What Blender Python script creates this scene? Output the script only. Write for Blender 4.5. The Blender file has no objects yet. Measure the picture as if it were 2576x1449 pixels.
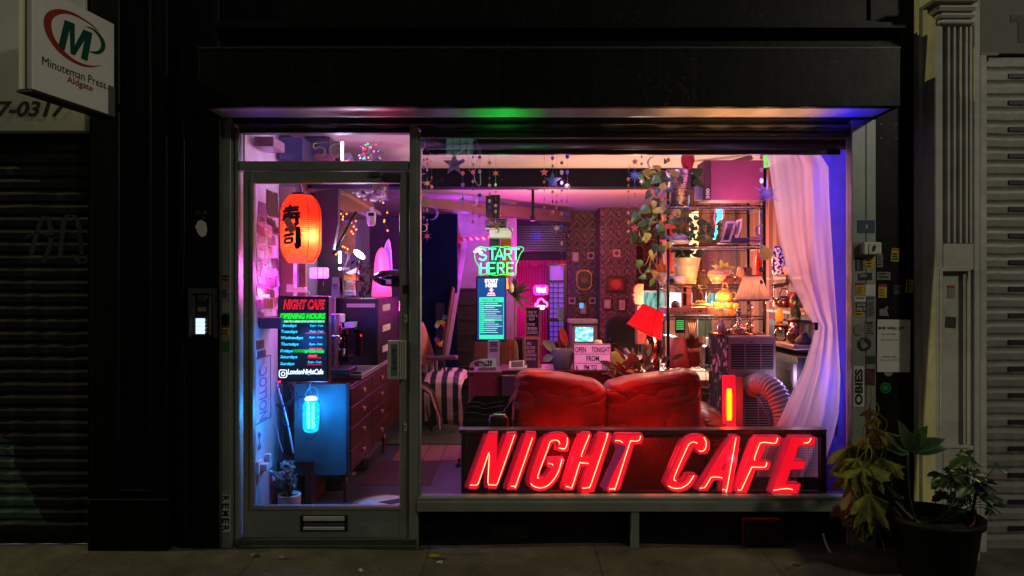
import bpy, math, random
from mathutils import Vector, Matrix, noise
from mathutils.geometry import tessellate_polygon
random.seed(7)
F = 1779.0; CY = -3.85; CZ = 1.42
def sc(y): return (y - CY) / F
def PX(px, y): return (px - 1288) * sc(y)
def PZ(py, y): return CZ - (py - 724) * sc(y)
def PT(px, py, y): return Vector((PX(px, y), y, PZ(py, y)))
def col(h, a=1.0):
    if isinstance(h, (tuple, list)): return (*h[:3], 1.0)
    h = h.lstrip('#'); v = [int(h[i:i+2], 16)/255 for i in (0, 2, 4)]
    return tuple((x/12.92 if x <= 0.04045 else ((x+0.055)/1.055)**2.4) for x in v) + (1.0,)
C = bpy.context.scene.collection
# ---------------------------------------------------------------- materials
class NT:
    def __init__(s, m):
        m.use_nodes = True; s.t = m.node_tree; s.t.nodes.clear(); s.out = s.t.nodes.new('ShaderNodeOutputMaterial')
    def n(s, ty, props=None, **ins):
        nd = s.t.nodes.new('ShaderNode' + ty)
        for k, v in (props or {}).items(): setattr(nd, k, v)
        for k, v in ins.items():
            k = k.replace('_', ' ')
            key = int(k[1:]) if k[0] == 'i' and k[1:].isdigit() else k
            if isinstance(v, bpy.types.NodeSocket): s.t.links.new(v, nd.inputs[key])
            else: nd.inputs[key].default_value = v
        return nd
    def m(s, op, a, b=0.0, c=None):
        kw = dict(i0=a, i1=b)
        if c is not None: kw['i2'] = c
        return s.n('Math', {'operation': op}, **kw).outputs[0]
    def ramp(s, fac, stops, interp='LINEAR'):
        nd = s.n('ValToRGB', None, Fac=fac); r = nd.color_ramp; r.interpolation = interp
        while len(r.elements) < len(stops): r.elements.new(0.5)
        for e, (p, c) in zip(r.elements, stops): e.position = p; e.color = c
        return nd.outputs[0]
    def mix(s, fac, a, b, blend='MIX'):
        nd = s.t.nodes.new('ShaderNodeMix'); nd.data_type = 'RGBA'; nd.blend_type = blend
        for i, v in ((0, fac), (6, a), (7, b)):
            if isinstance(v, bpy.types.NodeSocket): s.t.links.new(v, nd.inputs[i])
            else: nd.inputs[i].default_value = v
        return nd.outputs[2]
    def end(s, sh): s.t.links.new(sh, s.out.inputs[0])
MC = {}
def mat(name, c, rough=0.6, metal=0.0, var=0.18, scale=9.0, bump=0.15, bs=60.0, spec=0.5, dirt=0.0, coat=0.0, sheen=0.0, stretch=None, trans=0.0, chips=None, leafy=0):
    if name in MC: return MC[name]
    m = bpy.data.materials.new(name); t = NT(m); c = col(c)
    tc = t.n('TexCoord').outputs['Object']
    if stretch: tc = t.n('Mapping', None, Vector=tc, Scale=stretch).outputs[0]
    n1 = t.n('TexNoise', None, Vector=tc, Scale=scale, Detail=5.0, Roughness=0.6).outputs[0]
    dk = tuple(x*(1-var) for x in c[:3])+(1,); lt = tuple(min(1, x*(1+var)) for x in c[:3])+(1,)
    cc = t.ramp(n1, [(0.3, dk), (0.7, lt)])
    if dirt:
        n2 = t.n('TexNoise', None, Vector=tc, Scale=scale*0.35, Detail=8.0, Roughness=0.7).outputs[0]
        f = t.ramp(n2, [(0.45, (0, 0, 0, 1)), (0.62, (dirt, dirt, dirt, 1))])
        cc = t.mix(f, cc, tuple(x*0.35 for x in c[:3])+(1,))
    if chips:
        n4 = t.n('TexNoise', None, Vector=tc, Scale=38.0, Detail=6.0, Roughness=0.8).outputs[0]; n5 = t.n('TexNoise', None, Vector=tc, Scale=2.3, Detail=3.0).outputs[0]
        n6 = t.n('TexNoise', None, Vector=t.n('Mapping', None, Vector=tc, Scale=(40, 40, 1.1)).outputs[0], Scale=1.0, Detail=4.0).outputs[0]
        f = t.ramp(t.m('ADD', t.m('MULTIPLY', n4, 0.8), t.m('MULTIPLY', n5, 0.35)), [(0.70, (0, 0, 0, 1)), (0.73, (1, 1, 1, 1))])
        cc = t.mix(t.ramp(n6, [(0.5, (0, 0, 0, 1)), (0.75, (0.5, 0.5, 0.5, 1))]), cc, tuple(x*0.35+y*0.65 for x, y in zip(col(chips)[:3], c[:3]))+(1,))
        cc = t.mix(f, cc, col(chips))
    p = t.n('BsdfPrincipled', None, Base_Color=cc, Metallic=metal)
    p.inputs['Specular IOR Level'].default_value = spec
    rr = t.n('MapRange', None, Value=n1, i3=max(0.02, rough-0.12), i4=min(1, rough+0.12)).outputs[0]
    t.t.links.new(rr, p.inputs['Roughness'])
    if coat: p.inputs['Coat Weight'].default_value = coat; p.inputs['Coat Roughness'].default_value = 0.15
    if sheen: p.inputs['Sheen Weight'].default_value = sheen
    if trans: p.inputs['Transmission Weight'].default_value = trans
    if bump:
        n3 = t.n('TexNoise', None, Vector=tc, Scale=bs, Detail=4.0).outputs[0]
        b = t.n('Bump', None, Strength=bump, Distance=0.01, Height=n3).outputs[0]
        t.t.links.new(b, p.inputs['Normal'])
    o = p.outputs[0]
    if leafy: o = t.n('MixShader', None, i0=leafy, i1=o, i2=t.n('BsdfTranslucent', None, Color=cc).outputs[0]).outputs[0]
    t.end(o); MC[name] = m; return m
def emi(name, c, s, base=None, light=False):
    if name in MC: return MC[name]
    m = bpy.data.materials.new(name); t = NT(m)
    p = t.n('BsdfPrincipled', None, Base_Color=col(base or c), Roughness=0.4)
    p.inputs['Emission Color'].default_value = col(c); p.inputs['Emission Strength'].default_value = s
    t.end(p.outputs[0])
    if not light: m.cycles.emission_sampling = 'NONE'
    MC[name] = m; return m
def glass(name, tint='#ffffff', gl=0.06, dirt=0.03, rough=0.0):
    if name in MC: return MC[name]
    m = bpy.data.materials.new(name); t = NT(m)
    tr = t.n('BsdfTransparent', None, Color=col(tint)).outputs[0]
    g = t.n('BsdfGlossy', None, Color=(1, 1, 1, 1), Roughness=max(rough, 0.02)).outputs[0]
    fr = t.n('Fresnel', None, IOR=1.45).outputs[0]
    s = t.n('MixShader', None, i0=t.m('MULTIPLY', fr, gl/0.04), i1=tr, i2=g).outputs[0]
    if dirt:
        tc = t.n('TexCoord').outputs['Object']
        n = t.n('TexNoise', None, Vector=tc, Scale=3.0, Detail=9.0, Roughness=0.75).outputs[0]
        f = t.ramp(n, [(0.5, (0, 0, 0, 1)), (0.8, (dirt*3,)*3+(1,))])
        v = t.n('TexVoronoi', None, Vector=tc, Scale=70.0).outputs[0]
        f2 = t.ramp(v, [(0.0, (0.5, 0.5, 0.5, 1)), (0.06, (0, 0, 0, 1))])
        f = t.m('ADD', f, t.m('MULTIPLY', f2, dirt*6))
        d = t.n('BsdfDiffuse', None, Color=(0.5, 0.5, 0.5, 1)).outputs[0]
        s = t.n('MixShader', None, i0=f, i1=s, i2=d).outputs[0]
    t.end(s); MC[name] = m; return m
def cloth(name, c, transp=0.3, transl=0.5, c2=None):
    if name in MC: return MC[name]
    m = bpy.data.materials.new(name); t = NT(m); c = col(c)
    tc = t.n('TexCoord').outputs['Object']
    w = t.n('TexNoise', None, Vector=t.n('Mapping', None, Vector=tc, Scale=(60, 60, 3)).outputs[0], Scale=1.0, Detail=3.0).outputs[0]
    cc = t.mix(w, tuple(x*0.92 for x in c[:3])+(1,), c)
    d = t.n('BsdfDiffuse', None, Color=cc).outputs[0]; l = t.n('BsdfTranslucent', None, Color=cc).outputs[0]
    s = t.n('MixShader', None, i0=transl, i1=d, i2=l).outputs[0]
    if transp:
        tr = t.n('BsdfTransparent').outputs[0]
        lw = t.n('LayerWeight', None, Blend=0.35).outputs[1]
        f = t.m('MULTIPLY', t.m('SUBTRACT', 1.0, lw), transp)
        s = t.n('MixShader', None, i0=f, i1=s, i2=tr).outputs[0]
    t.end(s); MC[name] = m; return m
# ---------------------------------------------------------------- mesh builder
class B:
    def __init__(s): s.v = []; s.f = []; s.mi = []; s.m = 0; s.M = None; s.sm = []; s.smooth = False
    def add(s, vs, fs, smooth=None):
        o = len(s.v)
        if s.M is not None: vs = [s.M @ Vector(v) for v in vs]
        s.v += [tuple(v) for v in vs]
        for f in fs: s.f.append([o+i for i in f]); s.mi.append(s.m); s.sm.append(s.smooth if smooth is None else smooth)
        return s
    def box(s, x0, x1, y0, y1, z0, z1, bev=0.0):
        if x0 > x1: x0, x1 = x1, x0
        if y0 > y1: y0, y1 = y1, y0
        if z0 > z1: z0, z1 = z1, z0
        if bev <= 0 or bev*2.2 > min(x1-x0, y1-y0, z1-z0):
            return s.add([(x0,y0,z0),(x1,y0,z0),(x1,y1,z0),(x0,y1,z0),(x0,y0,z1),(x1,y0,z1),(x1,y1,z1),(x0,y1,z1)],
                [(0,3,2,1),(4,5,6,7),(0,1,5,4),(1,2,6,5),(2,3,7,6),(3,0,4,7)], False)
        vs = []; b = bev
        X = (x0, x1); Y = (y0, y1); Z = (z0, z1); ix = {}
        for i in (0,1):
            for j in (0,1):
                for k in (0,1):
                    dx = b if i == 0 else -b; dy = b if j == 0 else -b; dz = b if k == 0 else -b
                    ix[i,j,k,'x'] = len(vs); vs.append((X[i], Y[j]+dy, Z[k]+dz))
                    ix[i,j,k,'y'] = len(vs); vs.append((X[i]+dx, Y[j], Z[k]+dz))
                    ix[i,j,k,'z'] = len(vs); vs.append((X[i]+dx, Y[j]+dy, Z[k]))
        fs = []
        for i in (0,1):
            fs.append([ix[i,0,0,'x'],ix[i,1,0,'x'],ix[i,1,1,'x'],ix[i,0,1,'x']])
            fs.append([ix[0,i,0,'y'],ix[1,i,0,'y'],ix[1,i,1,'y'],ix[0,i,1,'y']])
            fs.append([ix[0,0,i,'z'],ix[1,0,i,'z'],ix[1,1,i,'z'],ix[0,1,i,'z']])
            for j in (0,1):
                fs.append([ix[0,i,j,'y'],ix[1,i,j,'y'],ix[1,i,j,'z'],ix[0,i,j,'z']])
                fs.append([ix[i,0,j,'x'],ix[i,1,j,'x'],ix[i,1,j,'z'],ix[i,0,j,'z']])
                fs.append([ix[i,j,0,'x'],ix[i,j,1,'x'],ix[i,j,1,'y'],ix[i,j,0,'y']])
                for k in (0,1): fs.append([ix[i,j,k,'x'],ix[i,j,k,'y'],ix[i,j,k,'z']])
        return s.add(vs, fs, False)
    def pb(s, a, b, c, d, y, dep, bev=0.0):
        return s.box(PX(a, y), PX(c, y), y, y+dep, PZ(d, y), PZ(b, y), bev)
    def quad(s, *p): return s.add(p, [tuple(range(len(p)))])
    def tube(s, pts, r, n=6, cap=True, closed=False):
        pts = [Vector(p) for p in pts]; N = len(pts); vs = []; fs = []
        if N < 2: return s
        rr = r if isinstance(r, (list, tuple)) else [r]*N
        up = None
        for i, p in enumerate(pts):
            if closed: d = pts[(i+1) % N]-pts[i-1]
            else: d = (pts[min(i+1, N-1)]-pts[max(i-1, 0)])
            if d.length < 1e-9: d = Vector((0, 0, 1))
            d.normalize()
            if up is None:
                up = d.orthogonal()
            up = (up - d*up.dot(d))
            if up.length < 1e-6: up = d.orthogonal()
            up.normalize(); w = d.cross(up)
            for k in range(n):
                a = 2*math.pi*k/n; vs.append(p+(up*math.cos(a)+w*math.sin(a))*rr[i])
        for i in range(N if closed else N-1):
            for k in range(n):
                j = (i+1) % N
                fs.append((i*n+k, i*n+(k+1) % n, j*n+(k+1) % n, j*n+k))
        if cap and not closed: fs += [tuple(range(n))[::-1], tuple((N-1)*n+k for k in range(n))]
        return s.add(vs, fs, True)
    def pt(s, pts, r, y=0.0, n=6, closed=False, sub=0):
        P = [PT(p[0], p[1], p[2] if len(p) > 2 else y) for p in pts]
        if sub: P = smooth_path(P, sub)
        return s.tube(P, r, n, closed=closed)
    def lathe(s, c, prof, n=24, sx=1.0, sy=1.0, wob=None, smooth=True):
        c = Vector(c); vs = []; fs = []
        for i, (r, z) in enumerate(prof):
            for k in range(n):
                a = 2*math.pi*k/n; q = r*(wob(a, z) if wob else 1)
                vs.append(c+Vector((math.cos(a)*q*sx, math.sin(a)*q*sy, z)))
        for i in range(len(prof)-1):
            for k in range(n): fs.append((i*n+k, i*n+(k+1) % n, (i+1)*n+(k+1) % n, (i+1)*n+k))
        if prof[0][0] > 1e-4: fs.append(tuple(range(n))[::-1])
        if prof[-1][0] > 1e-4: fs.append(tuple((len(prof)-1)*n+k for k in range(n)))
        return s.add(vs, fs, smooth)
    def pl(s, px, y, prof, n=24, wob=None, sy=1.0, smooth=True):
        k = sc(y); return s.lathe((PX(px, y), y, 0), [(r*k, PZ(py, y)) for r, py in prof], n, wob=wob, sy=sy, smooth=smooth)
    def sphere(s, c, r, n=12, sx=1, sy=1, sz=1):
        return s.lathe(Vector(c), [(math.sin(math.pi*i/8)*r*1.0+1e-5, -math.cos(math.pi*i/8)*r*sz) for i in range(9)], n, sx, sy)
    def poly(s, loops, y, th, px=True):
        """loops of px points -> prism from y to y+th"""
        if not isinstance(loops[0][0], (tuple, list)): loops = [loops]
        L = [[(PX(a, y), PZ(b, y)) if px else (a, b) for a, b in lp] for lp in loops]
        tri = tessellate_polygon([[Vector((a, 0, b)) for a, b in lp] for lp in L])
        flat = [p for lp in L for p in lp]; n = len(flat)
        vs = [(a, y, b) for a, b in flat]+[(a, y+th, b) for a, b in flat]
        fs = [tuple(t) for t in tri]+[tuple(n+i for i in t[::-1]) for t in tri]
        o = 0
        for lp in L:
            k = len(lp)
            for i in range(k): j = (i+1) % k; fs.append((o+i, o+j, n+o+j, n+o+i))
            o += k
        return s.add(vs, fs, False)
    def grid(s, nu, nv, fn, smooth=True, th=0.0):
        vs = [fn(i/nu, j/nv) for j in range(nv+1) for i in range(nu+1)]
        fs = [(j*(nu+1)+i, j*(nu+1)+i+1, (j+1)*(nu+1)+i+1, (j+1)*(nu+1)+i) for j in range(nv) for i in range(nu)]
        return s.add(vs, fs, smooth)
    def cyl(s, p0, p1, r, n=16): return s.tube([p0, p1], r, n)
    def disc(s, px, py, r, y, th=0.001, n=16, rx=None):
        rx = rx or r
        return s.poly([(px+rx*math.cos(2*math.pi*i/n), py+r*math.sin(2*math.pi*i/n)) for i in range(n)], y, th)
    def text(s, st, a, b, c, d, y, th=0.0006, bold=0.0, shear=0.0, rot=0, M=None):
        """text filled into the px rect a,b - c,d ; rot in quarter turns"""
        vs, fs = glyphs(st, bold, shear)
        if rot: 
            for _ in range(rot % 4): vs = [(-q, p) for p, q in vs]
        mx = min(v[0] for v in vs); Mx = max(v[0] for v in vs); mz = min(v[1] for v in vs); Mz = max(v[1] for v in vs)
        x0, x1, z0, z1 = PX(a, y), PX(c, y), PZ(d, y), PZ(b, y)
        if M: x0, z1, x1, z0 = a, b, c, d
        out = [(x0+(p-mx)/(Mx-mx+1e-9)*(x1-x0), y, z0+(q-mz)/(Mz-mz+1e-9)*(z1-z0)) for p, q in vs]
        s.add(out, fs, False); return s
    def sup(s, c, r, e=0.5, nu=32, nv=20, disp=None):
        def sg(w, m): return math.copysign(abs(w)**m, w)
        def fn(u, v):
            a = 2*math.pi*u; b = math.pi*(v-0.5)
            p = Vector((sg(math.cos(b), e)*sg(math.cos(a), e), sg(math.cos(b), e)*sg(math.sin(a), e), sg(math.sin(b), e)))
            q = Vector((p.x*r[0], p.y*r[1], p.z*r[2]))
            if disp: q = disp(q, p)
            return Vector(c)+q
        return s.grid(nu, nv, fn)
    def leaf(s, base, d, up, L, W, kind='oval', fold=0.25, curl=0.3, n=6):
        base = Vector(base); d = Vector(d).normalized(); up = Vector(up); up = (up-d*up.dot(d)).normalized(); w = d.cross(up)
        vs = []; fs = []
        for i in range(n+1):
            t = i/n
            if kind == 'heart': ww = W*0.5*(math.sin(math.pi*min(1, t**0.55*1.0))**0.8 if t < 1 else 0)
            elif kind == 'lance': ww = W*0.5*math.sin(math.pi*t**0.8)**0.9
            else: ww = W*0.5*math.sin(math.pi*t)**0.75 if 0 < t < 1 else 0.0005
            c = base+d*(L*t)-up*(curl*L*t*t)
            vs += [c+w*ww+up*(fold*ww), c, c-w*ww+up*(fold*ww)]
        for i in range(n):
            a = i*3; fs += [(a, a+1, a+4, a+3), (a+1, a+2, a+5, a+4)]
        return s.add(vs, fs, True)
    def palm(s, base, d, up, R, lobes=7, spread=2.4, W=0.32, curl=0.3, base_r=0.18):
        """a lobed leaf as one toothed blade"""
        base = Vector(base); d = Vector(d).normalized(); up = Vector(up); up = (up-d*up.dot(d)).normalized(); w = d.cross(up)
        ring = []
        for i in range(lobes):
            a = (i/(lobes-1)-0.5)*spread; ln = R*(1-0.35*abs(i/(lobes-1)-0.5)*2)*random.uniform(0.88, 1.1)
            h = spread/(lobes-1)*0.5
            ring += [(a-h, R*0.52), (a-h*0.78, ln*0.72), (a-h*0.6, ln*0.7), (a-h*0.36, ln*0.9), (a-h*.2, ln*.88), (a, ln), (a+h*0.26, ln*0.87), (a+h*0.5, ln*0.84), (a+h*0.62, ln*0.68), (a+h*.85, ln*.66)]
        ring.append((spread*0.5+spread/(lobes-1)*0.5, R*0.3))
        def P(a, r):
            return base+(d*math.cos(a)+w*math.sin(a))*r-up*(curl*r*r/R)+up*(0.12*r*math.sin(a*lobes*2))
        vs = [base]+[P(a, r) for a, r in ring]+[P(a, r*0.5) for a, r in ring]
        n = len(ring); fs = []
        for i in range(n-1):
            fs.append((0, 1+n+i, 1+n+i+1)); fs.append((1+n+i, 1+i, 2+i, 2+n+i))
        return s.add(vs, fs, True)
    def build(s, name, mats, parent=None, label=None, cat=None, group=None, kind=None, auto=False):
        me = bpy.data.meshes.new(name); me.from_pydata(s.v, [], s.f)
        if not isinstance(mats, (list, tuple)): mats = [mats]
        for m in mats: me.materials.append(m)
        for p, mi, sm in zip(me.polygons, s.mi, s.sm): p.material_index = min(mi, len(mats)-1); p.use_smooth = sm
        me.update(); me.validate()
        ob = bpy.data.objects.new(name, me)
        if label: ob['label'] = label
        if cat: ob['category'] = cat
        if group: ob['group'] = group
        if kind: ob['kind'] = kind
        C.objects.link(ob)
        if parent is not None: KIDS.setdefault(parent.name, []).append(ob); PAR[ob.name] = parent.name
        ALL.append(ob); return ob
KIDS = {}; PAR = {}; ALL = []
GC = {}
def glyphs(st, bold, shear):
    k = (st, bold, shear)
    if k in GC: return GC[k]
    cu = bpy.data.curves.new('t', 'FONT'); cu.body = st; cu.offset = bold; cu.shear = shear; cu.resolution_u = 3; cu.fill_mode = 'FRONT'
    ob = bpy.data.objects.new('t', cu); C.objects.link(ob)
    dg = bpy.context.evaluated_depsgraph_get(); me = bpy.data.meshes.new_from_object(ob.evaluated_get(dg))
    r = ([(v.co.x, v.co.y) for v in me.vertices], [tuple(p.vertices) for p in me.polygons])
    bpy.data.objects.remove(ob); bpy.data.curves.remove(cu); bpy.data.meshes.remove(me)
    GC[k] = r; return r
def smooth_path(P, sub=4):
    P = [Vector(p) for p in P]
    if len(P) < 3: return P
    out = []
    for i in range(len(P)-1):
        p0 = P[max(i-1, 0)]; p1 = P[i]; p2 = P[i+1]; p3 = P[min(i+2, len(P)-1)]
        for k in range(sub):
            t = k/sub
            out.append(0.5*((2*p1)+(p2-p0)*t+(2*p0-5*p1+4*p2-p3)*t*t+(3*p1-p0-3*p2+p3)*t**3))
    out.append(P[-1]); return out
def thing(name, label, cat, group=None):
    o = bpy.data.objects.new(name, None); o.empty_display_size = 0.05; C.objects.link(o)
    o['label'] = label; o['category'] = cat
    if group: o['group'] = group
    KIDS.setdefault(o.name, []); ALL.append(o); return o
def one(name, b, mats, label, cat, group=None): return b.build(name, mats, None, label, cat, group)
def bounds(o):
    pts = [v.co for v in o.data.vertices] if o.type == 'MESH' else []
    for k in KIDS.get(o.name, []): pts = list(pts)+bounds(k)
    if len(pts) > 2:
        xs = [p[0] for p in pts]; ys = [p[1] for p in pts]; zs = [p[2] for p in pts]
        a, b = Vector((min(xs), min(ys), min(zs))), Vector((max(xs), max(ys), max(zs)))
        return [a, b]
    return list(pts)
def place(o, pb):
    bb = bounds(o)
    if not bb: return
    base = Vector(((bb[0][0]+bb[-1][0])/2, (bb[0][1]+bb[-1][1])/2, min(bb[0][2], bb[-1][2])))
    kids = KIDS.get(o.name, [])
    for k in kids: place(k, base)
    if o.type == 'MESH': o.data.transform(Matrix.Translation(-base))
    o.location = base-pb
    for k in kids: k.parent = o
def finalize():
    for o in ALL:
        if o.name not in PAR: place(o, Vector((0, 0, 0)))
def light(kind, p, c, e, r=0.05, name='lamp_or_fill_light', **kw):
    l = bpy.data.lights.new(name, kind); l.energy = e; l.color = col(c)[:3]
    if kind in ('POINT', 'SPOT'): l.shadow_soft_size = r
    o = bpy.data.objects.new(name, l); o.location = p; C.objects.link(o)
    for k, v in kw.items():
        if k == 'rot': o.rotation_euler = [math.radians(a) for a in v]
        else: setattr(l, k, v)
    o['kind'] = 'helper'
    return o
# ================================================================ shared materials
ALU = mat('aluminium_frame', '#8a918a', 0.45, 0.35, var=0.12, scale=6, bump=0.06, dirt=0.25)
ALUD = mat('aluminium_dark', '#4a4d49', 0.5, 0.3, var=0.15, dirt=0.3)
STEEL = mat('steel', '#c4c6bf', 0.35, 0.25, var=0.1, scale=20, bump=0.05)
CHROME = mat('chrome', '#d8d8d8', 0.12, 1.0, var=0.05, bump=0.0)
BLKP = mat('black_paint', '#080808', 0.45, 0, var=0.3, scale=3, bump=0.15, bs=14, dirt=0.4, spec=0.14, chips='#34322c')
BLKM = mat('black_plastic', '#0c0c0d', 0.35, 0, var=0.2, bump=0.05)
WHT = mat('white_plastic', '#d2d0c8', 0.45, 0, var=0.08, bump=0.05)
CREAM = mat('cream_render', '#b2b0a6', 0.7, 0, var=0.14, scale=4, bump=0.25, bs=25, dirt=0.6)
PAPER = mat('paper_white', '#c9c7c0', 0.85, 0, var=0.06, bump=0.03)
PAPERL = mat('paper_light', '#bcbcb4', 0.85, 0, var=0.08, bump=0.03)
PAPERG = mat('paper_grey', '#7a7b74', 0.85, 0, var=0.2, scale=60, bump=0.03)
YEL = mat('yellow_paper', '#b7a021', 0.8, 0, var=0.15, scale=40)
INK = mat('black_ink', '#0b0b0b', 0.6, 0, bump=0)
REDP = mat('red_ink', '#8c1a18', 0.6, 0, bump=0)
GRN = mat('green_sticker', '#1e6a34', 0.6, 0, var=0.2)
BLUP = mat('blue_sticker', '#20415f', 0.6, 0, var=0.2)
# ---------------------------------------------------------------- ground
def pavement_mat():
    m = bpy.data.materials.new('pavement'); t = NT(m)
    tc = t.n('TexCoord').outputs['Object']
    n1 = t.n('TexNoise', None, Vector=tc, Scale=2.2, Detail=8.0, Roughness=0.7).outputs[0]
    n2 = t.n('TexNoise', None, Vector=tc, Scale=120.0, Detail=3.0).outputs[0]
    c = t.ramp(n1, [(0.3, col('#3c3832')), (0.52, col('#605a51')), (0.72, col('#7f786c'))])
    c = t.mix(0.5, c, t.ramp(n2, [(0.35, (0.3, 0.3, 0.3, 1)), (0.7, (1, 1, 1, 1))]), 'MULTIPLY')
    br = t.n('TexBrick', None, Vector=tc, Scale=1.0, Color1=(1,1,1,1), Color2=(0.85,0.85,0.85,1), Mortar=(0.3,0.3,0.3,1))
    br.inputs['Mortar Size'].default_value = 0.006; br.inputs['Brick Width'].default_value = 0.9; br.inputs['Row Height'].default_value = 0.62
    c = t.mix(0.7, c, br.outputs[0], 'MULTIPLY')
    vg = t.n('TexVoronoi', None, Vector=tc, Scale=7.0, Randomness=1.0).outputs[0]
    c = t.mix(t.ramp(vg, [(0.05, (0.8, 0.8, 0.8, 1)), (0.075, (0, 0, 0, 1))]), c, (0.015, 0.014, 0.012, 1))
    n7 = t.n('TexNoise', None, Vector=tc, Scale=45.0, Detail=2.0).outputs[0]
    c = t.mix(t.ramp(n7, [(0.70, (0, 0, 0, 1)), (0.73, (0.6, 0.6, 0.6, 1))]), c, col('#8a8478'))
    h = t.m('ADD', t.m('MULTIPLY', n2, 0.6), n1)
    bp = t.n('Bump', None, Strength=0.6, Distance=0.01, Height=h).outputs[0]
    t.end(t.n('BsdfPrincipled', None, Base_Color=c, Roughness=0.75, Normal=bp).outputs[0]); return m
PAVE = pavement_mat()
b = B(); b.grid(60, 24, lambda u, v: (-9+18*u, -6+6.05*v, 0.012*noise.noise(Vector((u*20, v*9, 0)))+(0.018*max(0, v-0.9)*10)-0.012), True)
b.build('pavement', PAVE, kind='structure')
b = B(); b.box(-60, 60, -60, -6.0, -0.3, -0.14); b.build('road', mat('asphalt', '#2c2b29', 0.8, var=0.2, scale=30), kind='structure')
FLOORZ = 0.08
# ---------------------------------------------------------------- left neighbour
def corrug(b, x0, x1, ztop, zbot, y, pitch, amp, flat=0.35):
    n = int((ztop-zbot)/pitch); prof = []
    for i in range(n+1):
        z = ztop-i*pitch
        prof += [(z, y+amp), (z-pitch*0.10, y+amp*0.15), (z-pitch*0.30, y-amp*0.1), (z-pitch*0.75, y+amp*0.1), (z-pitch*0.92, y+amp*0.9)]
    prof.append((zbot, y+amp))
    prof = [p for p in prof if p[0] >= zbot-1e-6]
    vs = []; fs = []
    K = 14
    for z, yy in prof: vs += [(x0+(x1-x0)*j/K, yy+.007*noise.noise(Vector((j*.9, z*2.2, x0))), z+.004*noise.noise(Vector((j*.5, z*5, x0+9)))) for j in range(K+1)]
    for i in range(len(prof)-1): fs += [((K+1)*i+j, (K+1)*i+j+1, (K+1)*(i+1)+j+1, (K+1)*(i+1)+j) for j in range(K)]
    b.add(vs, [f[::-1] for f in fs], False)
def shutter_mat():
    m = bpy.data.materials.new('painted_shutter'); t = NT(m)
    tc = t.n('TexCoord').outputs['Object']; xyz = t.n('SeparateXYZ', None, Vector=tc)
    nz = t.n('TexNoise', None, Vector=tc, Scale=2.5, Detail=3.0).outputs[0]
    x = t.m('ADD', xyz.outputs[0], t.m('MULTIPLY', t.m('SUBTRACT', nz, 0.5), 0.28)); z = xyz.outputs[2]
    # green painted figure low on the left of the shutter
    lim = t.m('SUBTRACT', 0.14, t.m('MULTIPLY', z, 0.52))
    f = t.m('LESS_THAN', x, lim); f = t.m('MULTIPLY', f, t.m('LESS_THAN', z, 1.35)); f = t.m('MULTIPLY', f, t.m('GREATER_THAN', z, 0.12))
    n2 = t.n('TexNoise', None, Vector=tc, Scale=14.0, Detail=5.0).outputs[0]
    base = t.ramp(n2, [(0.3, col('#0a0908')), (0.7, col('#14120e'))])
    g = t.ramp(n2, [(0.3, col('#2c4434')), (0.7, col('#466450'))])
    c = t.mix(f, base, g)
    t.end(t.n('BsdfPrincipled', None, Base_Color=c, Roughness=0.8).outputs[0]); return m
y = 0.06
t = thing('roller_shutter', 'closed black roller shutter with green and blue paint, left of the black pillars', 'shutter')
b = B(); corrug(b, PX(-70, y), PX(229, y), PZ(352, y), 0.0, y, 32*sc(y), 0.022)
b.build('slats', shutter_mat(), t)
b = B(); b.pb(-70, 333, 229, 352, 0.03, 0.05); b.build('top_rail', BLKP, t)
b = B(); b.pb(-70, 1338, 229, 1358, 0.03, 0.04); b.build('bottom_rail', BLKP, t)
BLG = mat('faint_blue_spray', '#24343f', 0.5, var=0.5, scale=12)
b = B()
for pts in ([(78, 640), (100, 560), (118, 545), (128, 600), (108, 660)], [(150, 648), (160, 560), (176, 540), (196, 560), (204, 640)], [(60, 600), (95, 585), (140, 600)], [(186, 640), (205, 665), (226, 640)]):
    P = smooth_path([PT(a, c, 0.05) for a, c in pts], 5)
    for p, q in zip(P, P[1:]):
        w = 0.014; b.add([(p.x-w, 0.052, p.z), (p.x+w, 0.052, p.z), (q.x+w, 0.052, q.z), (q.x-w, 0.052, q.z)], [(0, 1, 2, 3)])
b.build('spray_tag', BLG, t, label='faint blue sprayed scrawl')
t = thing('sign_board', 'pale grey fascia board with black italic phone number above the shutter', 'sign board')
b = B(); b.pb(-70, -60, 212, 330, -0.03, 0.08, 0.004); b.build('board', mat('board_grey', '#d4d6cf', 0.5, var=0.08, scale=2, bump=0.05, dirt=0.12), t)
b = B(); b.text('7-0317', -8, 254, 171, 294, -0.033, bold=0.035, shear=0.25); b.build('phone_number', INK, t)
# black pillars between the shops
t = thing('black_wall', 'black painted timber pilasters and panels left of the grey shop frame', 'wall')
b = B(); b.box(PX(229, 0.05), PX(556, 0.05), 0.02, 0.5, 0, 4.2); b.build('backing', BLKP, t)
b = B(); b.pb(229, -300, 300, 1255, -0.03, 0.05, 0.006); b.pb(300, -300, 374, 1232, -0.012, 0.03)
b.pb(374, -300, 380, 1240, -0.035, 0.05, 0.003); b.pb(300, 1232, 380, 1240, -0.034, 0.05, 0.003); b.pb(380, -300, 420, 1255, -0.028, 0.045, 0.004)
b.pb(216, 1256, 424, 1262, -0.06, 0.09, 0.004); b.pb(219, 1262, 420, 1412, -0.05, 0.08, 0.006)
b.build('pilaster', BLKP, t)
b = B(); b.pb(483, -300, 551, 1408, -0.012, 0.04, 0.006); b.pb(448, -300, 483, 1408, 0.0, 0.03); b.build('pilaster', BLKP, t)
b = B(); b.pb(551, 290, 555.5, 1410, -0.02, 0.035, 0.002); b.build('edge_bead', mat('bead', '#3c3a33', 0.4), t)
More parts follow.
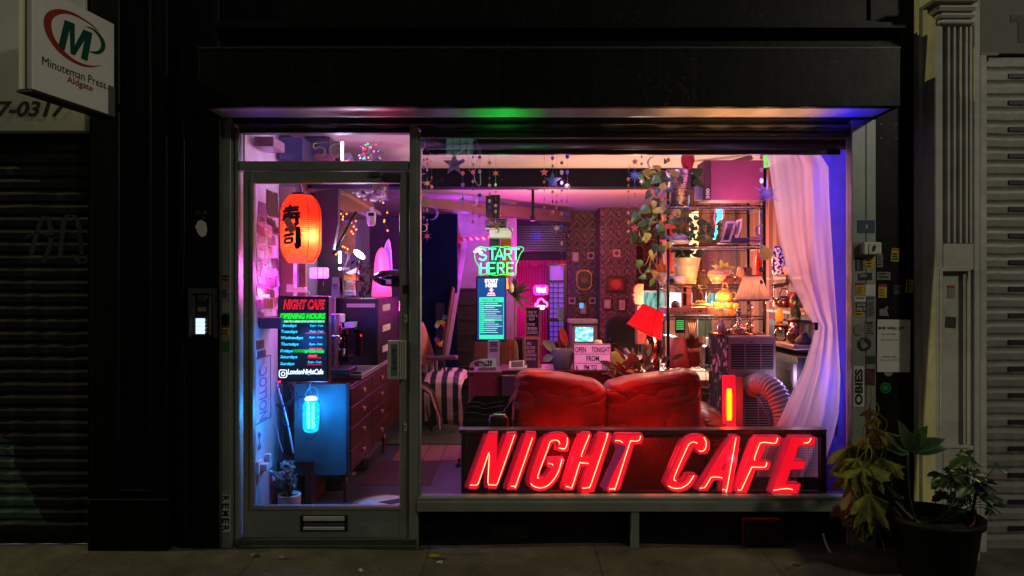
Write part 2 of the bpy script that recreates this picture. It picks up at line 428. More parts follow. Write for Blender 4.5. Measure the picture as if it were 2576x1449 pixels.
# white patch + scratched word
b = B(); b.poly([(498, 556), (507, 553), (518, 561), (521, 578), (518, 592), (508, 597), (498, 588), (491, 570)], -0.0145, 0.002)
one('torn_sticker', b, PAPER, 'torn white oval sticker on the black pillar under a scratched word and arrow', 'sticker')
b = B(); Y = -0.0135
for pts in ([(491, 531), (491, 541), (497, 539), (497, 532), (491, 531)], [(505, 531), (499, 531), (499, 540), (505, 540)], [(499, 535.5), (504, 535.5)], [(507, 541), (510, 531), (513, 541)], [(508, 537), (512, 537)], [(516, 531), (516, 541), (521, 538), (516, 531)], [(512, 543), (512, 551)], [(508, 547), (512, 551), (516, 547)]):
    b.pt(pts, 0.0012, Y, 4)
one('scratched_graffiti', b, mat('scratch', '#5d5738', 0.6), 'scratched word DEAD with a small arrow on the black pillar', 'graffiti')
# intercom
t = thing('intercom', 'door entry intercom with speaker and four lit name buttons on the black pillar', 'intercom')
b = B(); y = -0.03
b.pb(481, 740, 534, 849, y, 0.02, 0.003); b.build('housing', BLKM, t)
b = B(); b.poly([(473.5, 725), (539, 725), (542, 850), (537, 850), (534, 738), (481, 738), (477.5, 850), (473.5, 850)], -0.055, 0.042)
b.build('hood', mat('hood_metal', '#55565a', 0.35, 0.7), t)
b = B(); b.pb(482, 737, 490, 842, -0.033, 0.004); b.build('side_strip', mat('strip_grey', '#6a6c73', 0.4, 0.5), t)
b = B(); b.pb(525.5, 737, 532, 842, -0.033, 0.004); b.build('side_strip', mat('strip_yel', '#a7a883', 0.4, 0.3), t)
b = B(); b.pb(490, 737, 525.5, 842, -0.031, 0.003); b.build('face_plate', mat('smoke', '#2c2a25', 0.2), t)
b = B(); b.lathe((PX(508, y), -0.036, 0), [(0, 0)], 8) if 0 else None
k = sc(-0.034); b.M = Matrix.Translation((PX(508, -0.034), -0.034, PZ(749, -0.034))) @ Matrix.Rotation(math.radians(90), 4, 'X')
b.lathe((0, 0, 0), [(14*k, 0), (13*k, 0.003), (8*k, 0.008), (0.0001, 0.011)], 20); b.build('speaker', mat('smoke2', '#3b392f', 0.15), t)
b = B(); b.pb(497, 773, 518, 783.5, -0.034, 0.003); b.build('name_plate', mat('plate_b', '#80785a', 0.5), t)
for i in range(4):
    yy = 801+i*10
    b = B(); b.pb(492, yy, 514.5, yy+9, -0.036, 0.006, 0.001); b.build('call_label', emi('lit_label', '#cfe6ff', 1.3), t)
    b = B(); b.sphere(PT(519.5, yy+4.5, -0.036), 3*sc(y), 10); b.build('call_button', CHROME, t)
# projecting sign
t = thing('projecting_sign', 'white square double sided sign with red and green oval logo on the left wall', 'sign')
X0, Y0, X1, Y1 = -2.19, -0.62, -2.108, -0.10
zt, zb = 2.812, 2.327
SIGNW = mat('sign_white', '#f0ede0', 0.4, var=0.05, scale=3, bump=0.02, dirt=0.1)
d = Vector((X1-X0, Y1-Y0, 0)); wid = d.length; d.normalize()
Mx = Matrix(((d.x, 0, -d.y*-1, X0), (d.y, 0, -d.x, Y0), (0, 1, 0, zb), (0, 0, 0, 1)))
nrm = Vector((d.y, -d.x, 0))  # faces right
Mx = Matrix(((d.x, nrm.x, 0, X0), (d.y, nrm.y, 0, Y0), (0, 0, 1, zb), (0, 0, 0, 1)))
H = 0.491
b = B(); b.M = Mx; b.box(0, wid, -0.075, 0, 0, H, 0.004); b.build('box', SIGNW, t)
b = B(); b.M = Mx; b.box(-0.004, wid+0.004, -0.079, 0.004, -0.012, 0.0); b.box(-0.006, 0.0, -0.034, -0.030, 0, H); b.build('trim_or_highlight', mat('sign_trim', '#3c3a36', 0.4, 0.5), t)
# local helper: face coordinates measured off the sign (u right, v up, 0..1 of 0.49 tall square)
def SP(u, v): return (u*wid, 0.0025, v*0.49)
def SU(cx, cy):
    px, py = cx/3, cy/3; lo, hi = -.5, 1.5
    for _ in range(40):
        m_ = (lo+hi)/2
        if 1288+F*(X0+(X1-X0)*m_)/(Y0-CY+(Y1-Y0)*m_) < px: lo = m_
        else: hi = m_
    return (lo*wid, CZ+(724-py)*(Y0-CY+(Y1-Y0)*lo)/F-zb)
def sign_shape(lp, m, name, off=.002, sm=0):
    L = [SU(*p) for p in lp]; bb = B(); bb.M = Mx
    if sm: L = [(p.x, p.z) for p in smooth_path([Vector((p, 0, q)) for p, q in L+[L[0]]], sm)][:-1]
    tri = tessellate_polygon([[Vector((p, 0, q)) for p, q in L]])
    bb.add([(p, off, q) for p, q in L], [tuple(x[::-1]) for x in tri], False); bb.build(name, m, t)
LR = mat('logo_red', '#a5352a', 0.5, bump=0); LG = mat('logo_green', '#0e4f3b', 0.5, bump=0); LD = mat('logo_text', '#1b3029', 0.5, bump=0)
sign_shape([(752,245),(700,190),(620,135),(540,90),(450,68),(380,78),(335,120),(328,180),(345,250),(390,330),(450,400),(530,460),(620,500),(700,508),(768,490),(700,496),(620,480),(540,436),(470,372),(410,290),(386,210),(392,150),(430,115),(490,103),(560,120),(640,160),(700,202)], LR, 'red_swoosh', sm=2)
sign_shape([(635,200),(680,205),(730,235),(775,290),(793,340),(785,380),(750,408),(700,402),(668,385),(700,388),(738,382),(760,350),(757,310),(733,262),(690,220)], LG, 'green_swoosh', .0028, 2)
sign_shape([(437,350),(485,150),(560,180),(560,345),(626,222),(694,250),(656,460),(608,440),(636,300),(562,418),(530,404),(523,215),(483,383)], LG, 'letter_mark', .0035)
b = B(); b.M = Mx
def stext(bb, st, u0, v0, u1, v1, bold):
    vs, fs = glyphs(st, bold, 0); mx = min(v[0] for v in vs); MX = max(v[0] for v in vs); mz = min(v[1] for v in vs); MZ = max(v[1] for v in vs)
    bb.add([((u0+(p-mx)/(MX-mx)*(u1-u0))*wid, 0.0025, (v0+(q-mz)/(MZ-mz)*(v1-v0))*0.49) for p, q in vs], [f[::-1] for f in fs], False)
stext(b, 'Minuteman Press.', 0.10, 0.262, 0.90, 0.345, 0.0)
b.build('company_name', LD, t)
b = B(); b.M = Mx; stext(b, 'Aldgate', 0.38, 0.165, 0.70, 0.25, 0.012); b.build('branch_name', LR, t)
b = B(); b.M = Mx; b.box(wid*0.91, wid*1.0, 0.0015, 0.003, 0.0, 0.155); b.build('grey_patch', mat('grey_patch', '#67655f', 0.6), t)
b = B(); b.box(X1-0.03, X1, Y1, 0.05, zb+0.05, zb+0.08); b.build('bracket', BLKM, t)
# upper black fascia
t = thing('black_fascia', 'black painted fascia and mouldings above the awning box', 'fascia')
b = B(); b.box(PX(212, 0), PX(2318, 0), 0.0, 0.4, 2.735, 4.2); b.build('board', BLKP, t)
b = B(); b.box(PX(555, 0), PX(2262, 0), -0.10, 0.0, 2.80, 2.83); b.box(PX(560, 0), PX(2255, 0), -0.04, 0.0, 2.83, 2.86)
b.box(PX(565, 0), PX(569, 0), -0.02, 0, 2.86, 3.2); b.box(PX(2186, 0), PX(2190, 0), -0.02, 0, 2.86, 3.2); b.build('moulding', BLKP, t)
# awning / shutter box
t = thing('shutter_box', 'long black boxed awning housing above the shop window', 'awning')
xb0, xb1 = PX(499, -0.245), PX(2266, -0.245)
b = B(); b.box(xb0, xb1, -0.245, -0.2, 2.344, 2.645, 0.004); b.box(xb0, xb1, -0.2, 0.0, 2.60, 2.66); b.box(xb0, xb0+0.02, -0.2, 0.0, 2.344, 2.6); b.box(xb1-0.02, xb1, -0.2, 0.0, 2.344, 2.6); b.build('housing', BLKP, t)
SOF = mat('soffit_metal', '#d8d8d4', 0.35, 0.2, var=0.1, scale=5, bump=0.05, bs=5)
b = B(); b.box(xb0+0.021, xb1-0.021, -0.199, 0.0, 2.348, 2.36); b.build('soffit', SOF, t)
# ---------------------------------------------------------------- shop front
t = thing('storefront', 'grey aluminium shop front with glazed door and wide display window', 'shop front')
GLS = glass('window_glass', '#f6f6fa', 0.055, 0.016)
def bars(name, rects, m=ALU, dep=0.06, y=0.0, bev=0.003, par=None, lab=None):
    b = B()
    for r in rects:
        yy = r[4] if len(r) > 4 else y
        b.pb(r[0], r[1], r[2], r[3], yy, dep, bev)
    return b.build(name, m, par or t, label=lab)
bars('jamb', [(555.5, 297, 580, 1412), (581, 310, 589, 1400, 0.02), (590, 322, 600, 1398, 0.012)], dep=0.07)
bars('jamb', [(2143, 300, 2178, 1412), (2178.8, 300, 2204, 1412)], dep=0.07)
bars('head_rail', [(600, 313, 2142, 321, 0.004), (556, 297, 2204, 312, 0.045), (600, 322, 1030, 334, 0.03), (1058, 322, 2142, 329, 0.012), (1058, 329.6, 2142, 344, 0.03)], ALUD)
bars('mullion', [(1030, 312, 1050, 1392, -0.004), (1050.6, 330, 1057, 1285, 0.012)])
bars('transom', [(600, 405, 1029, 428, 0.006)])
bars('sill', [(1051, 1252, 2142, 1262, -0.012), (1050, 1262.6, 2142, 1288, -0.02)], dep=0.08)
bars('sill', [(1058, 1247, 2142, 1251.4, 0.012)], STEEL, 0.04, lab='bright beading at the foot of the window')
bars('support_post', [(1587, 1288.5, 1608, 1392, -0.01)], dep=0.05)
bars('threshold', [(598, 1357, 1048, 1372, -0.012), (598, 1372.6, 1048, 1396, -0.02)], ALUD, dep=0.09)
b = B(); b.pb(1058.5, 345.5, 2141.5, 1246.5, 0.05, 0.004); b.build('window_glass', GLS, t)
b = B(); b.pb(601, 335, 1029, 404.5, 0.05, 0.004); b.build('transom_glass', GLS, t)
b = B(); y = 0.047
for pts in ([(822, 357), (791, 359), (789, 374), (805, 370), (816, 377), (815, 388), (803, 394), (789, 392)], [(851, 358), (835, 362), (829, 378), (834, 391), (848, 393), (856, 384), (850, 374), (838, 374), (830, 382)]):
    b.pt(pts, 0.0055, y, 5, sub=4)
b.build('house_number', mat('gold_paint', '#fff0b8', 0.5), t, label='hand painted gold number 56')
# door
door = B().build('door', ALU, t) if 0 else None
b = B(); y = 0.0
b.pb(612, 431, 636, 1355, 0.016, 0.045, 0.002); b.pb(1005, 431, 1029, 1355, 0.016, 0.045, 0.002); b.pb(636.3, 431, 1004.7, 460, 0.016, 0.045, 0.002); b.pb(636.3, 1275, 1004.7, 1355, 0.016, 0.045, 0.002)
door = b.build('door', ALU, t)
b = B(); b.pb(628, 452, 636, 1283, 0.008, 0.007, 0.001); b.pb(1005.2, 452, 1010, 1283, 0.008, 0.007, 0.001); b.pb(636.3, 1275.5, 1005, 1283, 0.008, 0.007, 0.001); b.pb(636.3, 452, 1005, 459.5, 0.008, 0.007, 0.001)
b.build('glazing_bead', mat('bead_beige', '#8d8272', 0.5, 0.1, dirt=0.2), door)
b = B(); b.pb(636.5, 460.5, 1004.5, 1274.5, 0.035, 0.004); b.build('door_glass', glass('door_glass', '#f4f5fb', 0.045, 0.03), door)
b = B(); b.pb(975, 857, 1021, 955, -0.02, 0.028, 0.003)
for x in (979, 1000, 1006, 1012, 1018): b.pb(x, 857.5, x+2.4, 954.5, -0.026, 0.006, 0.001)
b.build('push_handle', STEEL, door)
b = B(); b.pb(984, 866, 999, 945, -0.0225, 0.002)
b.m = 1
for i, ch in enumerate('PUSH'): b.text(ch, 988, 878+i*14.2, 996.5, 889.5+i*14.2, -0.0235, bold=0.02)
b.build('push_label', [mat('lblgrey', '#6a7070', 0.5), INK], door)
b = B()
for px, py in ((1019.5, 801), (1018.5, 1075)):
    b = B(); b.pb(px-3.5, py-9, px+4, py+10, 0.008, 0.008, 0.002); b.build('lock', STEEL, door)
b = B()
for px, py in ((1019.5, 801), (1018.5, 1075)): b = B(); b.disc(px, py-3, 2, 0.006, 0.002, 8); b.pb(px-1, py-2, px+1, py+5, 0.0065, 0.002); b.build('keyhole', INK, door)
b = B(); b.pb(756, 1297, 874, 1337, 0.008, 0.008, 0.002); b.m = 1; b.pb(763, 1300, 866, 1311, -0.002, 0.009, 0.002); b.pb(763, 1326, 866, 1334, -0.002, 0.009, 0.002); b.m = 2; b.pb(766, 1316, 866, 1322, 0.002, 0.006)
b.build('letter_box', [BLKM, STEEL, mat('flap_blue', '#5c6390', 0.35, 0.5)], door)
b = B(); b.pb(930, 432, 957, 444, 0.0, 0.014, 0.002); b.build('closer_bracket', ALUD, door)
b = B(); b.pb(1014, 718, 1028, 738, 0.012, 0.003); one('square_sticker', b, INK, 'small black square sticker on the door edge above the lock', 'sticker')
b = B(); b.pb(965, 436, 1007, 457, 0.0, 0.012)
b.m = 1
for i in range(5): b.text(('DOOR NOTICE', 'SMOKE FREE PREMISES', 'ONLY', 'PLEASE KEEP CLOSED', 'THANK YOU')[0] if 0 else 'IIIIIIIIIIIIII'[:(8, 14, 6, 12, 10)[i]], 968+(3 if i % 2 else 0), 438.5+i*3.5, 1004-(4 if i % 2 else 0), 440.5+i*3.5, -0.001)
one('door_notice', b, [INK, PAPERG], 'small black notice with tiny white print at the top right of the door', 'notice')
# stall riser and things under the sill
t2 = thing('stall_riser', 'black painted low wall below the shop window', 'wall')
b = B(); b.box(PX(1050, .1), PX(2143, .1), 0.088, 0.2, -0.1, 0.21); b.build('panel', BLKP, t2)
b = B(); b.pb(1228, 1322, 1330, 1356, 0.092, 0.008)
for i in range(7): b.pb(1232, 1326+i*4.2, 1326, 1327.6+i*4.2, 0.086, 0.006)
b.build('vent', mat('vent_m', '#1d1b19', 0.5), t2)
b = B(); b.pb(1876, 1312, 1975, 1388, 0.02, 0.07, 0.006); one('concrete_block', b, mat('block', '#2c2320', 0.9, var=0.3, bump=0.6), 'dark reddish block standing under the window at the right', 'block')
b = B(); b.pt([(2070, 1342, 0.04), (2082, 1378, -0.02), (2106, 1414, -0.12), (2131, 1445, -0.22)], 0.006, 0, 8, sub=4)
one('plastic_pipe', b, WHT, 'thin pale curved pipe leaning down from under the window near the plant', 'pipe')
# black wall right of the frame
t = thing('black_wall', 'narrow black wall panel with stickers between shop frame and cream building', 'wall')
b = B(); b.box(PX(2204.5, 0.0), PX(2312, 0.0), 0.0, 0.5, 0, 2.735); b.build('panel', BLKP, t)
b = B()
for px, py in ((2217, 312), (2254, 312), (2217, 348), (2254, 348)): b.disc(px, py, 3, -0.003, 0.002, 10)
b.build('screw_cap', mat('cap', '#3a2a22', 0.5), t)
b = B(); b.pb(2284, 560, 2286, 760, -0.008, 0.008); b.build('conduit', mat('cond', '#2c2b28', 0.3), t)
# ---------------------------------------------------------------- right building
t = thing('cream_building', 'cream painted classical pilaster of the neighbouring building on the right', 'building')
b = B(); b.box(PX(2318, -0.02), PX(2600, 0), 0.02, 0.5, 0, 4.2); b.box(PX(2312, -.05), 2.208, -0.05, 0.3, 0, 4.2); b.build('wall', CREAM, t)
b = B(); y = -0.16
b.pb(2352, -300, 2372, 1480, y, 0.2, 0.004); b.pb(2450, -300, 2466, 1480, y, 0.2, 0.004)
b.pb(2372.4, 613, 2449.6, 680, y, 0.2, 0.003); b.pb(2372.4, 1122, 2449.6, 1480, y, 0.2, 0.003); b.pb(2372.4, -300, 2449.6, 65, y, 0.2, 0.003)
b.pb(2372.4, 65, 2449.6, 613, y+0.03, 0.1); b.pb(2372.4, 680, 2449.6, 1122, y+0.035, 0.1)
for x in (2384, 2399, 2414, 2429, 2440): b.pb(x, 66, x+6.5, 612, y+0.004, 0.03, 0.002)
b.pb(2368, 674, 2442, 682, y-0.006, 0.006); b.pb(2368, 1120, 2442, 1127, y-0.006, 0.006); b.pb(2366, 682.5, 2372, 1119.5, y-0.006, 0.006); b.pb(2436, 682.5, 2442, 1119.5, y-0.006, 0.02)
b.build('pilaster', CREAM, t)
b = B(); b.pb(2364, 24, 2458, 42, y-0.05, 0.06, 0.01); b.pb(2358, 0, 2464, 24, y-0.08, 0.1, 0.014); b.pb(2366, 42, 2456, 58, y-0.025, 0.04, 0.006); b.pb(2350, -40, 2470, 0, y-0.12, 0.14, 0.01); b.build('capital', CREAM, t)
b = B(); b.pb(2462, -300, 2700, 134, -0.03, 0.06); b.build('sign_fascia', mat('fascia_grey', '#5d5c52', 0.7, var=0.1, dirt=0.2), t)
b = B(); b.text('T', 2543, 37, 2597, 107, -0.033, bold=0.05); b.build('sign_letter', INK, t)
b = B(); b.pb(2468, 131, 2512, 139, -0.05, 0.02); b.build('chipped_ledge', PAPERG, t)
b = B(); b.pb(2466.5, 139, 2482, 1475, -0.06, 0.09); b.build('shutter_guide', CREAM, t)
b = B(); b.box(PX(2330, -.2), PX(2466, -.2), -0.2, 0.1, 0, 0.12, 0.01); b.build('plinth', CREAM, t)
t = thing('roller_shutter', 'closed cream roller shutter with dark slots at the right edge', 'shutter')
b = B(); y = 0.0; corrug(b, PX(2482.5, y), PX(2720, y), PZ(142, y), PZ(1374, y), y, 33.5*sc(y), 0.013); b.build('slats', mat('shutter_cream', '#83827a', 0.5, 0.1, var=0.12, scale=3, dirt=0.35), t)
b = B()
for i in range(19):
    py = 185+i*67
    if py < 1360: b = B(); b.pb(2539, py, 2620, py+11, -0.007, 0.005); b.build('slot', INK, t)
b = B(); b.pb(2482.5, 1374, 2720, 1392, -0.01, 0.03); b.build('bottom_rail', mat('shutter_cream', '#000'), t)
b = B(); b.poly([(2380, 796), (2406, 798), (2404, 826), (2378, 823)], -0.128, 0.002); one('square_sticker', b, mat('olive_st', '#2c3220', 0.7), 'dark olive square sticker on the cream pilaster panel', 'sticker')
b = B(); b.pb(2385, 718, 2402, 750, -0.128, 0.002); b.m = 1; b.pb(2385, 718, 2402, 724, -0.129, 0.001); one('faded_sticker', b, [PAPERG, REDP], 'small faded printed sticker with red top on the cream pilaster', 'sticker')
# ---------------------------------------------------------------- stickers
def sticker(x0, y0, x1, y1, m, label, y=-0.001, rot=0, lines=0, lm=INK, txt=None, cat='sticker', name='sticker', head=None, hm=None, group='stickers on the shop front', bold=0.02, ww=0.8):
    b = B(); cx, cy = (x0+x1)/2, (y0+y1)/2
    if rot: 
        p = PT(cx, cy, y); b.M = Matrix.Translation(p) @ Matrix.Rotation(math.radians(rot), 4, 'Y') @ Matrix.Translation(-p)
    b.pb(x0, y0, x1, y1, y-0.0015, 0.0015)
    w, h = x1-x0, y1-y0; mats = [m]
    if head: b.m = 1; mats.append(hm or INK); b.pb(x0, y0, x1, y0+h*head, y-0.002, 0.0005)
    if lines:
        b.m = len(mats); mats.append(lm); rr = random.Random(int(x0*7+y0))
        for i in range(lines):
            yy = y0+h*(0.15+(head or 0))+(h*(0.8-(head or 0)))*i/lines
            b.pb(x0+w*0.12, yy, x0+w*(0.12+ww*rr.uniform(0.6, 1)), yy+max(0.7, h*0.4/lines), y-0.0022, 0.0005)
    if txt:
        b.m = len(mats); mats.append(lm)
        for (st, u0, v0, u1, v1, rt) in txt: b.text(st, x0+w*u0, y0+h*v0, x0+w*u1, y0+h*v1, y-0.003, bold=bold, rot=rt)
    return one(name, b, mats, label, cat, group)
ORG = mat('orange_paper', '#8a6a2c', 0.8, var=0.2, scale=40); BEI = mat('beige_paper', '#8d8870', 0.8)
DRED = mat('dark_red_paper', '#3d1518', 0.8); DGRN = mat('dark_green_p', '#1e3d22', 0.8); PINKP = mat('pink_paper', '#8c4c50', 0.8)
Y = -0.001
sticker(555.5, 690, 577.5, 711, ORG, 'faded orange sticker, topmost on the left jamb', Y, 2, 2)
sticker(556.5, 716, 577.5, 751, PAPERG, 'white notice with red heading on the left jamb below the orange sticker', Y, 1, 5, head=0.2, hm=PINKP)
sticker(555.5, 763, 577.5, 785.5, BEI, 'plain beige square sticker on the left jamb above the black reader', Y)
sticker(556, 822, 577, 846, YEL, 'yellow sticker on the left jamb just below the black reader', Y, 0, 3, head=0.15, hm=PINKP)
sticker(556, 859, 578, 884, GRN, 'green sticker, lowest of the small ones on the left jamb', Y, 0, 0, head=None)
b = B(); b.pb(558, 790, 576.5, 819, -0.018, 0.017, 0.006); one('card_reader', b, BLKM, 'rounded black key fob reader on the left jamb', 'card reader')
for i, ch in enumerate('REMER'):
    sticker(556, 1245+i*18.8, 579.5, 1263+i*18.8, PAPERL, ('top letter tile R', 'second letter tile E', 'middle letter tile M', 'fourth letter tile E', 'bottom letter tile R')[i]+' of the sideways word on the left jamb', Y, txt=[(ch, 0.12, 0.14, 0.88, 0.86, 3)], cat='letter tile', name='letter_tile', group='letter tiles spelling a word on the left jamb', bold=0.03)
sticker(2157, 554, 2201, 586, BLUP, 'dark blue sticker with a white S, topmost on the right jamb', Y, lm=PAPER, txt=[('S', 0.46, 0.36, 0.6, 0.64, 0)])
t = thing('wall_socket_box', 'off white electrical box with rounded face on the right jamb', 'socket')
b = B(); b.pb(2173, 609, 2219, 641, -0.05, 0.049, 0.006); b.build('box', WHT, t)
b = B(); b.pb(2186, 612, 2216, 639, -0.056, 0.006, 0.002); b.m = 1
for px, py in ((2192, 615), (2209, 617), (2210, 636)): b.disc(px, py, 1.2, -0.058, 0.002, 6)
b.poly([(2194, 622), (2200, 615), (2204, 622), (2201, 631), (2194, 634)], -0.0575, 0.002); b.build('face', [PAPER, INK], t)
sticker(2147, 611, 2169, 646, PAPERG, 'pale grey printed sticker beside the white electrical box', Y, 1, 4, lm=BEI)
sticker(2152, 648, 2172, 681, INK, 'black sticker with sideways white print below the pale one', Y, lm=PAPERG, txt=[('IIIIIIII', 0.2, 0.1, 0.5, 0.9, 1)])
sticker(2176, 650, 2200, 676, YEL, 'bright yellow sticker directly below the white electrical box', Y, -2, 3, head=None)
sticker(2206, 640, 2221, 672, PAPERG, 'narrow grey sticker hanging below the box edge on black wall', Y-0.0005, 0, 4)
sticker(2242, 624, 2262, 658, YEL, 'yellow card with a dark emblem, highest on the black wall', -0.001, 3, 3, head=0.22, hm=ORG)
sticker(2159, 687, 2194, 705, INK, 'tilted black and white label sticker across the right jamb', Y, -4, 1, lm=PAPERG, ww=0.75)
sticker(2206.5, 684, 2240, 704, PAPERG, 'wide pale grey address label on the black wall', -0.001, 1, 2)
sticker(2152, 711, 2175, 742, YEL, 'yellow sticker with red heading on the right jamb', Y, 0, 4, lm=ORG, head=0.2, hm=REDP)
sticker(2177, 716, 2202, 744, PAPER, 'blank torn white sticker on the right jamb', Y, 2)
sticker(2210, 715, 2231, 749, YEL, 'yellow card with a dark red crown shape on the black wall', -0.001, 1, 3, lm=ORG, head=0.2, hm=REDP)
sticker(2248, 717, 2270, 741, mat('dim_paper', '#3a3c3a', 0.8), 'dim grey ripped sticker on the black wall', -0.001, 1, 1)
sticker(2279, 703, 2297, 736, YEL, 'yellow card nearest the cream building', -0.001, 2, 3, lm=ORG)
sticker(2150, 745, 2178, 759, PAPER, 'small white rectangular label with rounded frame on right jamb', Y, 0, 1, lm=PAPERG)
sticker(2149, 770, 2172, 797, YEL, 'yellow sticker partly under a black phone number strip', Y, 0, 3)
sticker(2153, 761, 2180, 784, INK, 'black sticker with white phone number on the right jamb', Y-0.001, 2, lm=PAPER, txt=[('SPLATTER', 0.1, 0.12, 0.9, 0.42, 0), ('07396 77', 0.05, 0.55, 0.95, 0.92, 0)])
sticker(2181, 747, 2201, 798, PAPERG, 'tall pale newsprint sticker with blue top on the right jamb', Y, -2, 7, head=0.12, hm=BLUP)
b = B(); b.poly([(2212, 778), (2225, 776), (2233, 769), (2235, 773), (2231, 779), (2236, 795), (2212, 794)], -0.003, 0.0015); one('torn_sticker', b, PAPERG, 'torn white scrap with a curled corner above the paper notice', 'sticker')
b = B(); b.disc(2159, 830, 15, Y-0.002, 0.0015, 20, rx=12); b.m = 1; b.poly([(2150, 818), (2168, 818), (2168, 842), (2150, 842)], Y-0.003, 0.001); one('round_sticker', b, [PINKP, PAPERG], 'red round sticker with pale square centre on the right jamb', 'sticker')
sticker(2176, 808, 2200, 844, PAPERG, 'grey newsprint sticker with bold black heading on the right jamb', Y, 1, 5, txt=[('DEV', 0.1, 0.03, 0.9, 0.22, 0)])
b = B(); b.poly([(2174.6+18*math.cos(math.pi*(i+.5)/4), 866+18*math.sin(math.pi*(i+.5)/4)) for i in range(8)], Y-0.002, 0.0015); b.m = 1; b.poly([(2165, 868), (2176, 860), (2184, 870), (2172, 878)], Y-0.003, 0.001); b.poly([(2166, 866), (2163, 857), (2166, 856), (2169, 864)], Y-0.003, 0.001); b.poly([(2170, 863), (2168, 854), (2171, 853), (2174, 861)], Y-0.003, 0.001)
one('octagonal_sticker', b, [INK, PAPERG], 'black octagonal sticker with a white fist on the right jamb', 'sticker')
sticker(2178, 896, 2202, 915, DGRN, 'faded dark green sticker on the right jamb', Y, -2)
sticker(2147, 921, 2174, 1023, PAPERL, 'white stencil plate reading OBIES sideways on the right jamb', Y, txt=[('OBIES', 0.12, 0.07, 0.88, 0.96, 1)], bold=0.045, cat='stencil plate', name='stencil_plate')
sticker(2177, 928, 2201, 969, DRED, 'dark red sticker with pale scrawled letters beside the stencil plate', Y, 1, lm=PINKP, txt=[('TRU', 0.1, 0.15, 0.9, 0.85, 0)], bold=-0.01)
sticker(2207, 804, 2290, 936, PAPER, 'white paper notice with bold heading taped on the black wall', -0.004, 0.6, lm=INK, txt=[('SHE WILL SIT', 0.02, 0.135, 0.83, 0.19, 0), ('IIIIIII IIII', 0.16, 0.7, 0.58, 0.718, 0), ('text text text text text text'.replace('text', 'IIII'), 0.08, 0.75, 0.68, 0.757, 0), ('IIII IIIIIII III IIIII IIIII', 0.08, 0.78, 0.68, 0.787, 0), ('IIII III IIIII', 0.12, 0.27, 0.55, 0.285, 0), ('IIII IIIII III', 0.1, 0.38, 0.62, 0.395, 0)], bold=0.03, cat='notice', name='paper_notice')
b = B(); b.disc(2235, 936, 11, -0.0025, 0.001, 20); one('round_sticker', b, PAPERG, 'pale round sticker half hidden under the paper notice', 'sticker')
b = B(); b.disc(2227.5, 976, 15.5, -0.0035, 0.0015, 28); b.m = 1; b.disc(2227.5, 976, 12.5, -0.0045, 0.001, 28); b.m = 0; b.disc(2227.5, 976, 10.5, -0.0055, 0.001, 28); b.m = 1; b.disc(2227.5, 976, 7, -0.0065, 0.001, 20)
one('hologram_sticker', b, [mat('holo_dark', '#2b5540', 0.3, 0.6), mat('holo_green', '#21a04f', 0.3, 0.5)], 'green shiny round hologram sticker below the paper notice', 'sticker')
b = B(); b.pt([(2246, 777), (2252, 762), (2262, 760), (2264, 768), (2254, 776)], 0.001, -0.002, 4, sub=3); b.pt([(2252, 777), (2254, 800)], 0.001, -0.002, 4); b.pt([(2262, 775), (2258, 798), (2266, 798), (2268, 780)], 0.001, -0.002, 4)
one('scratched_graffiti', b, mat('scratch2', '#35332e', 0.6), 'faint scratched scrawl on the black wall above the paper notice', 'graffiti')
# ---------------------------------------------------------------- litter
def litter(px, py, y, r, m, label, name, cat, n=9, fl=0.004):
    k = (CZ)/((py-724)/F); yy = CY+k; x = (px-1288)*k/F
    rr = random.Random(int(px)); vs = [(x, yy, 0.02+fl)]
    for i in range(n):
        a = 2*math.pi*i/n; q = r*rr.uniform(0.5, 1.15); vs.append((x+math.cos(a)*q*1.5, yy+math.sin(a)*q, 0.012+rr.uniform(0, fl*2)))
    b = B(); b.add(vs, [(0, 1+i, 1+(i+1) % n) for i in range(n)]); b.add([(v[0], v[1], v[2]-0.003) for v in vs], [(0, 1+(i+1) % n, 1+i) for i in range(n)])
    one(name, b, m, label, cat)
litter(1093, 1405, 0, 0.028, mat('leaf_yel', '#8f8420', 0.7), 'yellow fallen leaf on the pavement below the mullion', 'fallen_leaf', 'leaf')
litter(1106, 1422, 0, 0.012, PAPER, 'tiny crumpled white scrap beside the yellow leaf', 'paper_scrap', 'litter')
litter(907, 1441, 0, 0.012, PAPER, 'small white paper stub at the bottom edge of the pavement', 'paper_scrap', 'litter')
litter(640, 1402, 0, 0.02, mat('crumple', '#6a6259', 0.8), 'crumpled grey wrapper at the foot of the door', 'wrapper', 'litter')
litter(708, 1409, 0, 0.016, PAPERG, 'curled pale strip on the pavement before the door', 'paper_strip', 'litter')
litter(2004, 1430, 0, 0.02, mat('dry_leaf', '#231c14', 0.8), 'dark dry leaf on the pavement below the window', 'fallen_leaf', 'leaf')
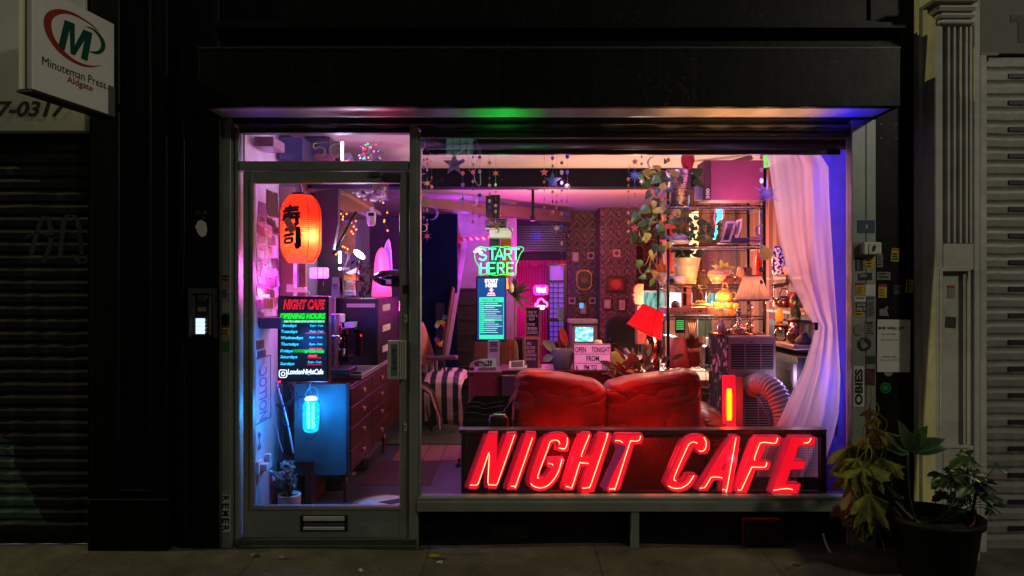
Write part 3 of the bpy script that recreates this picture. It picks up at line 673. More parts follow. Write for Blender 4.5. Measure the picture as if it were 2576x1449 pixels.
# ---------------------------------------------------------------- pot plant outside
t = thing('potted_plant', 'black plastic pot with wilting lobed plant and green bush right of the window', 'potted plant')
yp = -0.40; b = B()
kx = PX(2352, yp)
b.lathe((kx, yp, 0), [(0.145, 0.0), (0.16, 0.02), (0.195, 0.28), (0.212, 0.285), (0.214, 0.315), (0.198, 0.315), (0.19, 0.26)], 36)
b.build('pot', mat('pot_black', '#060606', .6, spec=.2), t)
b = B(); b.lathe((kx, yp, 0), [(0.0001, 0.265), (0.186, 0.262)], 20); b.build('soil', mat('soil', '#17120c', 0.95, bump=1.0), t)
LV = {'g': mat('fatsia_green', '#2f4a22', 0.4, var=0.45, scale=30, coat=0.2, leafy=.3), 'y': mat('wilted_olive', '#70762e', 0.6, var=0.5, scale=22, bump=0.8, bs=50, leafy=.4), 'b': mat('wilted_brown', '#4e4224', 0.7, var=0.5, scale=25, bump=0.8, leafy=.3), 'd': mat('leaf_dark', '#1c2617', 0.4, var=0.5, leafy=.2), 'r': mat('wilted_pinkish', '#6e5a30', 0.6, var=0.5, scale=20, leafy=.3)}
STEM = mat('stem_brown', '#4b3c24', 0.7, var=0.3)
b = B()
b.pt([(2330, 1330, -0.42), (2250, 1260, -0.38), (2200, 1140, -0.33), (2180, 1070, -0.32), (2186, 1024, -0.31)], [0.011]*13 if 0 else 0.009, 0, 8, sub=3)
b.build('stem', STEM, t)
rr = random.Random(3)
wl = [(2186, 1030, 40, 'b'), (2205, 1048, 46, 'y'), (2196, 1075, 60, 'b'), (2225, 1085, 90, 'y'), (2168, 1100, 110, 'y'), (2140, 1118, 120, 'y'), (2148, 1190, 90, 'y'), (2200, 1120, 110, 'b'), (2188, 1165, 110, 'y'), (2215, 1150, 110, 'y'), (2232, 1120, 80, 'd'), (2175, 1160, 100, 'y'), (2145, 1230, 90, 'r'), (2130, 1265, 80, 'r'), (2165, 1250, 100, 'b'), (2185, 1240, 110, 'y'), (2205, 1230, 110, 'y'), (2222, 1210, 110, 'd'), (2190, 1290, 80, 'y'), (2210, 1280, 90, 'd'), (2170, 1300, 60, 'b'), (2215, 1175, 90, 'd'), (2235, 1170, 80, 'd'), (2196, 1200, 90, 'b'), (2230, 1240, 90, 'd'), (2156, 1150, 90, 'y'), (2200, 1260, 110, 'y'), (2180, 1210, 100, 'r')]
for px, py, s, m in wl:
    y = rr.uniform(-0.44, -0.27); b = B(); L = s*sc(y)*1.3
    d = Vector((rr.uniform(-0.35, 0.25), rr.uniform(-0.3, 0.3), -1))
    b.palm(PT(px, py, y), d, Vector((rr.uniform(-0.7, 0.7), -1, 0.2)), L*.82, lobes=rr.choice((3, 5)), spread=rr.uniform(1.3, 2.1), curl=rr.uniform(-0.2, 0.35))
    P = PT(px, py, y); b.tube(smooth_path([P, P+Vector((0.01, 0, 0.05)), PT(2188+rr.uniform(-8, 8), py-60, -0.33)], 4), 0.0025, 5)
    b.build('leaf', LV[m], t)
# upright leaf
b = B(); b.pt([(2310, 1330, -0.42), (2288, 1250, -0.4), (2284, 1136, -0.4)], 0.005, 0, 6, sub=4); b.build('stem', LV['g'], t)
for a, L in ((110, 88), (148, 76), (60, 78), (22, 92), (5, 92), (175, 60), (88, 50)):
    y = -0.4; b = B(); r = math.radians(a); b.leaf(PT(2285, 1134, y), (math.cos(r), -0.25, math.sin(r)*0.9+0.1), (0, -1, 0.8), L*sc(y), 36*sc(y), 'lance', 0.2, 0.12, 8); b.build('leaf', LV['g'], t)
# bush to the right
for i in range(34):
    px = rr.gauss(2425, 38); py = rr.gauss(1215, 36); y = rr.uniform(-0.5, -0.28)
    px = min(2505, max(2340, px)); py = min(1300, max(1150, py))
    b = B(); a = rr.uniform(-0.6, 3.7); b.palm(PT(px, py, y), (math.cos(a), rr.uniform(-0.6, 0.3), math.sin(a)*0.5-0.25), (rr.uniform(-.4, .4), -0.6, 1), rr.uniform(28, 58)*sc(y), lobes=rr.choice((3, 5)), spread=1.7, curl=0.3)
    P = PT(px, py, y)
    b.tube(smooth_path([P, (P+Vector((kx+0.08, yp, 0.28)))/2+Vector((0.02, 0, 0.04)), Vector((kx+rr.uniform(-0.02, 0.12), yp, 0.27))], 4), 0.0022, 5)
    b.build('leaf', LV[rr.choice('ggddd')] if i % 9 else LV['g'], t)
b = B(); b.pt([(2445, 1290, -0.4), (2455, 1240, -0.4), (2460, 1180, -0.4)], 0.008, 0, 6, sub=3); b.pt([(2400, 1350, -0.45), (2450, 1320, -0.42), (2452, 1280, -0.4)], 0.008, 0, 6, sub=3); b.build('stem', mat('reddish_stem', '#4a2622', 0.6), t)

b = B(); b.box(xb0, xb1, -0.247, -0.235, 2.640, 2.648); b.build('trim_or_highlight', mat('box_edge_highlight', '#24231f', .5), [o for o in ALL if o.name == 'shutter_box'][0])  # thin lighter strip standing for the highlight along the box's top edge
b = B()
b.pt([(462, 300, -.004), (464, 520, -.004), (461, 760, -.004), (466, 1100, -.004), (463, 1400, -.004)], .004, 0, 6, sub=4)
one('wall_cable', b, BLKM, 'thin black cable clipped down the black pillar left of the intercom', 'cable')
t = thing('opposite_building', 'plain dark building across the street with a few lit windows', 'building')
b = B(); b.box(-16, 16, -13.6, -13.0, -.14, 9); b.build('wall', mat('brick_dark', '#2c241e', .9, var=.3), t)
for x, z, m in ((-1.25, 4.55, 0), (1.6, 7.2, 1), (-9.5, 2.2, 1)):
    b = B(); b.box(x-.32, x+.32, -13.0, -12.96, z, z+.62); b.build('window', emi('win_green' if m == 0 else 'win_warm', '#8ac8b0' if m == 0 else '#d8b478', 1.2), t)
    b = B()
    for i in range(5): b.box(x-.34+i*.165, x-.32+i*.165, -12.955, -12.93, z, z+.62); b.box(x-.34, x+.34, -12.955, -12.935, z+i*.15, z+.02+i*.15) if i < 4 else None
    b.build('glazing_bars', INK, t)
# ================================================================ interior shell
CEIL = 2.45
def wallpaper():
    m = bpy.data.materials.new('damask_wallpaper'); t = NT(m)
    tc = t.n('TexCoord').outputs['Object']; s = t.n('SeparateXYZ', None, Vector=tc)
    w = t.n('TexNoise', None, Vector=tc, Scale=22.0, Detail=2.0).outputs[0]
    wj = t.m('MULTIPLY', t.m('SUBTRACT', w, 0.5), 0.6)
    xx = t.m('ADD', s.outputs[0], s.outputs[1])
    x = t.m('ADD', t.m('MULTIPLY', xx, 2*math.pi/0.21), wj); z = t.m('ADD', t.m('MULTIPLY', s.outputs[2], 2*math.pi/0.25), wj)
    cx = t.m('COSINE', x); cz = t.m('COSINE', z)
    f = t.m('ADD', cx, t.m('MULTIPLY', cz, 0.75))       # ogee lattice
    g = t.m('SINE', t.m('ADD', t.m('MULTIPLY', f, 7.0), t.m('MULTIPLY', t.m('SINE', t.m('MULTIPLY', x, 3.0)), t.m('SINE', t.m('MULTIPLY', z, 3.0)))))
    g2 = t.m('MULTIPLY', t.m('COSINE', t.m('MULTIPLY', x, 4.0)), t.m('COSINE', t.m('ADD', t.m('MULTIPLY', z, 3.0), t.m('MULTIPLY', cx, 2.0))))
    v = t.m('ADD', t.m('MULTIPLY', g, 0.6), t.m('MULTIPLY', g2, 0.5))
    c = t.ramp(t.m('ADD', t.m('MULTIPLY', v, 0.5), 0.5), [(0.0, col('#3a3128')), (0.42, col('#51463a')), (0.5, col('#5f5040')), (0.6, col('#7e6c58')), (0.75, col('#6e5042')), (1.0, col('#8e7c68'))])
    t.end(t.n('BsdfPrincipled', None, Base_Color=c, Roughness=0.7).outputs[0]); return m
def planks(name, cs, w, axis='x', rough=0.6, vert=True):
    m = bpy.data.materials.new(name); t = NT(m)
    tc = t.n('TexCoord').outputs['Object']; s = t.n('SeparateXYZ', None, Vector=tc)
    u = s.outputs[0] if axis == 'x' else s.outputs[1]
    q = t.m('DIVIDE', u, w); fl = t.m('FLOOR', q); fr = t.m('FRACT', q)
    rnd = t.n('TexWhiteNoise', {'noise_dimensions': '1D'}, W=fl).outputs[0]
    sc_ = (6, 30, 1.2) if axis == 'y' else (30, 6, 1.2)
    if not vert: sc_ = (1.5, 30, 1) if axis == 'y' else (30, 1.5, 1)
    n = t.n('TexNoise', None, Vector=t.n('Mapping', None, Vector=tc, Scale=sc_).outputs[0], Scale=2.0, Detail=7.0, Roughness=0.7).outputs[0]
    k = t.m('ADD', t.m('MULTIPLY', rnd, 0.55), t.m('MULTIPLY', n, 0.5))
    c = t.ramp(k, [(i/(len(cs)-1)*0.7+0.15, col(x)) for i, x in enumerate(cs)])
    gap = t.m('MULTIPLY', t.m('GREATER_THAN', fr, 0.035), t.m('LESS_THAN', fr, 0.97))
    c = t.mix(gap, (0.01, 0.008, 0.006, 1), c)
    bp = t.n('Bump', None, Strength=0.4, Distance=0.01, Height=n).outputs[0]
    t.end(t.n('BsdfPrincipled', None, Base_Color=c, Roughness=rough, Normal=bp).outputs[0]); return m
WPAP = wallpaper()
CEILM = mat('ceiling_paint', '#cbbfae', 0.8, var=0.06, scale=2, bump=0.2, bs=8, dirt=0.1)
WALLW = mat('wall_white', '#c6c2be', 0.75, var=0.06, scale=3, bump=0.1)
DARKW = mat('dark_navy_paint', '#050a38', 0.8, var=0.3, dirt=0.3, spec=.08)
def st(name, b, m): return b.build(name, m, kind='structure')
b = B(); b.box(-1.62, 2.30, 0.11, 6.2, 0.0, FLOORZ); st('floor', b, mat('floor_grey', '#3e4049', 0.4, var=0.2, scale=3, bump=0.1, dirt=0.35))
b = B(); b.box(-0.93, 1.5, 1.62, 2.17, FLOORZ, FLOORZ+0.004); b.build('floorboards', planks('floorboards_m', ['#5b3626', '#7d5139', '#8d6347'], 0.14, 'x', 0.5, False), kind='structure')
b = B(); b.box(-2.4, 2.3, 2.1701, 5.6, FLOORZ, FLOORZ+0.012); one('green_rug', b, mat('rug_green', '#2c3a26', 0.95, var=0.3, scale=40, bump=0.6, bs=200), 'worn dull green rug under the striped deck chair', 'rug')
b = B(); b.box(-2.6, 2.4, 0.11, 6.4, CEIL, CEIL+0.1); st('ceiling', b, CEILM)
t = thing('shop_walls', 'painted inside walls of the cafe room', 'wall'); t['kind'] = 'structure'
b = B(); b.box(-1.62, -1.50, 0.12, 0.70, 0, CEIL); b.build('wall_left', WALLW, t)
b = B(); b.box(-1.62, -1.50, 0.7005, 3.6, 0, CEIL); b.build('wall_left', mat('wall_mauve', '#625c78', .8, dirt=.3), t)
b = B(); b.box(-2.6, -1.62, 3.5, 3.6, 0, CEIL); b.box(-2.6, -2.5, 3.6, 6.3, 0, CEIL); b.box(-2.5, 2.3, 6.3, 6.4, 0, CEIL); b.build('wall_back', mat('wall_purple', '#8f8296', 0.8), t)
b = B(); b.box(2.25, 2.37, 0.9, 6.3, 0, CEIL); b.build('wall_right', WALLW, t)
b = B(); b.box(1.98, 2.249, 0.165, 0.80, 0, CEIL); one('blue_lit_partition', b, mat('blue_light_paint', '#3838e0', .92, spec=.1), 'short partition with deep blue light put into its paint right of the sheer curtain', 'partition')  # the blue light on this wall is put into its paint
b = B(); b.box(-1.62, 2.37, 0.105, 0.16, PZ(329, 0.1), CEIL); b.box(PX(2147, .1), 2.37, 0.105, 0.16, 0, CEIL); b.box(-1.62, PX(596, .1), 0.105, 0.16, 0, CEIL); b.build('wall_front', WALLW, t)
# wallpapered chimney walls
b = B(); x0, x1 = PX(1424, 5.6), PX(1700, 5.6); b.box(x0, x1+0.8, 5.6, 5.7, 0, CEIL); b.box(PX(1510, 5.2), PX(1601, 5.2), 5.2, 5.6, 0, CEIL)
one('wallpapered_wall', b, WPAP, 'back wall and chimney breast covered in brown damask wallpaper', 'wall')
# brown boxed bulkhead, dark ceiling beam
b = B(); b.box(-1.5, 2.25, 2.24, 2.42, 2.29, CEIL+0.001); one('ceiling_beam', b, mat('beam_navy', '#0a0c1a', 0.7, spec=.15), 'wide dark navy beam across the ceiling', 'beam')
b = B(); A = PT(1062, 497, 3.4); D = PT(1436, 532, 5.2); A2 = PT(1062, 520, 3.4); D2 = PT(1436, 560, 5.2); off = Vector((0, 0.25, 0))
b.add([A, D, D2, A2, A+off, D+off, D2+off, A2+off], [(0, 3, 2, 1), (3, 7, 6, 2), (0, 1, 5, 4), (4, 5, 6, 7), (1, 2, 6, 5), (0, 4, 7, 3)])
one('boxed_bulkhead', b, mat('bulk_brown', '#6b564d', 0.7), 'brown boxed bulkhead sloping below the ceiling behind the hanging stars', 'bulkhead')
b = B(); b.box(PX(1060, 3.6), PX(1150, 3.6), 3.6, 3.7, 0, 2.2); one('navy_partition', b, DARKW, 'dark navy partition wall beside the stairs', 'wall')
b = B(); b.box(PX(1145, 4.6), PX(1300, 4.6), 4.6, 4.7, 0, CEIL); one('stair_wall', b, mat('stairwall', '#8f7f99', 0.7), 'pale stair wall lit violet behind the green neon sign', 'wall')
# stairs
t = thing('staircase', 'dark wooden stairs with a pale sloping handrail behind the deck chair', 'staircase')
b = B(); SW = mat('stair_wood', '#1d1210', 0.5, var=0.3)
for i in range(8):
    y = 3.3+i*0.16; z = 0.08+i*0.165; b.box(PX(1118, 3.4), PX(1240, 3.4), y, y+0.17, 0.08, z+0.155, 0.004)
    b.box(PX(1118, 3.4), PX(1240, 3.4), y-0.02, y+0.02, z+0.155, z+0.18)
b.build('steps', SW, t)
b = B(); b.tube([PT(1158, 600, 4.2), PT(1113, 905, 2.9)], 0.022, 8); b.build('handrail', mat('rail_red', '#5c2a25', 0.5), t)
b = B(); P = [PT(1166, 600, 4.25), PT(1178, 600, 4.25), PT(1128, 900, 2.95), PT(1119, 900, 2.95)]
b.add(P+[p+Vector((0, 0.03, 0)) for p in P], [(0, 3, 2, 1), (4, 5, 6, 7), (0, 4, 7, 3), (1, 2, 6, 5), (0, 1, 5, 4), (2, 3, 7, 6)]); b.build('stringer', mat('stringer', '#8b6f86', 0.6), t)
b = B(); P = [PT(1138, 530, 4.1), PT(1150, 530, 4.1), PT(1166, 640, 4.1), PT(1160, 640, 4.1)]
b.add(P+[p+Vector((0, 0.03, 0)) for p in P], [(0, 3, 2, 1), (4, 5, 6, 7), (0, 4, 7, 3), (1, 2, 6, 5)]); b.build('newel', mat('stringer', '#8b6f86'), t)
# barber striped pole on the stair wall
def stripes(name, c1, c2, freq, axis=0, diag=0.6):
    m = bpy.data.materials.new(name); t = NT(m)
    s = t.n('SeparateXYZ', None, Vector=t.n('TexCoord').outputs['Object'])
    u = t.m('ADD', s.outputs[axis], t.m('MULTIPLY', s.outputs[2], diag))
    f = t.m('GREATER_THAN', t.m('FRACT', t.m('MULTIPLY', u, freq)), 0.5)
    t.end(t.n('BsdfPrincipled', None, Base_Color=t.mix(f, col(c1), col(c2)), Roughness=0.5).outputs[0]); return m
b = B(); b.tube([PT(1152, 602, 4.0), PT(1232, 599, 4.0)], 0.02, 10); one('striped_pole', b, stripes('barber', '#c8203a', '#dcc8d0', 14), 'red and white striped pole fixed across the stair wall', 'pole')
b = B(); b.pb(1148, 592, 1158, 612, 3.97, 0.04); one('pole_bracket', b, REDP, 'dark red bracket holding the striped pole', 'bracket')
# centre post with projector shelf
t = thing('black_post', 'square black post rising to the ceiling behind the green neon sign', 'post')
b = B(); b.pb(1231, 490, 1258, 934, 2.15, 0.1, 0.004); b.build('post', BLKM, t)
b = B(); b.pb(1222, 492, 1240, 548, 2.1, 0.04, 0.004); b.build('speaker_box', BLKM, t)
b = B(); b.pb(1260, 600, 1287, 700, 2.3, 0.05, 0.004); one('timber_upright', b, mat('timber_amber', '#9b6233', 0.6, var=0.25, stretch=(8, 8, 1)), 'pale timber upright beside the black post', 'post')
t = thing('projector', 'grey video projector on a small white shelf high on the black post', 'projector')
b = B(); b.pb(1221, 553, 1276, 571, 1.95, 0.18, 0.008); b.build('body', mat('proj_grey', '#3c3e42', 0.4), t)
b = B(); b.pb(1256, 557, 1268, 563, 1.945, 0.006); b.m = 1; b.pb(1238, 549, 1278, 553, 1.98, 0.1, 0.004); b.build('lens', [INK, mat('proj_top', '#4d4a4d', 0.4)], t)
b = B(); b.pb(1220, 573.5, 1291, 576, 1.93, 0.25); b.pb(1231, 577, 1286, 597, 1.95, 0.2, 0.003); one('projector_shelf', b, WHT, 'white shelf box under the projector', 'shelf')
b = B(); b.pt([(1246, 572, 1.92), (1254, 578, 1.91), (1251, 586, 1.91)], 0.006, 0, 6, sub=3); b.pt([(1279, 572, 1.92), (1286, 580, 1.91), (1290, 588, 1.91)], 0.006, 0, 6, sub=3); one('green_tape', b, mat('tape_g', '#3b6b2c', 0.6), 'two green cable ties below the projector', 'cable tie')
# ceiling mount pole
b = B(); b.pb(1326, 470, 1354, 477, 3.1, 0.06); b.pb(1337, 477, 1344, 545, 3.12, 0.02); b.pb(1334, 543, 1347, 555, 3.1, 0.05, 0.004); one('ceiling_mount', b, BLKM, 'black camera mount hanging from the ceiling in the middle', 'mount')
# blue slatted shutter + curtain + lattice door
t = thing('slatted_blind', 'dark blue slatted blind across the top of the back doorway', 'blind')
b = B()
for i in range(11): b.pb(1296, 568+i*6, 1424, 572+i*6, 4.95, 0.03)
b.build('slats', mat('slat_blue', '#0c1038', 0.35, 0.3), t)
b = B(); b.pb(1290, 566, 1425, 655, 5.0, 0.03); b.build('backing', mat('navy', '#03040c', 0.8), t)
PNKC = cloth('pink_curtain_cloth', '#a83a78', 0.0, 0.3)
t = thing('string_curtain', 'pink string curtain with scalloped valance at the back doorway', 'curtain')
b = B(); y = 5.05
b.grid(120, 4, lambda u, v: (PX(1285+145*u, y), y+0.03*math.sin(u*150), PZ(655+255*v, y))); b.build('strings', PNKC, t)
b = B(); b.grid(80, 3, lambda u, v: (PX(1300+125*u, y), y-0.05+0.02*math.sin(u*90), PZ(655+(10+7*abs(math.sin(u*math.pi*4)))*v, y))); b.build('valance', PNKC, t)
t = thing('lattice_door', 'black lattice door with lit violet panes right of the pink curtain', 'door')
b = B(); y = 4.8; x0, x1 = 1379, 1426
b.pb(x0, 662, x0+4, 890, y, 0.04); b.pb(x1-8, 662, x1, 890, y, 0.04); b.pb(x0+4, 662, x1-8, 667, y, 0.04); b.pb(x0+4, 705, x1-8, 711, y, 0.04); b.pb(x0+4, 802, x1-8, 809, y, 0.04)
for xx in (1391, 1403): b.pb(xx, 711, xx+2, 802, y+0.005, 0.02); b.pb(xx, 809, xx+2, 888, y+0.005, 0.02)
for i in range(7): b.pb(x0+4, 711+i*13+11, x1-8, 713+i*13+11, y+0.012, 0.02); b.pb(x0+4, 809+i*13+11, x1-8, 811+i*13+11, y+0.012, 0.02)
b.build('frame', BLKM, t)
b = B(); b.pb(x0+3, 664, x1-6, 888, y+0.045, 0.01); b.build('pane', emi('violet_pane_glow', '#7048f0', .55, '#8a6fb4'), t)  # pane glows by itself in place of light from behind
# roller blind
t = thing('roller_blind', 'rolled dark roller blind along the top of the display window', 'blind')
BLD = mat('blind_dark', '#231a24', 0.5, var=0.2, scale=3)
b = B(); y = 0.12; r = 14*sc(y); b.cyl(PT(1062, 361, y+0.02), PT(2128, 361, y+0.02), r*1.15, 20); b.build('roll', BLD, t)
b = B(); b.pb(1062, 376, 2116, 389, y, 0.02, 0.004); b.build('bottom_bar', mat('blind_bar', '#141018', 0.35), t)
# sheer curtain
L = [(386, 1930), (480, 1944), (600, 1960), (700, 1986), (780, 2024), (822, 2050), (860, 2042), (930, 2020), (1000, 1986), (1060, 1958), (1130, 1925), (1200, 1900)]
R_ = [(386, 2062), (420, 2084), (500, 2086), (700, 2098), (822, 2106), (940, 2114), (1040, 2110), (1100, 2096), (1160, 2076), (1200, 2060)]
def ip(T, v):
    for (a, p), (c, q) in zip(T, T[1:]):
        if v <= c: return p+(q-p)*(v-a)/(c-a)
    return T[-1][1]
SHEER = cloth('sheer_white', '#f2eef4', 0.42, 0.72)
t = thing('sheer_curtain', 'sheer white curtain gathered by a clip at the right of the window', 'curtain')
b = B(); yc = 0.30
def fn(u, v):
    py = 386+814*v; l, r = ip(L, py), ip(R_, py); px = l+(r-l)*u
    tie = math.exp(-((py-822)/90)**2)
    amp = 0.0045*(1-0.4*tie)*(0.8+0.9*noise.noise(Vector((u*4, v*1.5, 7))))
    ph = 4.1*2*math.pi*(u+0.10*noise.noise(Vector((u*3, v*1.2, 3))))**0.8+0.8*math.sin(v*5) if u > 0.02 else 0
    y = yc+amp*(math.sin(ph)+0.4*math.sin(ph*2.1+1+3*v))+0.020*noise.noise(Vector((u*5+v, v*2.2, 2)))+0.002*noise.noise(Vector((u*14-v*3, v*4, 5)))
    return PT(px, py, y)
b.grid(110, 120, fn); b.build('cloth', SHEER, t)
b = B(); b.pb(2050, 811, 2059, 831, yc-0.05, 0.03, 0.002); b.pt([(2050, 818, yc-.04), (2042, 814, yc-.04), (2038, 820, yc-.04), (2042, 827, yc-.04), (2050, 826, yc-.04)], 0.001, 0, 5); b.build('binder_clip', mat('clip', '#10101e', 0.3, 0.5), t)
# ---------------------------------------------------------------- NIGHT CAFE sign
t = thing('neon_sign', 'large red neon letters NIGHT CAFE in a mesh backed black case', 'neon sign')
ys = 0.16
CASE = mat('case_black', '#120e10', 0.4, var=0.3, scale=15, bump=0.3)
b = B(); b.pb(1160, 1091, 1176, 1256, ys, 0.05, 0.003); b.pb(2066, 1091, 2080, 1256, ys, 0.05, 0.003); b.pb(1176.3, 1093, 2065.7, 1101, ys+0.002, 0.045); b.pb(1176.3, 1237, 2065.7, 1256, ys+0.002, 0.045)
rr = random.Random(5)
b.m = 1
for i in range(44): b.disc(1180+i*20.2, 1241+rr.uniform(-1, 8), 1.3, ys-0.001, 0.003, 6); b.disc(1168, 1105+i*3.3, 1.1, ys-0.002, 0.003, 6) if i % 4 == 0 else None
b.build('case', [CASE, mat('rivets', '#7a5a52', 0.4, 0.6)], t)
b = B(); b.pb(1154, 1081, 2081, 1090.6, ys-0.01, 0.09, 0.003); b.build('top_rail', mat('rail_grey', '#57524f', 0.4, 0.4, var=0.2), t)
b = B(); b.m = 0
for x in (1178, 1194): b.disc(x, 1085, 2.5, ys-0.013, 0.003, 10)
b.build('bolt', CHROME, t)
b = B(); x = 1178
while x < 2066: b.pb(x, 1101, x+0.5, 1237, ys+0.035, 0.001); x += 6.2
z = 1103
while z < 1237: b.pb(1176.5, z, 2065.5, z+0.5, ys+0.038, 0.001); z += 6.2
b.build('wire_mesh', mat('wire', '#1b1518', 0.5, 0.4), t)
LETR = emi('letter_red', '#ff1028', 1.15, '#c01018', light=True)
LSID = emi('letter_side_glow', '#e01838', 0.3, '#a83048')  # sides and rims glow in place of the tubes' light on them
LSID2 = emi('letter_edge_glow', '#f02048', 0.38, '#c83050')
TUBE = emi('neon_core', '#ffd890', 2.4, '#ffd28a')
def A1(x, y): return (1153.8+x/5.3335, 1073.3+y/5.3335)
def A2_(x, y): return (1636.8+x/5.3335, 1073.3+y/5.3335)
LET = [
 ('N', A1, [[(140,835),(130,800),(385,105),(400,85),(520,85),(510,470),(645,90),(775,85),(780,115),(520,805),(500,835),(400,835),(385,800),(390,430),(262,810),(240,838)]],
  [[(155,785),(240,785),(262,765),(405,350),(412,380),(392,740),(400,780),(500,785),(520,765),(750,110)]]),
 ('I', A1, [[(645,845),(650,800),(895,110),(905,80),(1035,85),(1030,150),(790,820),(775,845)]], [[(990,150),(775,770),(760,797),(700,797)]]),
 ('G', A1, [[(1330,320),(1335,262),(1345,215),(1310,195),(1265,205),(1225,245),(1090,590),(1078,650),(1100,690),(1150,685),(1200,640),(1250,545),(1190,535),(1182,500),(1205,430),(1400,425),(1408,445),(1340,660),(1300,740),(1230,815),(1150,855),(1070,862),(1010,845),(965,800),(945,740),(960,640),(1110,220),(1150,150),(1220,100),(1320,85),(1410,95),(1460,130),(1485,200),(1460,320)]],
  [[(1460,150),(1455,230),(1430,290),(1400,298),(1345,285)], [(1355,235),(1345,200),(1310,180),(1260,185),(1220,220),(1195,300),(1065,650),(1075,690)], [(1200,495),(1250,500),(1265,520)], [(1385,435),(1340,600),(1260,730),(1180,800),(1090,822),(1010,800),(970,765)]]),
 ('H', A1, [[(1405,840),(1415,780),(1640,110),(1655,85),(1770,85),(1785,110),(1690,390),(1780,390),(1870,105),(1885,85),(2045,105),(2050,135),(1815,872),(1755,880),(1750,895),(1650,895),(1635,810),(1730,530),(1640,530),(1540,840),(1510,850)]],
  [[(1748,110),(1740,150),(1650,370),(1658,400)], [(1440,800),(1490,815),(1525,800),(1620,500),(1645,487),(1745,495)], [(1985,110),(1990,140),(1780,760),(1740,815),(1665,825)]]),
 ('T', A1, [[(2080,215),(2100,110),(2120,95),(2460,100),(2478,150),(2455,235),(2355,240),(2165,840),(2105,860),(2000,880),(1990,835),(2195,240),(2110,225)]],
  [[(2100,188),(2165,190),(2200,215)], [(2443,125),(2425,180),(2385,195),(2320,195),(2290,240),(2110,800),(2080,830),(2020,838)]]),
 ('C', A2_, [[(600,300),(655,365),(750,358),(785,290),(785,200),(740,135),(660,110),(570,115),(490,150),(440,200),(235,680),(200,760),(220,800),(280,860),(380,875),(480,850),(560,790),(630,660),(600,640),(500,640),(480,690),(430,735),(390,745),(355,715),(370,670),(550,320),(580,275)]],
  [[(715,145),(745,210),(735,290),(700,328),(650,325)], [(625,225),(580,205),(530,225),(490,280),(320,670),(340,725)], [(580,655),(520,750),(440,810),(360,830),(290,820),(240,795)]]),
 ('A', A2_, [[(640,858),(640,830),(1080,150),(1085,120),(1190,130),(1195,150),(1080,880),(965,882),(955,860),(975,715),(850,715),(760,860)], [(1030,380),(915,600),(1010,600)]],
  [[(1145,150),(1025,830),(1010,845),(965,845)], [(660,825),(715,820),(745,790),(800,700),(825,678),(930,680),(965,690)]]),
 ('F', A2_, [[(1145,885),(1150,850),(1400,160),(1420,130),(1740,130),(1760,150),(1725,250),(1550,258),(1450,465),(1600,465),(1610,485),(1580,580),(1405,580),(1290,880)]],
  [[(1705,150),(1690,200),(1660,225),(1560,212),(1490,215),(1460,240),(1395,415),(1400,450)], [(1558,480),(1550,520),(1520,545),(1370,545),(1345,570),(1225,830),(1200,850),(1170,850)]]),
 ('E', A2_, [[(1620,895),(1630,860),(1870,160),(1890,130),(2200,135),(2220,160),(2195,258),(1985,262),(1925,455),(2075,460),(2080,475),(2050,572),(1880,572),(1815,765),(2000,765),(2010,780),(1970,895)]],
  [[(2155,155),(2130,200),(2100,218),(2055,220)], [(1650,855),(1740,840),(1820,832),(1880,838),(1905,848)]]),
]
yl = 0.085
for nm, fnn, loops, tubes in LET:
    b = B(); LP = [[fnn(x, yy) for x, yy in lp] for lp in loops]
    b.poly(LP, yl+0.012, 0.06)
    # raised rim and side faces
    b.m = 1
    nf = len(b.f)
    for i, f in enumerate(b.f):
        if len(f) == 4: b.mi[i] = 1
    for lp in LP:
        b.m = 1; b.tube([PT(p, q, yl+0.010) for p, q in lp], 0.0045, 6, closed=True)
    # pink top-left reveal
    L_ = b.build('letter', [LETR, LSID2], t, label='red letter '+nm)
    b = B()
    for tb in tubes: b.tube(smooth_path([PT(*fnn(x, yy), yl) for x, yy in tb], 3) if nm not in 'N' else [PT(*fnn(x, yy), yl) for x, yy in tb], 0.0021, 6)
    b.build('neon_tube', TUBE, L_)
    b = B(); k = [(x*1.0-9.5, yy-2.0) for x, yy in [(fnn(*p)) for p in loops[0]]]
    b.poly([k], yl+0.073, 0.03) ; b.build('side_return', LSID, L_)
b = B(); b.poly([[A1(2085, 225), A1(2240, 262), A1(2225, 330), A1(1960, 850), A1(1890, 800), A1(2110, 330)]], yl-0.004, 0.006); b.build('loose_strip', emi('strip_lilac_glow', '#c83878', 0.28, '#a8486e'), t)  # the strip's own glow stands in for light falling on it
b = B()
for pts in ([(1180, 1240), (1220, 1244), (1240, 1238)], [(1290, 1240), (1320, 1232), (1345, 1236)], [(1370, 1237), (1388, 1245), (1410, 1233)], [(1682, 1228), (1680, 1240), (1660, 1246)], [(1846, 1240), (1810, 1246), (1780, 1244)]): b.pt(pts, 0.0008, yl+0.03, 4, sub=3)
b.pb(1550, 1236, 1559, 1250, yl, 0.004); b.pb(1228, 1237, 1235, 1245, yl+0.02, 0.01)
b.build('wire', mat('wire_red', '#a8523e', 0.5), t)
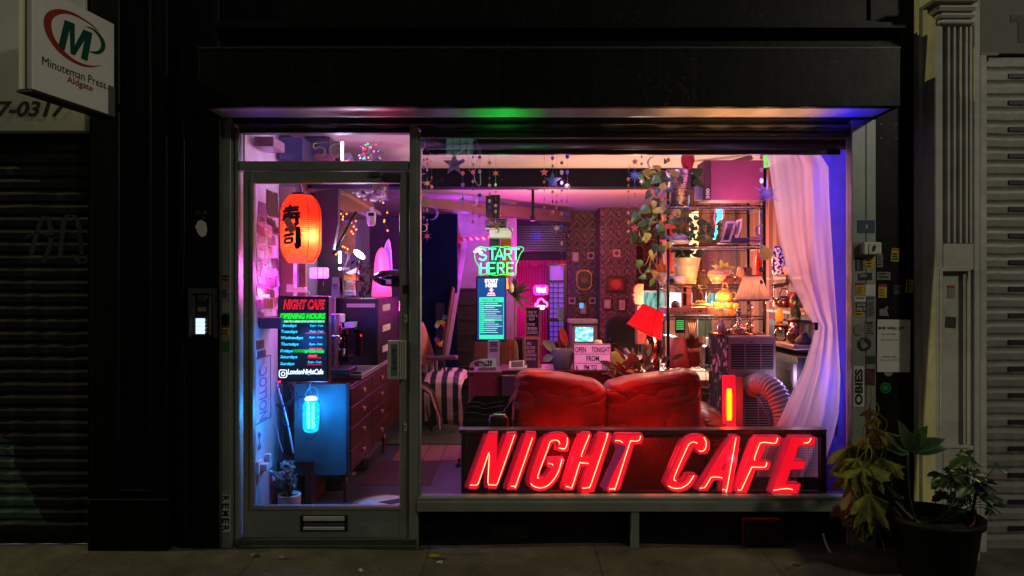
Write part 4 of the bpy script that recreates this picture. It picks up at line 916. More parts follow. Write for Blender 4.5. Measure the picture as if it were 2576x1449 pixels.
# ================================================================ inside, seen through the door
# --- pinned papers on the left wall (X=-1.5 plane)
XW = -1.4985
def wy(px, X=XW): return X*F/(px-1288)+CY      # depth where the wall plane is seen at px
def wz(py, y): return CZ-(py-724)*sc(y)
WPD = mat('photo_black', '#1c1012', 0.4, var=0.8, scale=60)
WP = [mat('photo_warm', '#8a4a36', 0.5, var=0.5, scale=45), mat('photo_dark', '#2a1815', 0.4, var=0.6, scale=30), mat('photo_pale', '#b08470', 0.5, var=0.4, scale=35), mat('photo_mauve', '#6a4466', 0.5, var=0.5, scale=40), PAPER]
CARDS = [
 (670, 694, 512, 592, 1, 'tall dark photo print at the top of the pinboard wall'), (650, 668, 548, 590, 3, 'curling mauve print left of the tall dark photo'),
 (671, 688, 596, 620, 1, 'small dark print directly under the tall photo'), (648, 668, 592, 616, 2, 'pale curled card left of the small dark print'),
 (646, 662, 618, 646, 0, 'warm toned photo at the left of the third row'), (664, 683, 622, 652, 2, 'pale portrait print in the middle of the third row'), (685, 698, 626, 652, 0, 'warm portrait print at the right of the third row'),
 (644, 672, 650, 690, 2, 'slanting pale paper strip on the pinned wall'), (675, 692, 655, 684, 0, 'warm print right of the slanting paper strip'),
 (646, 664, 690, 718, 2, 'pale photo left in the row level with the lantern foot'), (667, 684, 692, 720, 2, 'pale photo beside its twin under the warm print'),
 (675, 694, 726, 758, 1, 'dark group photo halfway down the pinned wall'), (696, 704, 726, 760, 1, 'narrow dark print at the wall corner'), (645, 656, 728, 762, 0, 'warm print at the door edge halfway down'),
 (656, 676, 742, 778, 1, 'dark photo with white border below the warm print'), (649, 664, 778, 802, 1, 'dark print left of the violet tinted card'), (666, 690, 782, 812, 3, 'violet tinted card with scribbles'), (693, 704, 780, 812, 3, 'narrow violet print at the wall corner'),
 (646, 663, 806, 838, 1, 'small white framed black photo above the magenta strip'), (668, 690, 814, 838, 0, 'warm creased card above the magenta strip'),
 (644, 660, 850, 880, 3, 'mauve card just below the magenta strip'), (664, 686, 848, 878, 0, 'warm card in the middle below the magenta strip'), (690, 704, 846, 876, 2, 'curled pale card at the corner below the magenta strip'),
 (646, 664, 886, 922, 2, 'pale card on the wall above the dark shelf edge'), (667, 690, 884, 925, 4, 'white sketch paper above the dark shelf edge'), (692, 705, 880, 915, 3, 'mauve strip at the corner above the dark shelf edge'),
]
rr = random.Random(11)
# the visible wall strip between px 640 and 700; the list above uses a vertical scale of its own
def cardy(v): return 476+(v-512)*0.82
for i, (a, c, p, q, m, lab) in enumerate(CARDS):
    ya, yc_ = wy(a), wy(min(c, 699)); 
    p, q = cardy(p), cardy(q); za, zb_ = wz(p, ya), wz(q, ya)
    b = B(); tl = rr.uniform(-0.02, 0.02); cu = rr.choice((0.003, 0.006, 0.02, 0.03))
    def fn(u, v, ya=ya, yc_=yc_, za=za, zb_=zb_, tl=tl, cu=cu): return (XW+0.0015+cu*(u*u*0.6+v*v*0.5)*0.6, ya+(yc_-ya)*u, za+(zb_-za)*v+tl*u)
    b.grid(4, 4, lambda u, v: fn(u, v)); b.grid(4, 4, lambda u, v: Vector(fn(1-u, v))-Vector((0.0008, 0, 0)))
    b.m = 1; b.sphere(Vector(fn(0.5, 0.06))+Vector((0.004, 0, 0)), 0.004, 6)
    b.m = 2
    if m in (0, 2, 3) and i % 4 != 1: b.grid(2, 2, lambda u, v: Vector(fn(.14+.72*u, .12+.6*v))+Vector((.0012, 0, 0)))
    one('pinned_card', b, [WP[m], STEEL, (WPD, WP[0], WP[3])[i % 3]], lab, 'photo print', 'photos and papers pinned to the left wall')
# stub wall / door lining past the wall corner
b = B(); b.pb(700, 470, 738, 965, 0.72, 0.05, 0.003); one('door_lining', b, mat('lining', '#8b6a5c', 0.6, var=0.2, scale=4), 'painted timber lining at the corner behind the pinned photos', 'door lining')
b = B(); b.pb(722, 500, 742, 965, 0.78, 0.04, 0.003); b.pb(738, 744, 842, 962, 1.3, 0.03); one('wall_boarding', b, mat('alcove', '#7b6a78', 0.6), 'pale panel glowing magenta behind the opening hours sign', 'panel')
b = B(); b.pb(738, 500, 862, 744, 1.6, 0.03, 0); one('alcove_board', b, mat('dark_alcove', '#2a1c28', 0.5, var=0.4), 'dark board behind the red paper lantern', 'panel')
# magenta strip lamps
b = B(); b.pb(655, 741, 676, 748, 0.4, 0.02, 0.002); one('strip_lamp', b, emi('mag_strip', '#e86bff', 5), 'small glowing magenta strip on the pinned wall', 'lamp')
t = thing('magenta_lamp', 'glowing magenta glass block lamp below the red paper lantern', 'lamp')
b = B(); b.pb(778, 673, 822, 700, 0.9, 0.06, 0.008); b.build('glass_block', emi('mag_lamp', '#ff62f2', 3.2), t)
b = B(); b.pb(798, 672, 799.5, 700.5, 0.895, 0.004); b.pb(812, 672, 813.5, 700.5, 0.895, 0.004); b.pt([(800, 700, .89), (796, 745, .9)], 0.0015, 0, 4); b.pt([(814, 700, .89), (812, 745, .9)], 0.0015, 0, 4); b.build('cable', BLKM, t)
# stacked white plug boxes left of the sign
b = B(); b.pb(720, 715, 740, 735, 0.62, 0.05, 0.003); b.pb(738, 723, 768, 736, 0.62, 0.04, 0.003); b.pt([(768, 730, .62), (775, 733, .62), (780, 740, .62)], 0.003, 0, 6, sub=3); one('plug_adapter', b, WHT, 'white extension plug with cable behind the opening hours sign', 'plug')
b = B(); b.box(-1.49, -1.36, 0.32, 0.55, wz(825, .4), wz(797, .4), 0.004); one('dark_shelf', b, mat('shelf_indigo', '#5a5470', 0.5), 'small indigo shelf box on the pinned wall left of the hours sign', 'shelf')
for a, c, p, q, m, lab in ((645, 664, 858, 880, 0, 'orange brown card under the indigo shelf'), (648, 668, 884, 900, 3, 'lowest mauve card on the pinned wall')):
    ya, yc_ = wy(a), wy(c); b = B(); b.box(XW, XW+0.002, ya, yc_, wz(q, ya), wz(p, ya)); one('pinned_card', b, WP[m], lab, 'photo print', 'photos and papers pinned to the left wall')
# embossed plate with sideways letters
t = thing('number_plate', 'white plate with sideways faded letters on the left wall', 'plate')
b = B(); ya, yc_ = 0.27, 0.52
b.box(XW, XW+0.006, ya, yc_, wz(1068, .27), wz(905, .27), 0.002); b.build('plate', mat('plate_w', '#b9b6c4', 0.35), t)
b = B(); b.M = Matrix(((0, 1, 0, XW+0.009), (1, 0, 0, 0), (0, 0, 1, 0), (0, 0, 0, 1)))
vs, fs = glyphs('NOLLOC', 0.01, 0); pts = [(-q, p) for p, q in vs]; mx = min(p[0] for p in pts); MX = max(p[0] for p in pts); mz = min(p[1] for p in pts); MZ = max(p[1] for p in pts)
z0, z1 = wz(1055, .4), wz(925, .4)
b.M = None; b.add([(XW+0.008, ya+0.05+(p-mx)/(MX-mx)*0.13, z0+(q-mz)/(MZ-mz)*(z1-z0)) for p, q in pts], fs, False); b.build('letters', mat('faded_pink', '#a04a78', 0.5), t)
b = B(); zt_, zb_ = wz(905, .27)+0.004, wz(1068, .27)-0.004; b.tube([(XW+0.005, ya-.005, zt_), (XW+0.005, yc_+.005, zt_), (XW+0.005, yc_+.005, zb_), (XW+0.005, ya-.005, zb_)], 0.003, 6, closed=True); b.build('rim', mat('rim_d', '#26284c', 0.5), t)
# cable coil and socket low on the left wall
b = B()
for i in range(5): b.tube(smooth_path([(XW+0.012, 0.30+i*0.004, wz(1088, .3)), (XW+0.012, 0.29+i*0.012, wz(1095, .3)), (XW+0.012, 0.315, wz(1110, .3)), (XW+0.012, 0.29+i*0.012, wz(1128, .3)), (XW+0.012, 0.31, wz(1134, .3))], 4), 0.0018, 5)
one('cable_coil', b, mat('cable_pale', '#8a86a0', 0.5), 'small tied coil of cable hanging on the left wall', 'cable')
b = B(); b.box(XW, XW+0.02, 0.28, 0.42, wz(1192, .3), wz(1160, .3), 0.003); b.box(XW+0.02, XW+0.06, 0.3, 0.35, wz(1186, .3), wz(1168, .3), 0.004); b.box(XW+0.02, XW+0.055, 0.37, 0.4, wz(1186, .3), wz(1150, .3), 0.004); one('wall_socket', b, WHT, 'white double socket with plugs low on the left wall', 'socket')
# --- red paper lantern
t = thing('paper_lantern', 'red paper lantern with black Japanese characters hanging inside the door', 'lantern')
yl_ = 0.45; k = sc(yl_); Rl = 50*k; cxl = PX(757.5, yl_)
PL = bpy.data.materials.new('lantern_paper'); tt = NT(PL)
so = tt.n('SeparateXYZ', None, Vector=tt.n('TexCoord').outputs['Object'])
cc = tt.mix(0.0, col('#ff5a38'), col('#ff5a38'))
dfu = tt.n('BsdfDiffuse', None, Color=col('#e22a20')).outputs[0]; tlu = tt.n('BsdfTranslucent', None, Color=(1.0, 0.115, 0.10, 1)).outputs[0]
tt.end(tt.n('MixShader', None, i0=0.85, i1=dfu, i2=tlu).outputs[0])
b = B(); prof = []; N = 136
for i in range(N+1):
    py = 492+(662-492)*i/N; w = abs((py-577)/85); r = (1-max(0, w-0.42)**2.2*1.35) if w > 0.42 else 1.0
    r = max(0.36, r); prof.append((50*k*r*(1-0.014*(1+math.cos(i*math.pi/2))), PZ(py, yl_)))
b.lathe((cxl, yl_, 0), prof[::-1], 40); b.f = [f for f in b.f if len(f) == 4]; b.mi = b.mi[:len(b.f)]; b.sm = b.sm[:len(b.f)]
b.build('paper_shade', PL, t)
b = B(); b.lathe((cxl, yl_, 0), [(21*k, PZ(494, yl_)), (23*k, PZ(493, yl_)), (23*k, PZ(486, yl_)), (20*k, PZ(485, yl_)), (19*k, PZ(494, yl_))], 24); b.build('top_ring', BLKM, t)
b = B(); b.pt([(757, 486, yl_), (762, 478, yl_), (757, 462, yl_), (757, 440, yl_)], 0.002, 0, 5, sub=3); b.build('cord', WHT, t)
def onlant(px, py, off=0.0025):
    th = math.atan2(-cxl, yl_-CY); X = (px-757.5)*k*math.cos(th); w = abs((py-577)/85); r = 50*k*((1-max(0, w-0.42)**2.2*1.35) if w > 0.42 else 1.0)+off
    X = max(-r*0.99, min(r*0.99, X)); q = math.sqrt(r*r-X*X); return Vector((cxl+X*math.cos(th)+q*math.sin(th), yl_+X*math.sin(th)-q*math.cos(th), PZ(py, yl_)))
INKT = mat('lantern_ink', '#140a0a', 0.6, bump=0)
b = B()
def brush(pts, w):
    w *= 1.45
    P = []
    for (x0, y0), (x1, y1) in zip(pts, pts[1:]):
        for i in range(6): P.append((x0+(x1-x0)*i/6, y0+(y1-y0)*i/6))
    P.append(pts[-1]); vs = []
    for i, (x, yy) in enumerate(P):
        dx, dy = (P[min(i+1, len(P)-1)][0]-P[max(i-1, 0)][0], P[min(i+1, len(P)-1)][1]-P[max(i-1, 0)][1]); l = math.hypot(dx, dy) or 1
        vs += [onlant(x-dy/l*w/2, yy+dx/l*w/2), onlant(x+dy/l*w/2, yy-dx/l*w/2)]
    b.add(vs, [(2*i, 2*i+1, 2*i+3, 2*i+2) for i in range(len(P)-1)]+[(2*i+2, 2*i+3, 2*i+1, 2*i) for i in range(len(P)-1)][:0], False)
def L2(x, y): return ((940+x/2.897)/1.4907, (660+y/2.897)/1.4907)
for pts, w in [([(375, 375), (525, 362)], 4.5), ([(352, 405), (520, 392)], 4.5), ([(360, 440), (540, 425)], 5.0), ([(435, 335), (420, 430), (350, 500)], 5.5), ([(350, 465), (470, 455)], 4), ([(400, 480), (540, 462)], 5), ([(500, 440), (505, 535), (475, 555)], 7), ([(420, 500), (440, 520)], 5),
               ([(370, 600), (535, 580)], 5.5), ([(515, 590), (520, 770), (480, 775)], 9.5), ([(360, 665), (475, 645)], 5), ([(375, 700), (378, 745)], 4.5), ([(375, 695), (455, 690), (450, 735)], 4.5), ([(378, 742), (450, 735)], 4)]:
    brush([L2(*p) for p in pts], w)
b.build('characters', INKT, t)
b = B(); Q = [onlant(*L2(*p), 0.012) for p in ((362, 500), (412, 468), (500, 600), (432, 645))]; b.add(Q+[q+Vector((0, 0.001, 0)) for q in Q], [(0, 1, 2, 3), (7, 6, 5, 4)]); b.build('paper_tag', mat('tag_paper', '#b89a58', 0.7, var=0.3, scale=50), t)
b = B()
for a in (0.63, 1.34):
    P = [];
    for i in range(22):
        py = 497+160*i/21; w = abs((py-577)/85); r = 50*k*((1-max(0, w-0.42)**2.2*1.35) if w > 0.42 else 1.0)+0.0015; P.append((cxl+math.sin(a)*r, yl_-math.cos(a)*r, PZ(py, yl_)))
    b.tube(P, 0.0022, 5)
b.build('seam', REDP, t)
# --- overhead shelf with plastic, fairy lights, camera
b = B(); y0, y1 = 1.2, 2.5
b.box(-1.5, -1.25, y0, y1, 2.03, 2.06, 0.002); b.box(-1.5, -1.23, y0, y1+.3, 2.10, 2.13, 0.002); b.box(-1.5, -1.46, 1.15, 1.19, 1.2, 2.3)
one('overhead_shelf', b, mat('shelf_wood', '#8a6244', 0.6, var=0.3, stretch=(3, 1, 8)), 'brown timber shelf high on the left wall behind the lantern', 'shelf')
b = B(); P = [PT(790, 482, 1.1), PT(851, 473, 1.1), PT(850, 560, 1.1), PT(838, 628, 1.1), PT(808, 600, 1.1)]
b.add(P+[p+Vector((0, 0.06, 0)) for p in P], [(0, 4, 3, 2, 1), (5, 6, 7, 8, 9), (0, 1, 6, 5), (1, 2, 7, 6), (2, 3, 8, 7), (3, 4, 9, 8), (4, 0, 5, 9)], False)
one('cupboard_side', b, mat('cup_dark', '#2d1c18', 0.6, var=0.4, scale=12), 'dark brown side of a wall cupboard right of the paper lantern', 'cupboard')
b = B(); b.pt([(896, 532, 1.3), (838, 640, 1.3)], 0.01, 0, 6); one('shelf_bracket', b, BLKM, 'black diagonal bracket under the brown shelf', 'bracket')
PLAS = mat('clear_plastic', '#c9c3cc', 0.25, var=0.2, scale=30, bump=1.0, bs=40, trans=0.5)
b = B(); rr = random.Random(4)
for i in range(34):
    px, py, y = rr.uniform(885, 965), rr.uniform(462, 492), rr.uniform(1.3, 1.7)
    py += (px-885)*0.38*rr.random(); r = rr.uniform(0.012, 0.028); b.sphere(PT(px, py, y), r, 8, sz=rr.uniform(0.7, 1.2))
one('plastic_bag', b, PLAS, 'crinkled clear plastic bag of white baubles on the brown shelf', 'bag')
BULB = emi('amber_bulb', '#ff6a1c', 9)
t = thing('fairy_lights', 'string of tiny amber fairy lights hanging by the brown shelf', 'fairy lights')
FL = [(863, 545), (872, 538), (862, 552), (858, 538), (884, 560), (895, 556), (880, 562), (890, 570), (896, 577), (884, 582), (888, 588), (862, 620), (874, 626), (867, 622), (1003, 505), (1010, 504), (940, 500), (958, 495), (962, 492), (950, 501), (964, 510), (974, 535), (967, 554), (966, 558), (975, 580), (845, 640), (850, 636)]
b = B(); P = sorted(FL[:14], key=lambda q: q[1]); b.pt([(a, c, 1.4) for a, c in P], 0.001, 0, 4); b.pt([(a, c, 1.4) for a, c in FL[16:25]], 0.001, 0, 4); b.build('cord', BLKM, t)
for a, c in FL:
    if a > 1000: continue
    b = B(); b.sphere(PT(a, c, 1.38), 0.0058, 8); b.build('bulb', BULB, t)
t = thing('security_camera', 'white rounded security camera hanging at the top right inside the door', 'camera')
b = B(); b.pl(934, 0.8, [(7, 568), (10.5, 563), (11.5, 550), (11.5, 538), (11.5, 533)], 20); b.build('body', WHT, t)
b = B(); b.pb(926, 535, 941, 543, 0.765, 0.01, 0.004); b.build('lens', BLKM, t)
b = B(); b.pb(930, 520, 938, 533, 0.8, 0.02); b.build('mount', WHT, t)
# --- chest of drawers
t = thing('drawer_chest', 'long dark red chest of drawers with pale top and small pink handles', 'chest of drawers')
X0, X1, y0, y1, z0, z1 = -1.36, -1.014, 0.55, 2.5, 0.255, 0.84
RW = mat('red_wood', '#481614', 0.3, var=0.25, stretch=(1, 4, 12), dirt=0.2)
b = B(); b.box(X0, X1, y0, y1, z0, z1-0.035, 0.004); b.build('carcass', RW, t)
b = B(); b.box(X0-0.1, X1+0.012, y0+0.32, y1, z1-0.034, z1, 0.004); b.build('top', mat('top_stone', '#77746f', 0.4, var=0.15, scale=30), t)
zs = [z0+0.01, z0+0.15, z0+0.29, z0+0.42, z1-0.045]
for r in range(4):
    for c, (ya, yb) in enumerate(((0.56, 1.22), (1.235, 1.86), (1.875, 2.49))):
        b = B(); b.box(X1, X1+0.012, ya, yb, zs[r]+0.004, zs[r+1]-0.006, 0.002); dr = b.build('drawer', RW, t)
        if c < 2:
            b = B(); zc = (zs[r]+zs[r+1])/2; b.box(X1+0.012, X1+0.03, (ya+yb)/2-0.025, (ya+yb)/2+0.025, zc-0.012, zc+0.014, 0.003); b.build('handle', mat('handle_pink', '#b06a78', 0.35), dr)
for yy in (0.58, 1.9):
    for xx in (X0+.03, X1-.03):
        b = B(); b.tube([(xx, yy, z0), (xx, yy-0.01, FLOORZ)], [0.017, 0.012], 8); b.build('leg', RW, t)
b = B(); b.pb(740, 966, 876, 1196, 0.535, 0.012, 0.002); b.build('end_panel', mat('teal_panel', '#4a6468', 0.55, var=0.2, scale=5, dirt=0.2), t)
b = B(); b.pb(870, 965, 878, 1200, 0.528, 0.03, 0.002); b.build('corner_strip', mat('corner_dk', '#23243a', 0.5), t)
b = B(); b.pb(700, 966, 739, 1250, 0.70, 0.02); one('pale_board', b, mat('bb', '#8f95a6', 0.6), 'pale board behind the cables at the end of the chest', 'board')
b = B(); b.pb(712, 960, 730, 1230, 0.66, 0.02); one('dark_post', b, mat('dkpost', '#1a1f2c', 0.5), 'dark upright behind the tangled cables', 'post')
# cables below the sign
t = thing('cable_tangle', 'tangle of dark cables hanging under the opening hours sign', 'cable')
b = B(); Yc = 0.42
def L3(x, y): return ((940+x/3.622)/1.4907, (1300+y/3.622)/1.4907)
for pts in ([(390, 540), (340, 640), (345, 760), (420, 850), (450, 790)], [(545, 500), (620, 620), (660, 740), (650, 820)], [(510, 490), (560, 640), (570, 700), (480, 770), (440, 810), (330, 790)], [(740, 670), (620, 690), (520, 770), (460, 870), (440, 960), (460, 1060), (520, 1080), (600, 1000), (640, 850), (630, 720), (560, 690)], [(740, 665), (650, 710), (560, 790), (480, 800)], [(920, 700), (960, 880), (930, 1080), (860, 1220), (790, 1250), (720, 1200)]):
    b.pt([L3(*p) for p in pts], 0.0028, Yc, 5, sub=5)
b.build('dark_cable', mat('cable_navy', '#15203c', 0.4), t)
b = B(); b.pt([L3(350, 480), L3(440, 800), L3(510, 1080), L3(580, 1449)], 0.0065, Yc+.02, 8, sub=4); b.pt([L3(325, 640), L3(320, 900), L3(380, 1250), L3(440, 1440)], 0.003, Yc+.02, 6, sub=4); b.build('white_cable', mat('cable_white', '#b9bcd0', 0.4), t)
b = B(); b.sphere(PT(703, 1053-0, 0.4), 0.001, 6)
one('indicator_light', B().sphere(PT(703.5, 960, 0.35), 0.006, 8), emi('red_led', '#ff1030', 8), 'tiny red power light under the left corner of the hours sign', 'indicator')
# --- opening hours sign
t = thing('hours_sign', 'black illuminated board with neon style opening hours inside the door', 'illuminated sign')
y = 0.36; DX0, DX1 = 698, 827
b = B(); b.pb(DX0, 745, DX1, 961, y, 0.06, 0.004); b.build('frame', BLKM, t)
b = B(); b.pb(703, 751, 822, 955, y-0.002, 0.002); b.build('screen', emi('board_glow', '#31384c', 0.22, '#10131c'), t)
ER = emi('t_red', '#ff2238', 2.6); EG = emi('t_green', '#22f23a', 1.6); EGd = emi('t_greendk', '#0fae20', 0.7); EC = emi('t_cyan', '#28d8e8', 1.7); EW = emi('t_white', '#e8f6ff', 2.4); ERb = emi('t_redbar', '#d01428', 1.1)
def D3(x, y): return (570.2+x/3.6, 704.4+y/3.6)
def line(bb, st, x0, y0, x1, y1, bold=0.015, yy=None, shear=0.25): 
    a, c = D3(x0, y0); d_, e = D3(x1, y1); bb.text(st, a, c, d_, e, yy if yy is not None else y-0.004, bold=bold, shear=shear)
b = B(); line(b, 'NIGHT CAFE', 515, 178, 890, 265, 0.035); b.build('title', ER, t)
b = B(); line(b, 'NIGHT CAFE', 519, 182, 886, 261, 0.004, y-0.005); b.build('title_inner', emi('t_redin', '#5a1020', 0.5), t)
b = B(); b.pb(*D3(480, 300), *D3(897, 356), y-0.003, 0.001); b.pb(*D3(480, 362), *D3(890, 388), y-0.003, 0.001); b.build('green_bar', EGd, t)
b = B(); line(b, 'OPENING HOURS', 487, 302, 893, 352, 0.02); b.build('heading', EG, t)
b = B(); line(b, 'NO NEED FOR A RESERVATION OUTSIDE OF FRIDAYS', 487, 366, 886, 384, 0.02); b.build('note', emi('t_white2', '#d8ffe0', 1.2), t)
b = B()
for st_, p, x1 in (('Mondays', 398, 634), ('Tuesdays', 452, 642), ('Wednesdays', 508, 692), ('Thursdays', 566, 652), ('Fridays', 628, 600), ('Saturdays', 682, 640), ('Sundays', 743, 614)): line(b, st_, 485+8*(p < 600), p, x1, p+36, 0.02)
for st_, p, x0 in (('8 pm - 3 am', 402, 755), ('10 pm - 3 am', 454, 750), ('8 pm - 3 am', 508, 750), ('8 pm - 3 am', 570, 748), ('8 pm - 3 am', 732, 735)): line(b, st_, x0, p, 866+(8 if p < 460 else 0)-(8 if p > 700 else 0), p+26, 0.02)
b.build('days', EC, t)
b = B(); b.pb(*D3(715, 475), *D3(890, 487), y-0.003, 0.001); b.pb(*D3(748, 616), *D3(866, 634), y-0.003, 0.001); b.pb(*D3(735, 674), *D3(820, 697), y-0.003, 0.001); b.pb(*D3(735, 698), *D3(858, 710), y-0.003, 0.001); b.pb(*D3(728, 760), *D3(862, 772), y-0.003, 0.001); b.build('red_bar', ERb, t)
b = B(); line(b, '9 pm - 5 am', 752, 616, 864, 636, 0.01, y-0.005); line(b, 'closed', 742, 675, 816, 696, 0.01, y-0.005); b.build('red_hours', emi('t_pinkred', '#ff7a70', 1.3), t)
b = B(); b.pb(*D3(604, 628), *D3(884, 656), y-0.0025, 0.001); b.build('green_bar', EGd, t)
b = B(); line(b, 'GET TICKETS ONLINE', 706, 640, 882, 662, 0.02, y-0.0045); b.build('ticket_note', EG, t)
b = B(); line(b, 'LondonNightCafe', 552, 806, 875, 868, 0.02, y-0.005, 0.15); b.build('handle_name', EW, t)
b = B()
def rrect(x0, y0, x1, y1, r, n=4):
    out = []
    for cx_, cy_, a0 in ((x1-r, y0+r, -90), (x1-r, y1-r, 0), (x0+r, y1-r, 90), (x0+r, y0+r, 180)):
        for i in range(n+1): a = math.radians(a0+90*i/n); out.append((cx_+r*math.cos(a), cy_+r*math.sin(a)))
    return out
b.tube([PT(*D3(*p), y-0.005) for p in rrect(476, 815, 545, 882, 16)], 0.0022, 5, closed=True)
b.tube([PT(*D3(511+17*math.cos(a/8*math.pi), 850+17*math.sin(a/8*math.pi)), y-0.005) for a in range(16)], 0.0022, 5, closed=True); b.build('camera_icon', EW, t)
# --- blue glowing lantern
t = thing('glass_lantern', 'blue white glowing crackle glass jar lantern hanging below the hours sign', 'lantern')
yb = 0.42
CRK = bpy.data.materials.new('crackle_glass'); tt = NT(CRK)
tc = tt.n('TexCoord').outputs['Object']; v = tt.n('TexVoronoi', {'feature': 'DISTANCE_TO_EDGE'}, Vector=tc, Scale=95.0).outputs[0]
f = tt.ramp(v, [(0.05, (1, 1, 1, 1)), (0.22, (0, 0, 0, 1))])
e1 = tt.n('Emission', None, Color=col('#14c8f0'), Strength=2.2).outputs[0]; tr = tt.n('BsdfTransparent', None, Color=(0.45, 0.8, 0.95, 1)).outputs[0]
tt.end(tt.n('MixShader', None, i0=f, i1=tr, i2=e1).outputs[0]); CRK.cycles.emission_sampling = 'NONE'
b = B(); b.pl(782.5, yb, [(11, 1087), (17, 1084), (20, 1076), (20.5, 1045), (20, 1018), (16, 1010), (14, 1008)], 24); b.build('jar', CRK, t)
b = B(); b.pl(782.5, yb, [(15, 1006), (16, 1003), (12, 998), (2, 996)], 20); b.build('cap', emi('cap_glow', '#bff6ff', 2.0), t)
b = B(); b.pt([(775, 1012, yb), (776, 1078, yb)], 0.010, 0, 8); b.pt([(787, 1014, yb), (788, 1078, yb)], 0.010, 0, 8); b.build('light_tube', emi('cy_tube', '#7af0ff', 9), t)
b = B(); b.pt([L3(742, 740), L3(742, 660), L3(790, 570), L3(850, 548), L3(905, 590), L3(915, 720)], 0.002, yb, 5, sub=4); b.pt([L3(820, 460), L3(800, 570), L3(850, 690)], 0.003, yb, 5, sub=3); b.build('bail', mat('bail', '#6fb8d0', 0.3, 0.6), t)
# --- black box on chest and things on it
t = thing('filing_box', 'black metal filing cabinet with white paper label standing on the pale chest top', 'filing cabinet')
b = B(); b.box(-1.33, -1.0, 1.45, 2.35, 0.842, 1.345, 0.008); b.build('body', mat('black_metal', '#15171c', 0.35, 0.3, var=0.2), t)
b = B(); b.pb(872, 764, 943, 773, 1.446, 0.003); b.m = 1; b.text('IIII III IIIIIIII IIIII IIII IIIII', 875, 766.5, 940, 770.5, 1.444, bold=0.01); b.build('label_strip', [PAPER, PAPERG], t)
for zz in (1.24, 1.08, 0.92):
    b = B(); b.box(-0.9995, -0.997, 1.6, 1.95, zz, zz+0.05); b.build('drawer_label', PAPER, t)
b = B(); b.sphere((-1.13, 1.445, 1.335), 0.006, 8); b.build('knob', CHROME, t)
# packs
for i, (c_, lab) in enumerate((('#8f92b8', 'bottom pale packet in the stack on the black cabinet'), ('#a3a2bb', 'second packet of the stack on the black cabinet'), ('#8a7a70', 'middle grey brown packet of the stack'), ('#9a6a50', 'brown packet under the orange box'), ('#9296b0', 'blue grey packet just beneath the orange box'))):
    b = B(); b.pb(866+i*0.8, 737-i*8, 892-i*1.2, 744.6-i*8, 1.7, 0.12, 0.004); one('paper_packet', b, mat('pack%d' % i, c_, 0.6, var=0.2, scale=30), lab, 'packet', 'packets stacked on the black cabinet')
b = B(); b.pb(864, 697, 893, 705.5, 1.7, 0.12, 0.003); b.pb(866, 690, 888, 696.8, 1.7, 0.1, 0.003); one('orange_box', b, mat('orange_card', '#c9822c', 0.6, var=0.3, scale=20), 'open orange cardboard box on top of the packets', 'box')
b = B(); b.poly([(868, 686), (898, 673), (903, 690), (894, 687), (880, 691)], 1.68, 0.03); one('paper_bag', b, PAPER, 'crumpled white paper on the orange box', 'paper')
b = B(); b.poly([(851, 694), (859, 700), (866, 735), (864, 748), (845, 748), (847, 700)], 1.6, 0.02); one('cardboard_sheet', b, mat('card_brown', '#6b5048', 0.7), 'brown cardboard panel left of the stacked packets', 'card')
b = B(); b.poly([(836, 697), (851, 697), (857, 746), (833, 750)], 0.75, 0.008); b.m = 1; b.text('NEWS', 838, 715, 849, 721, 0.748, bold=0.02); b.text('IIIIIIII', 838, 724, 849, 726, 0.748, bold=0.01); one('hanging_tag', b, [mat('tag_grey', '#9a93a6', 0.7), INK], 'pale grey printed card hanging beside the hours sign', 'tag')
# pink cone lamp
b = B(); k2 = sc(1.9)
t = thing('cone_lamp', 'tall glowing pink pointed lamp on the black cabinet', 'lamp')
b.pl(960, 1.9, [(26, 746), (24, 720), (20, 690), (18, 660), (14, 640), (8, 628), (0.01, 622)], 28, sy=0.5); b.build('shade', emi('pink_lamp', '#ff4f9a', 1.35), t)
b = B(); b.poly([(968, 628), (978, 603), (983, 640), (985, 690), (981, 690), (974, 650)], 2.0, 0.03); b.build('violet_fin', emi('violet_fin', '#8a5cff', 1.0), t)
b = B(); b.pt([(966, 628, 1.98), (978, 602, 1.98), (984, 640, 1.98), (986, 690, 1.98)], 0.004, 0, 6, sub=3); b.build('edge_tube', emi('pink_edge', '#ff58d8', 2.0), t)
b = B(); b.pl(990, 1.1, [(0.01, 722), (30, 719), (48, 708), (53, 699), (48, 690), (30, 681), (0.01, 678)], 32, sy=1.0)
one('pendant_lamp', b, mat('glossy_black', '#0a0a0f', 0.1, var=0.1, bump=0), 'glossy black rounded pendant shade in front of the pink lamp', 'lampshade')
b = B(); b.pb(971, 703, 984, 715, 0.9, 0.003); one('glass_sticker', b, mat('st_pink', '#a5929f', 0.7), 'small pale square sticker over the black shade', 'sticker')
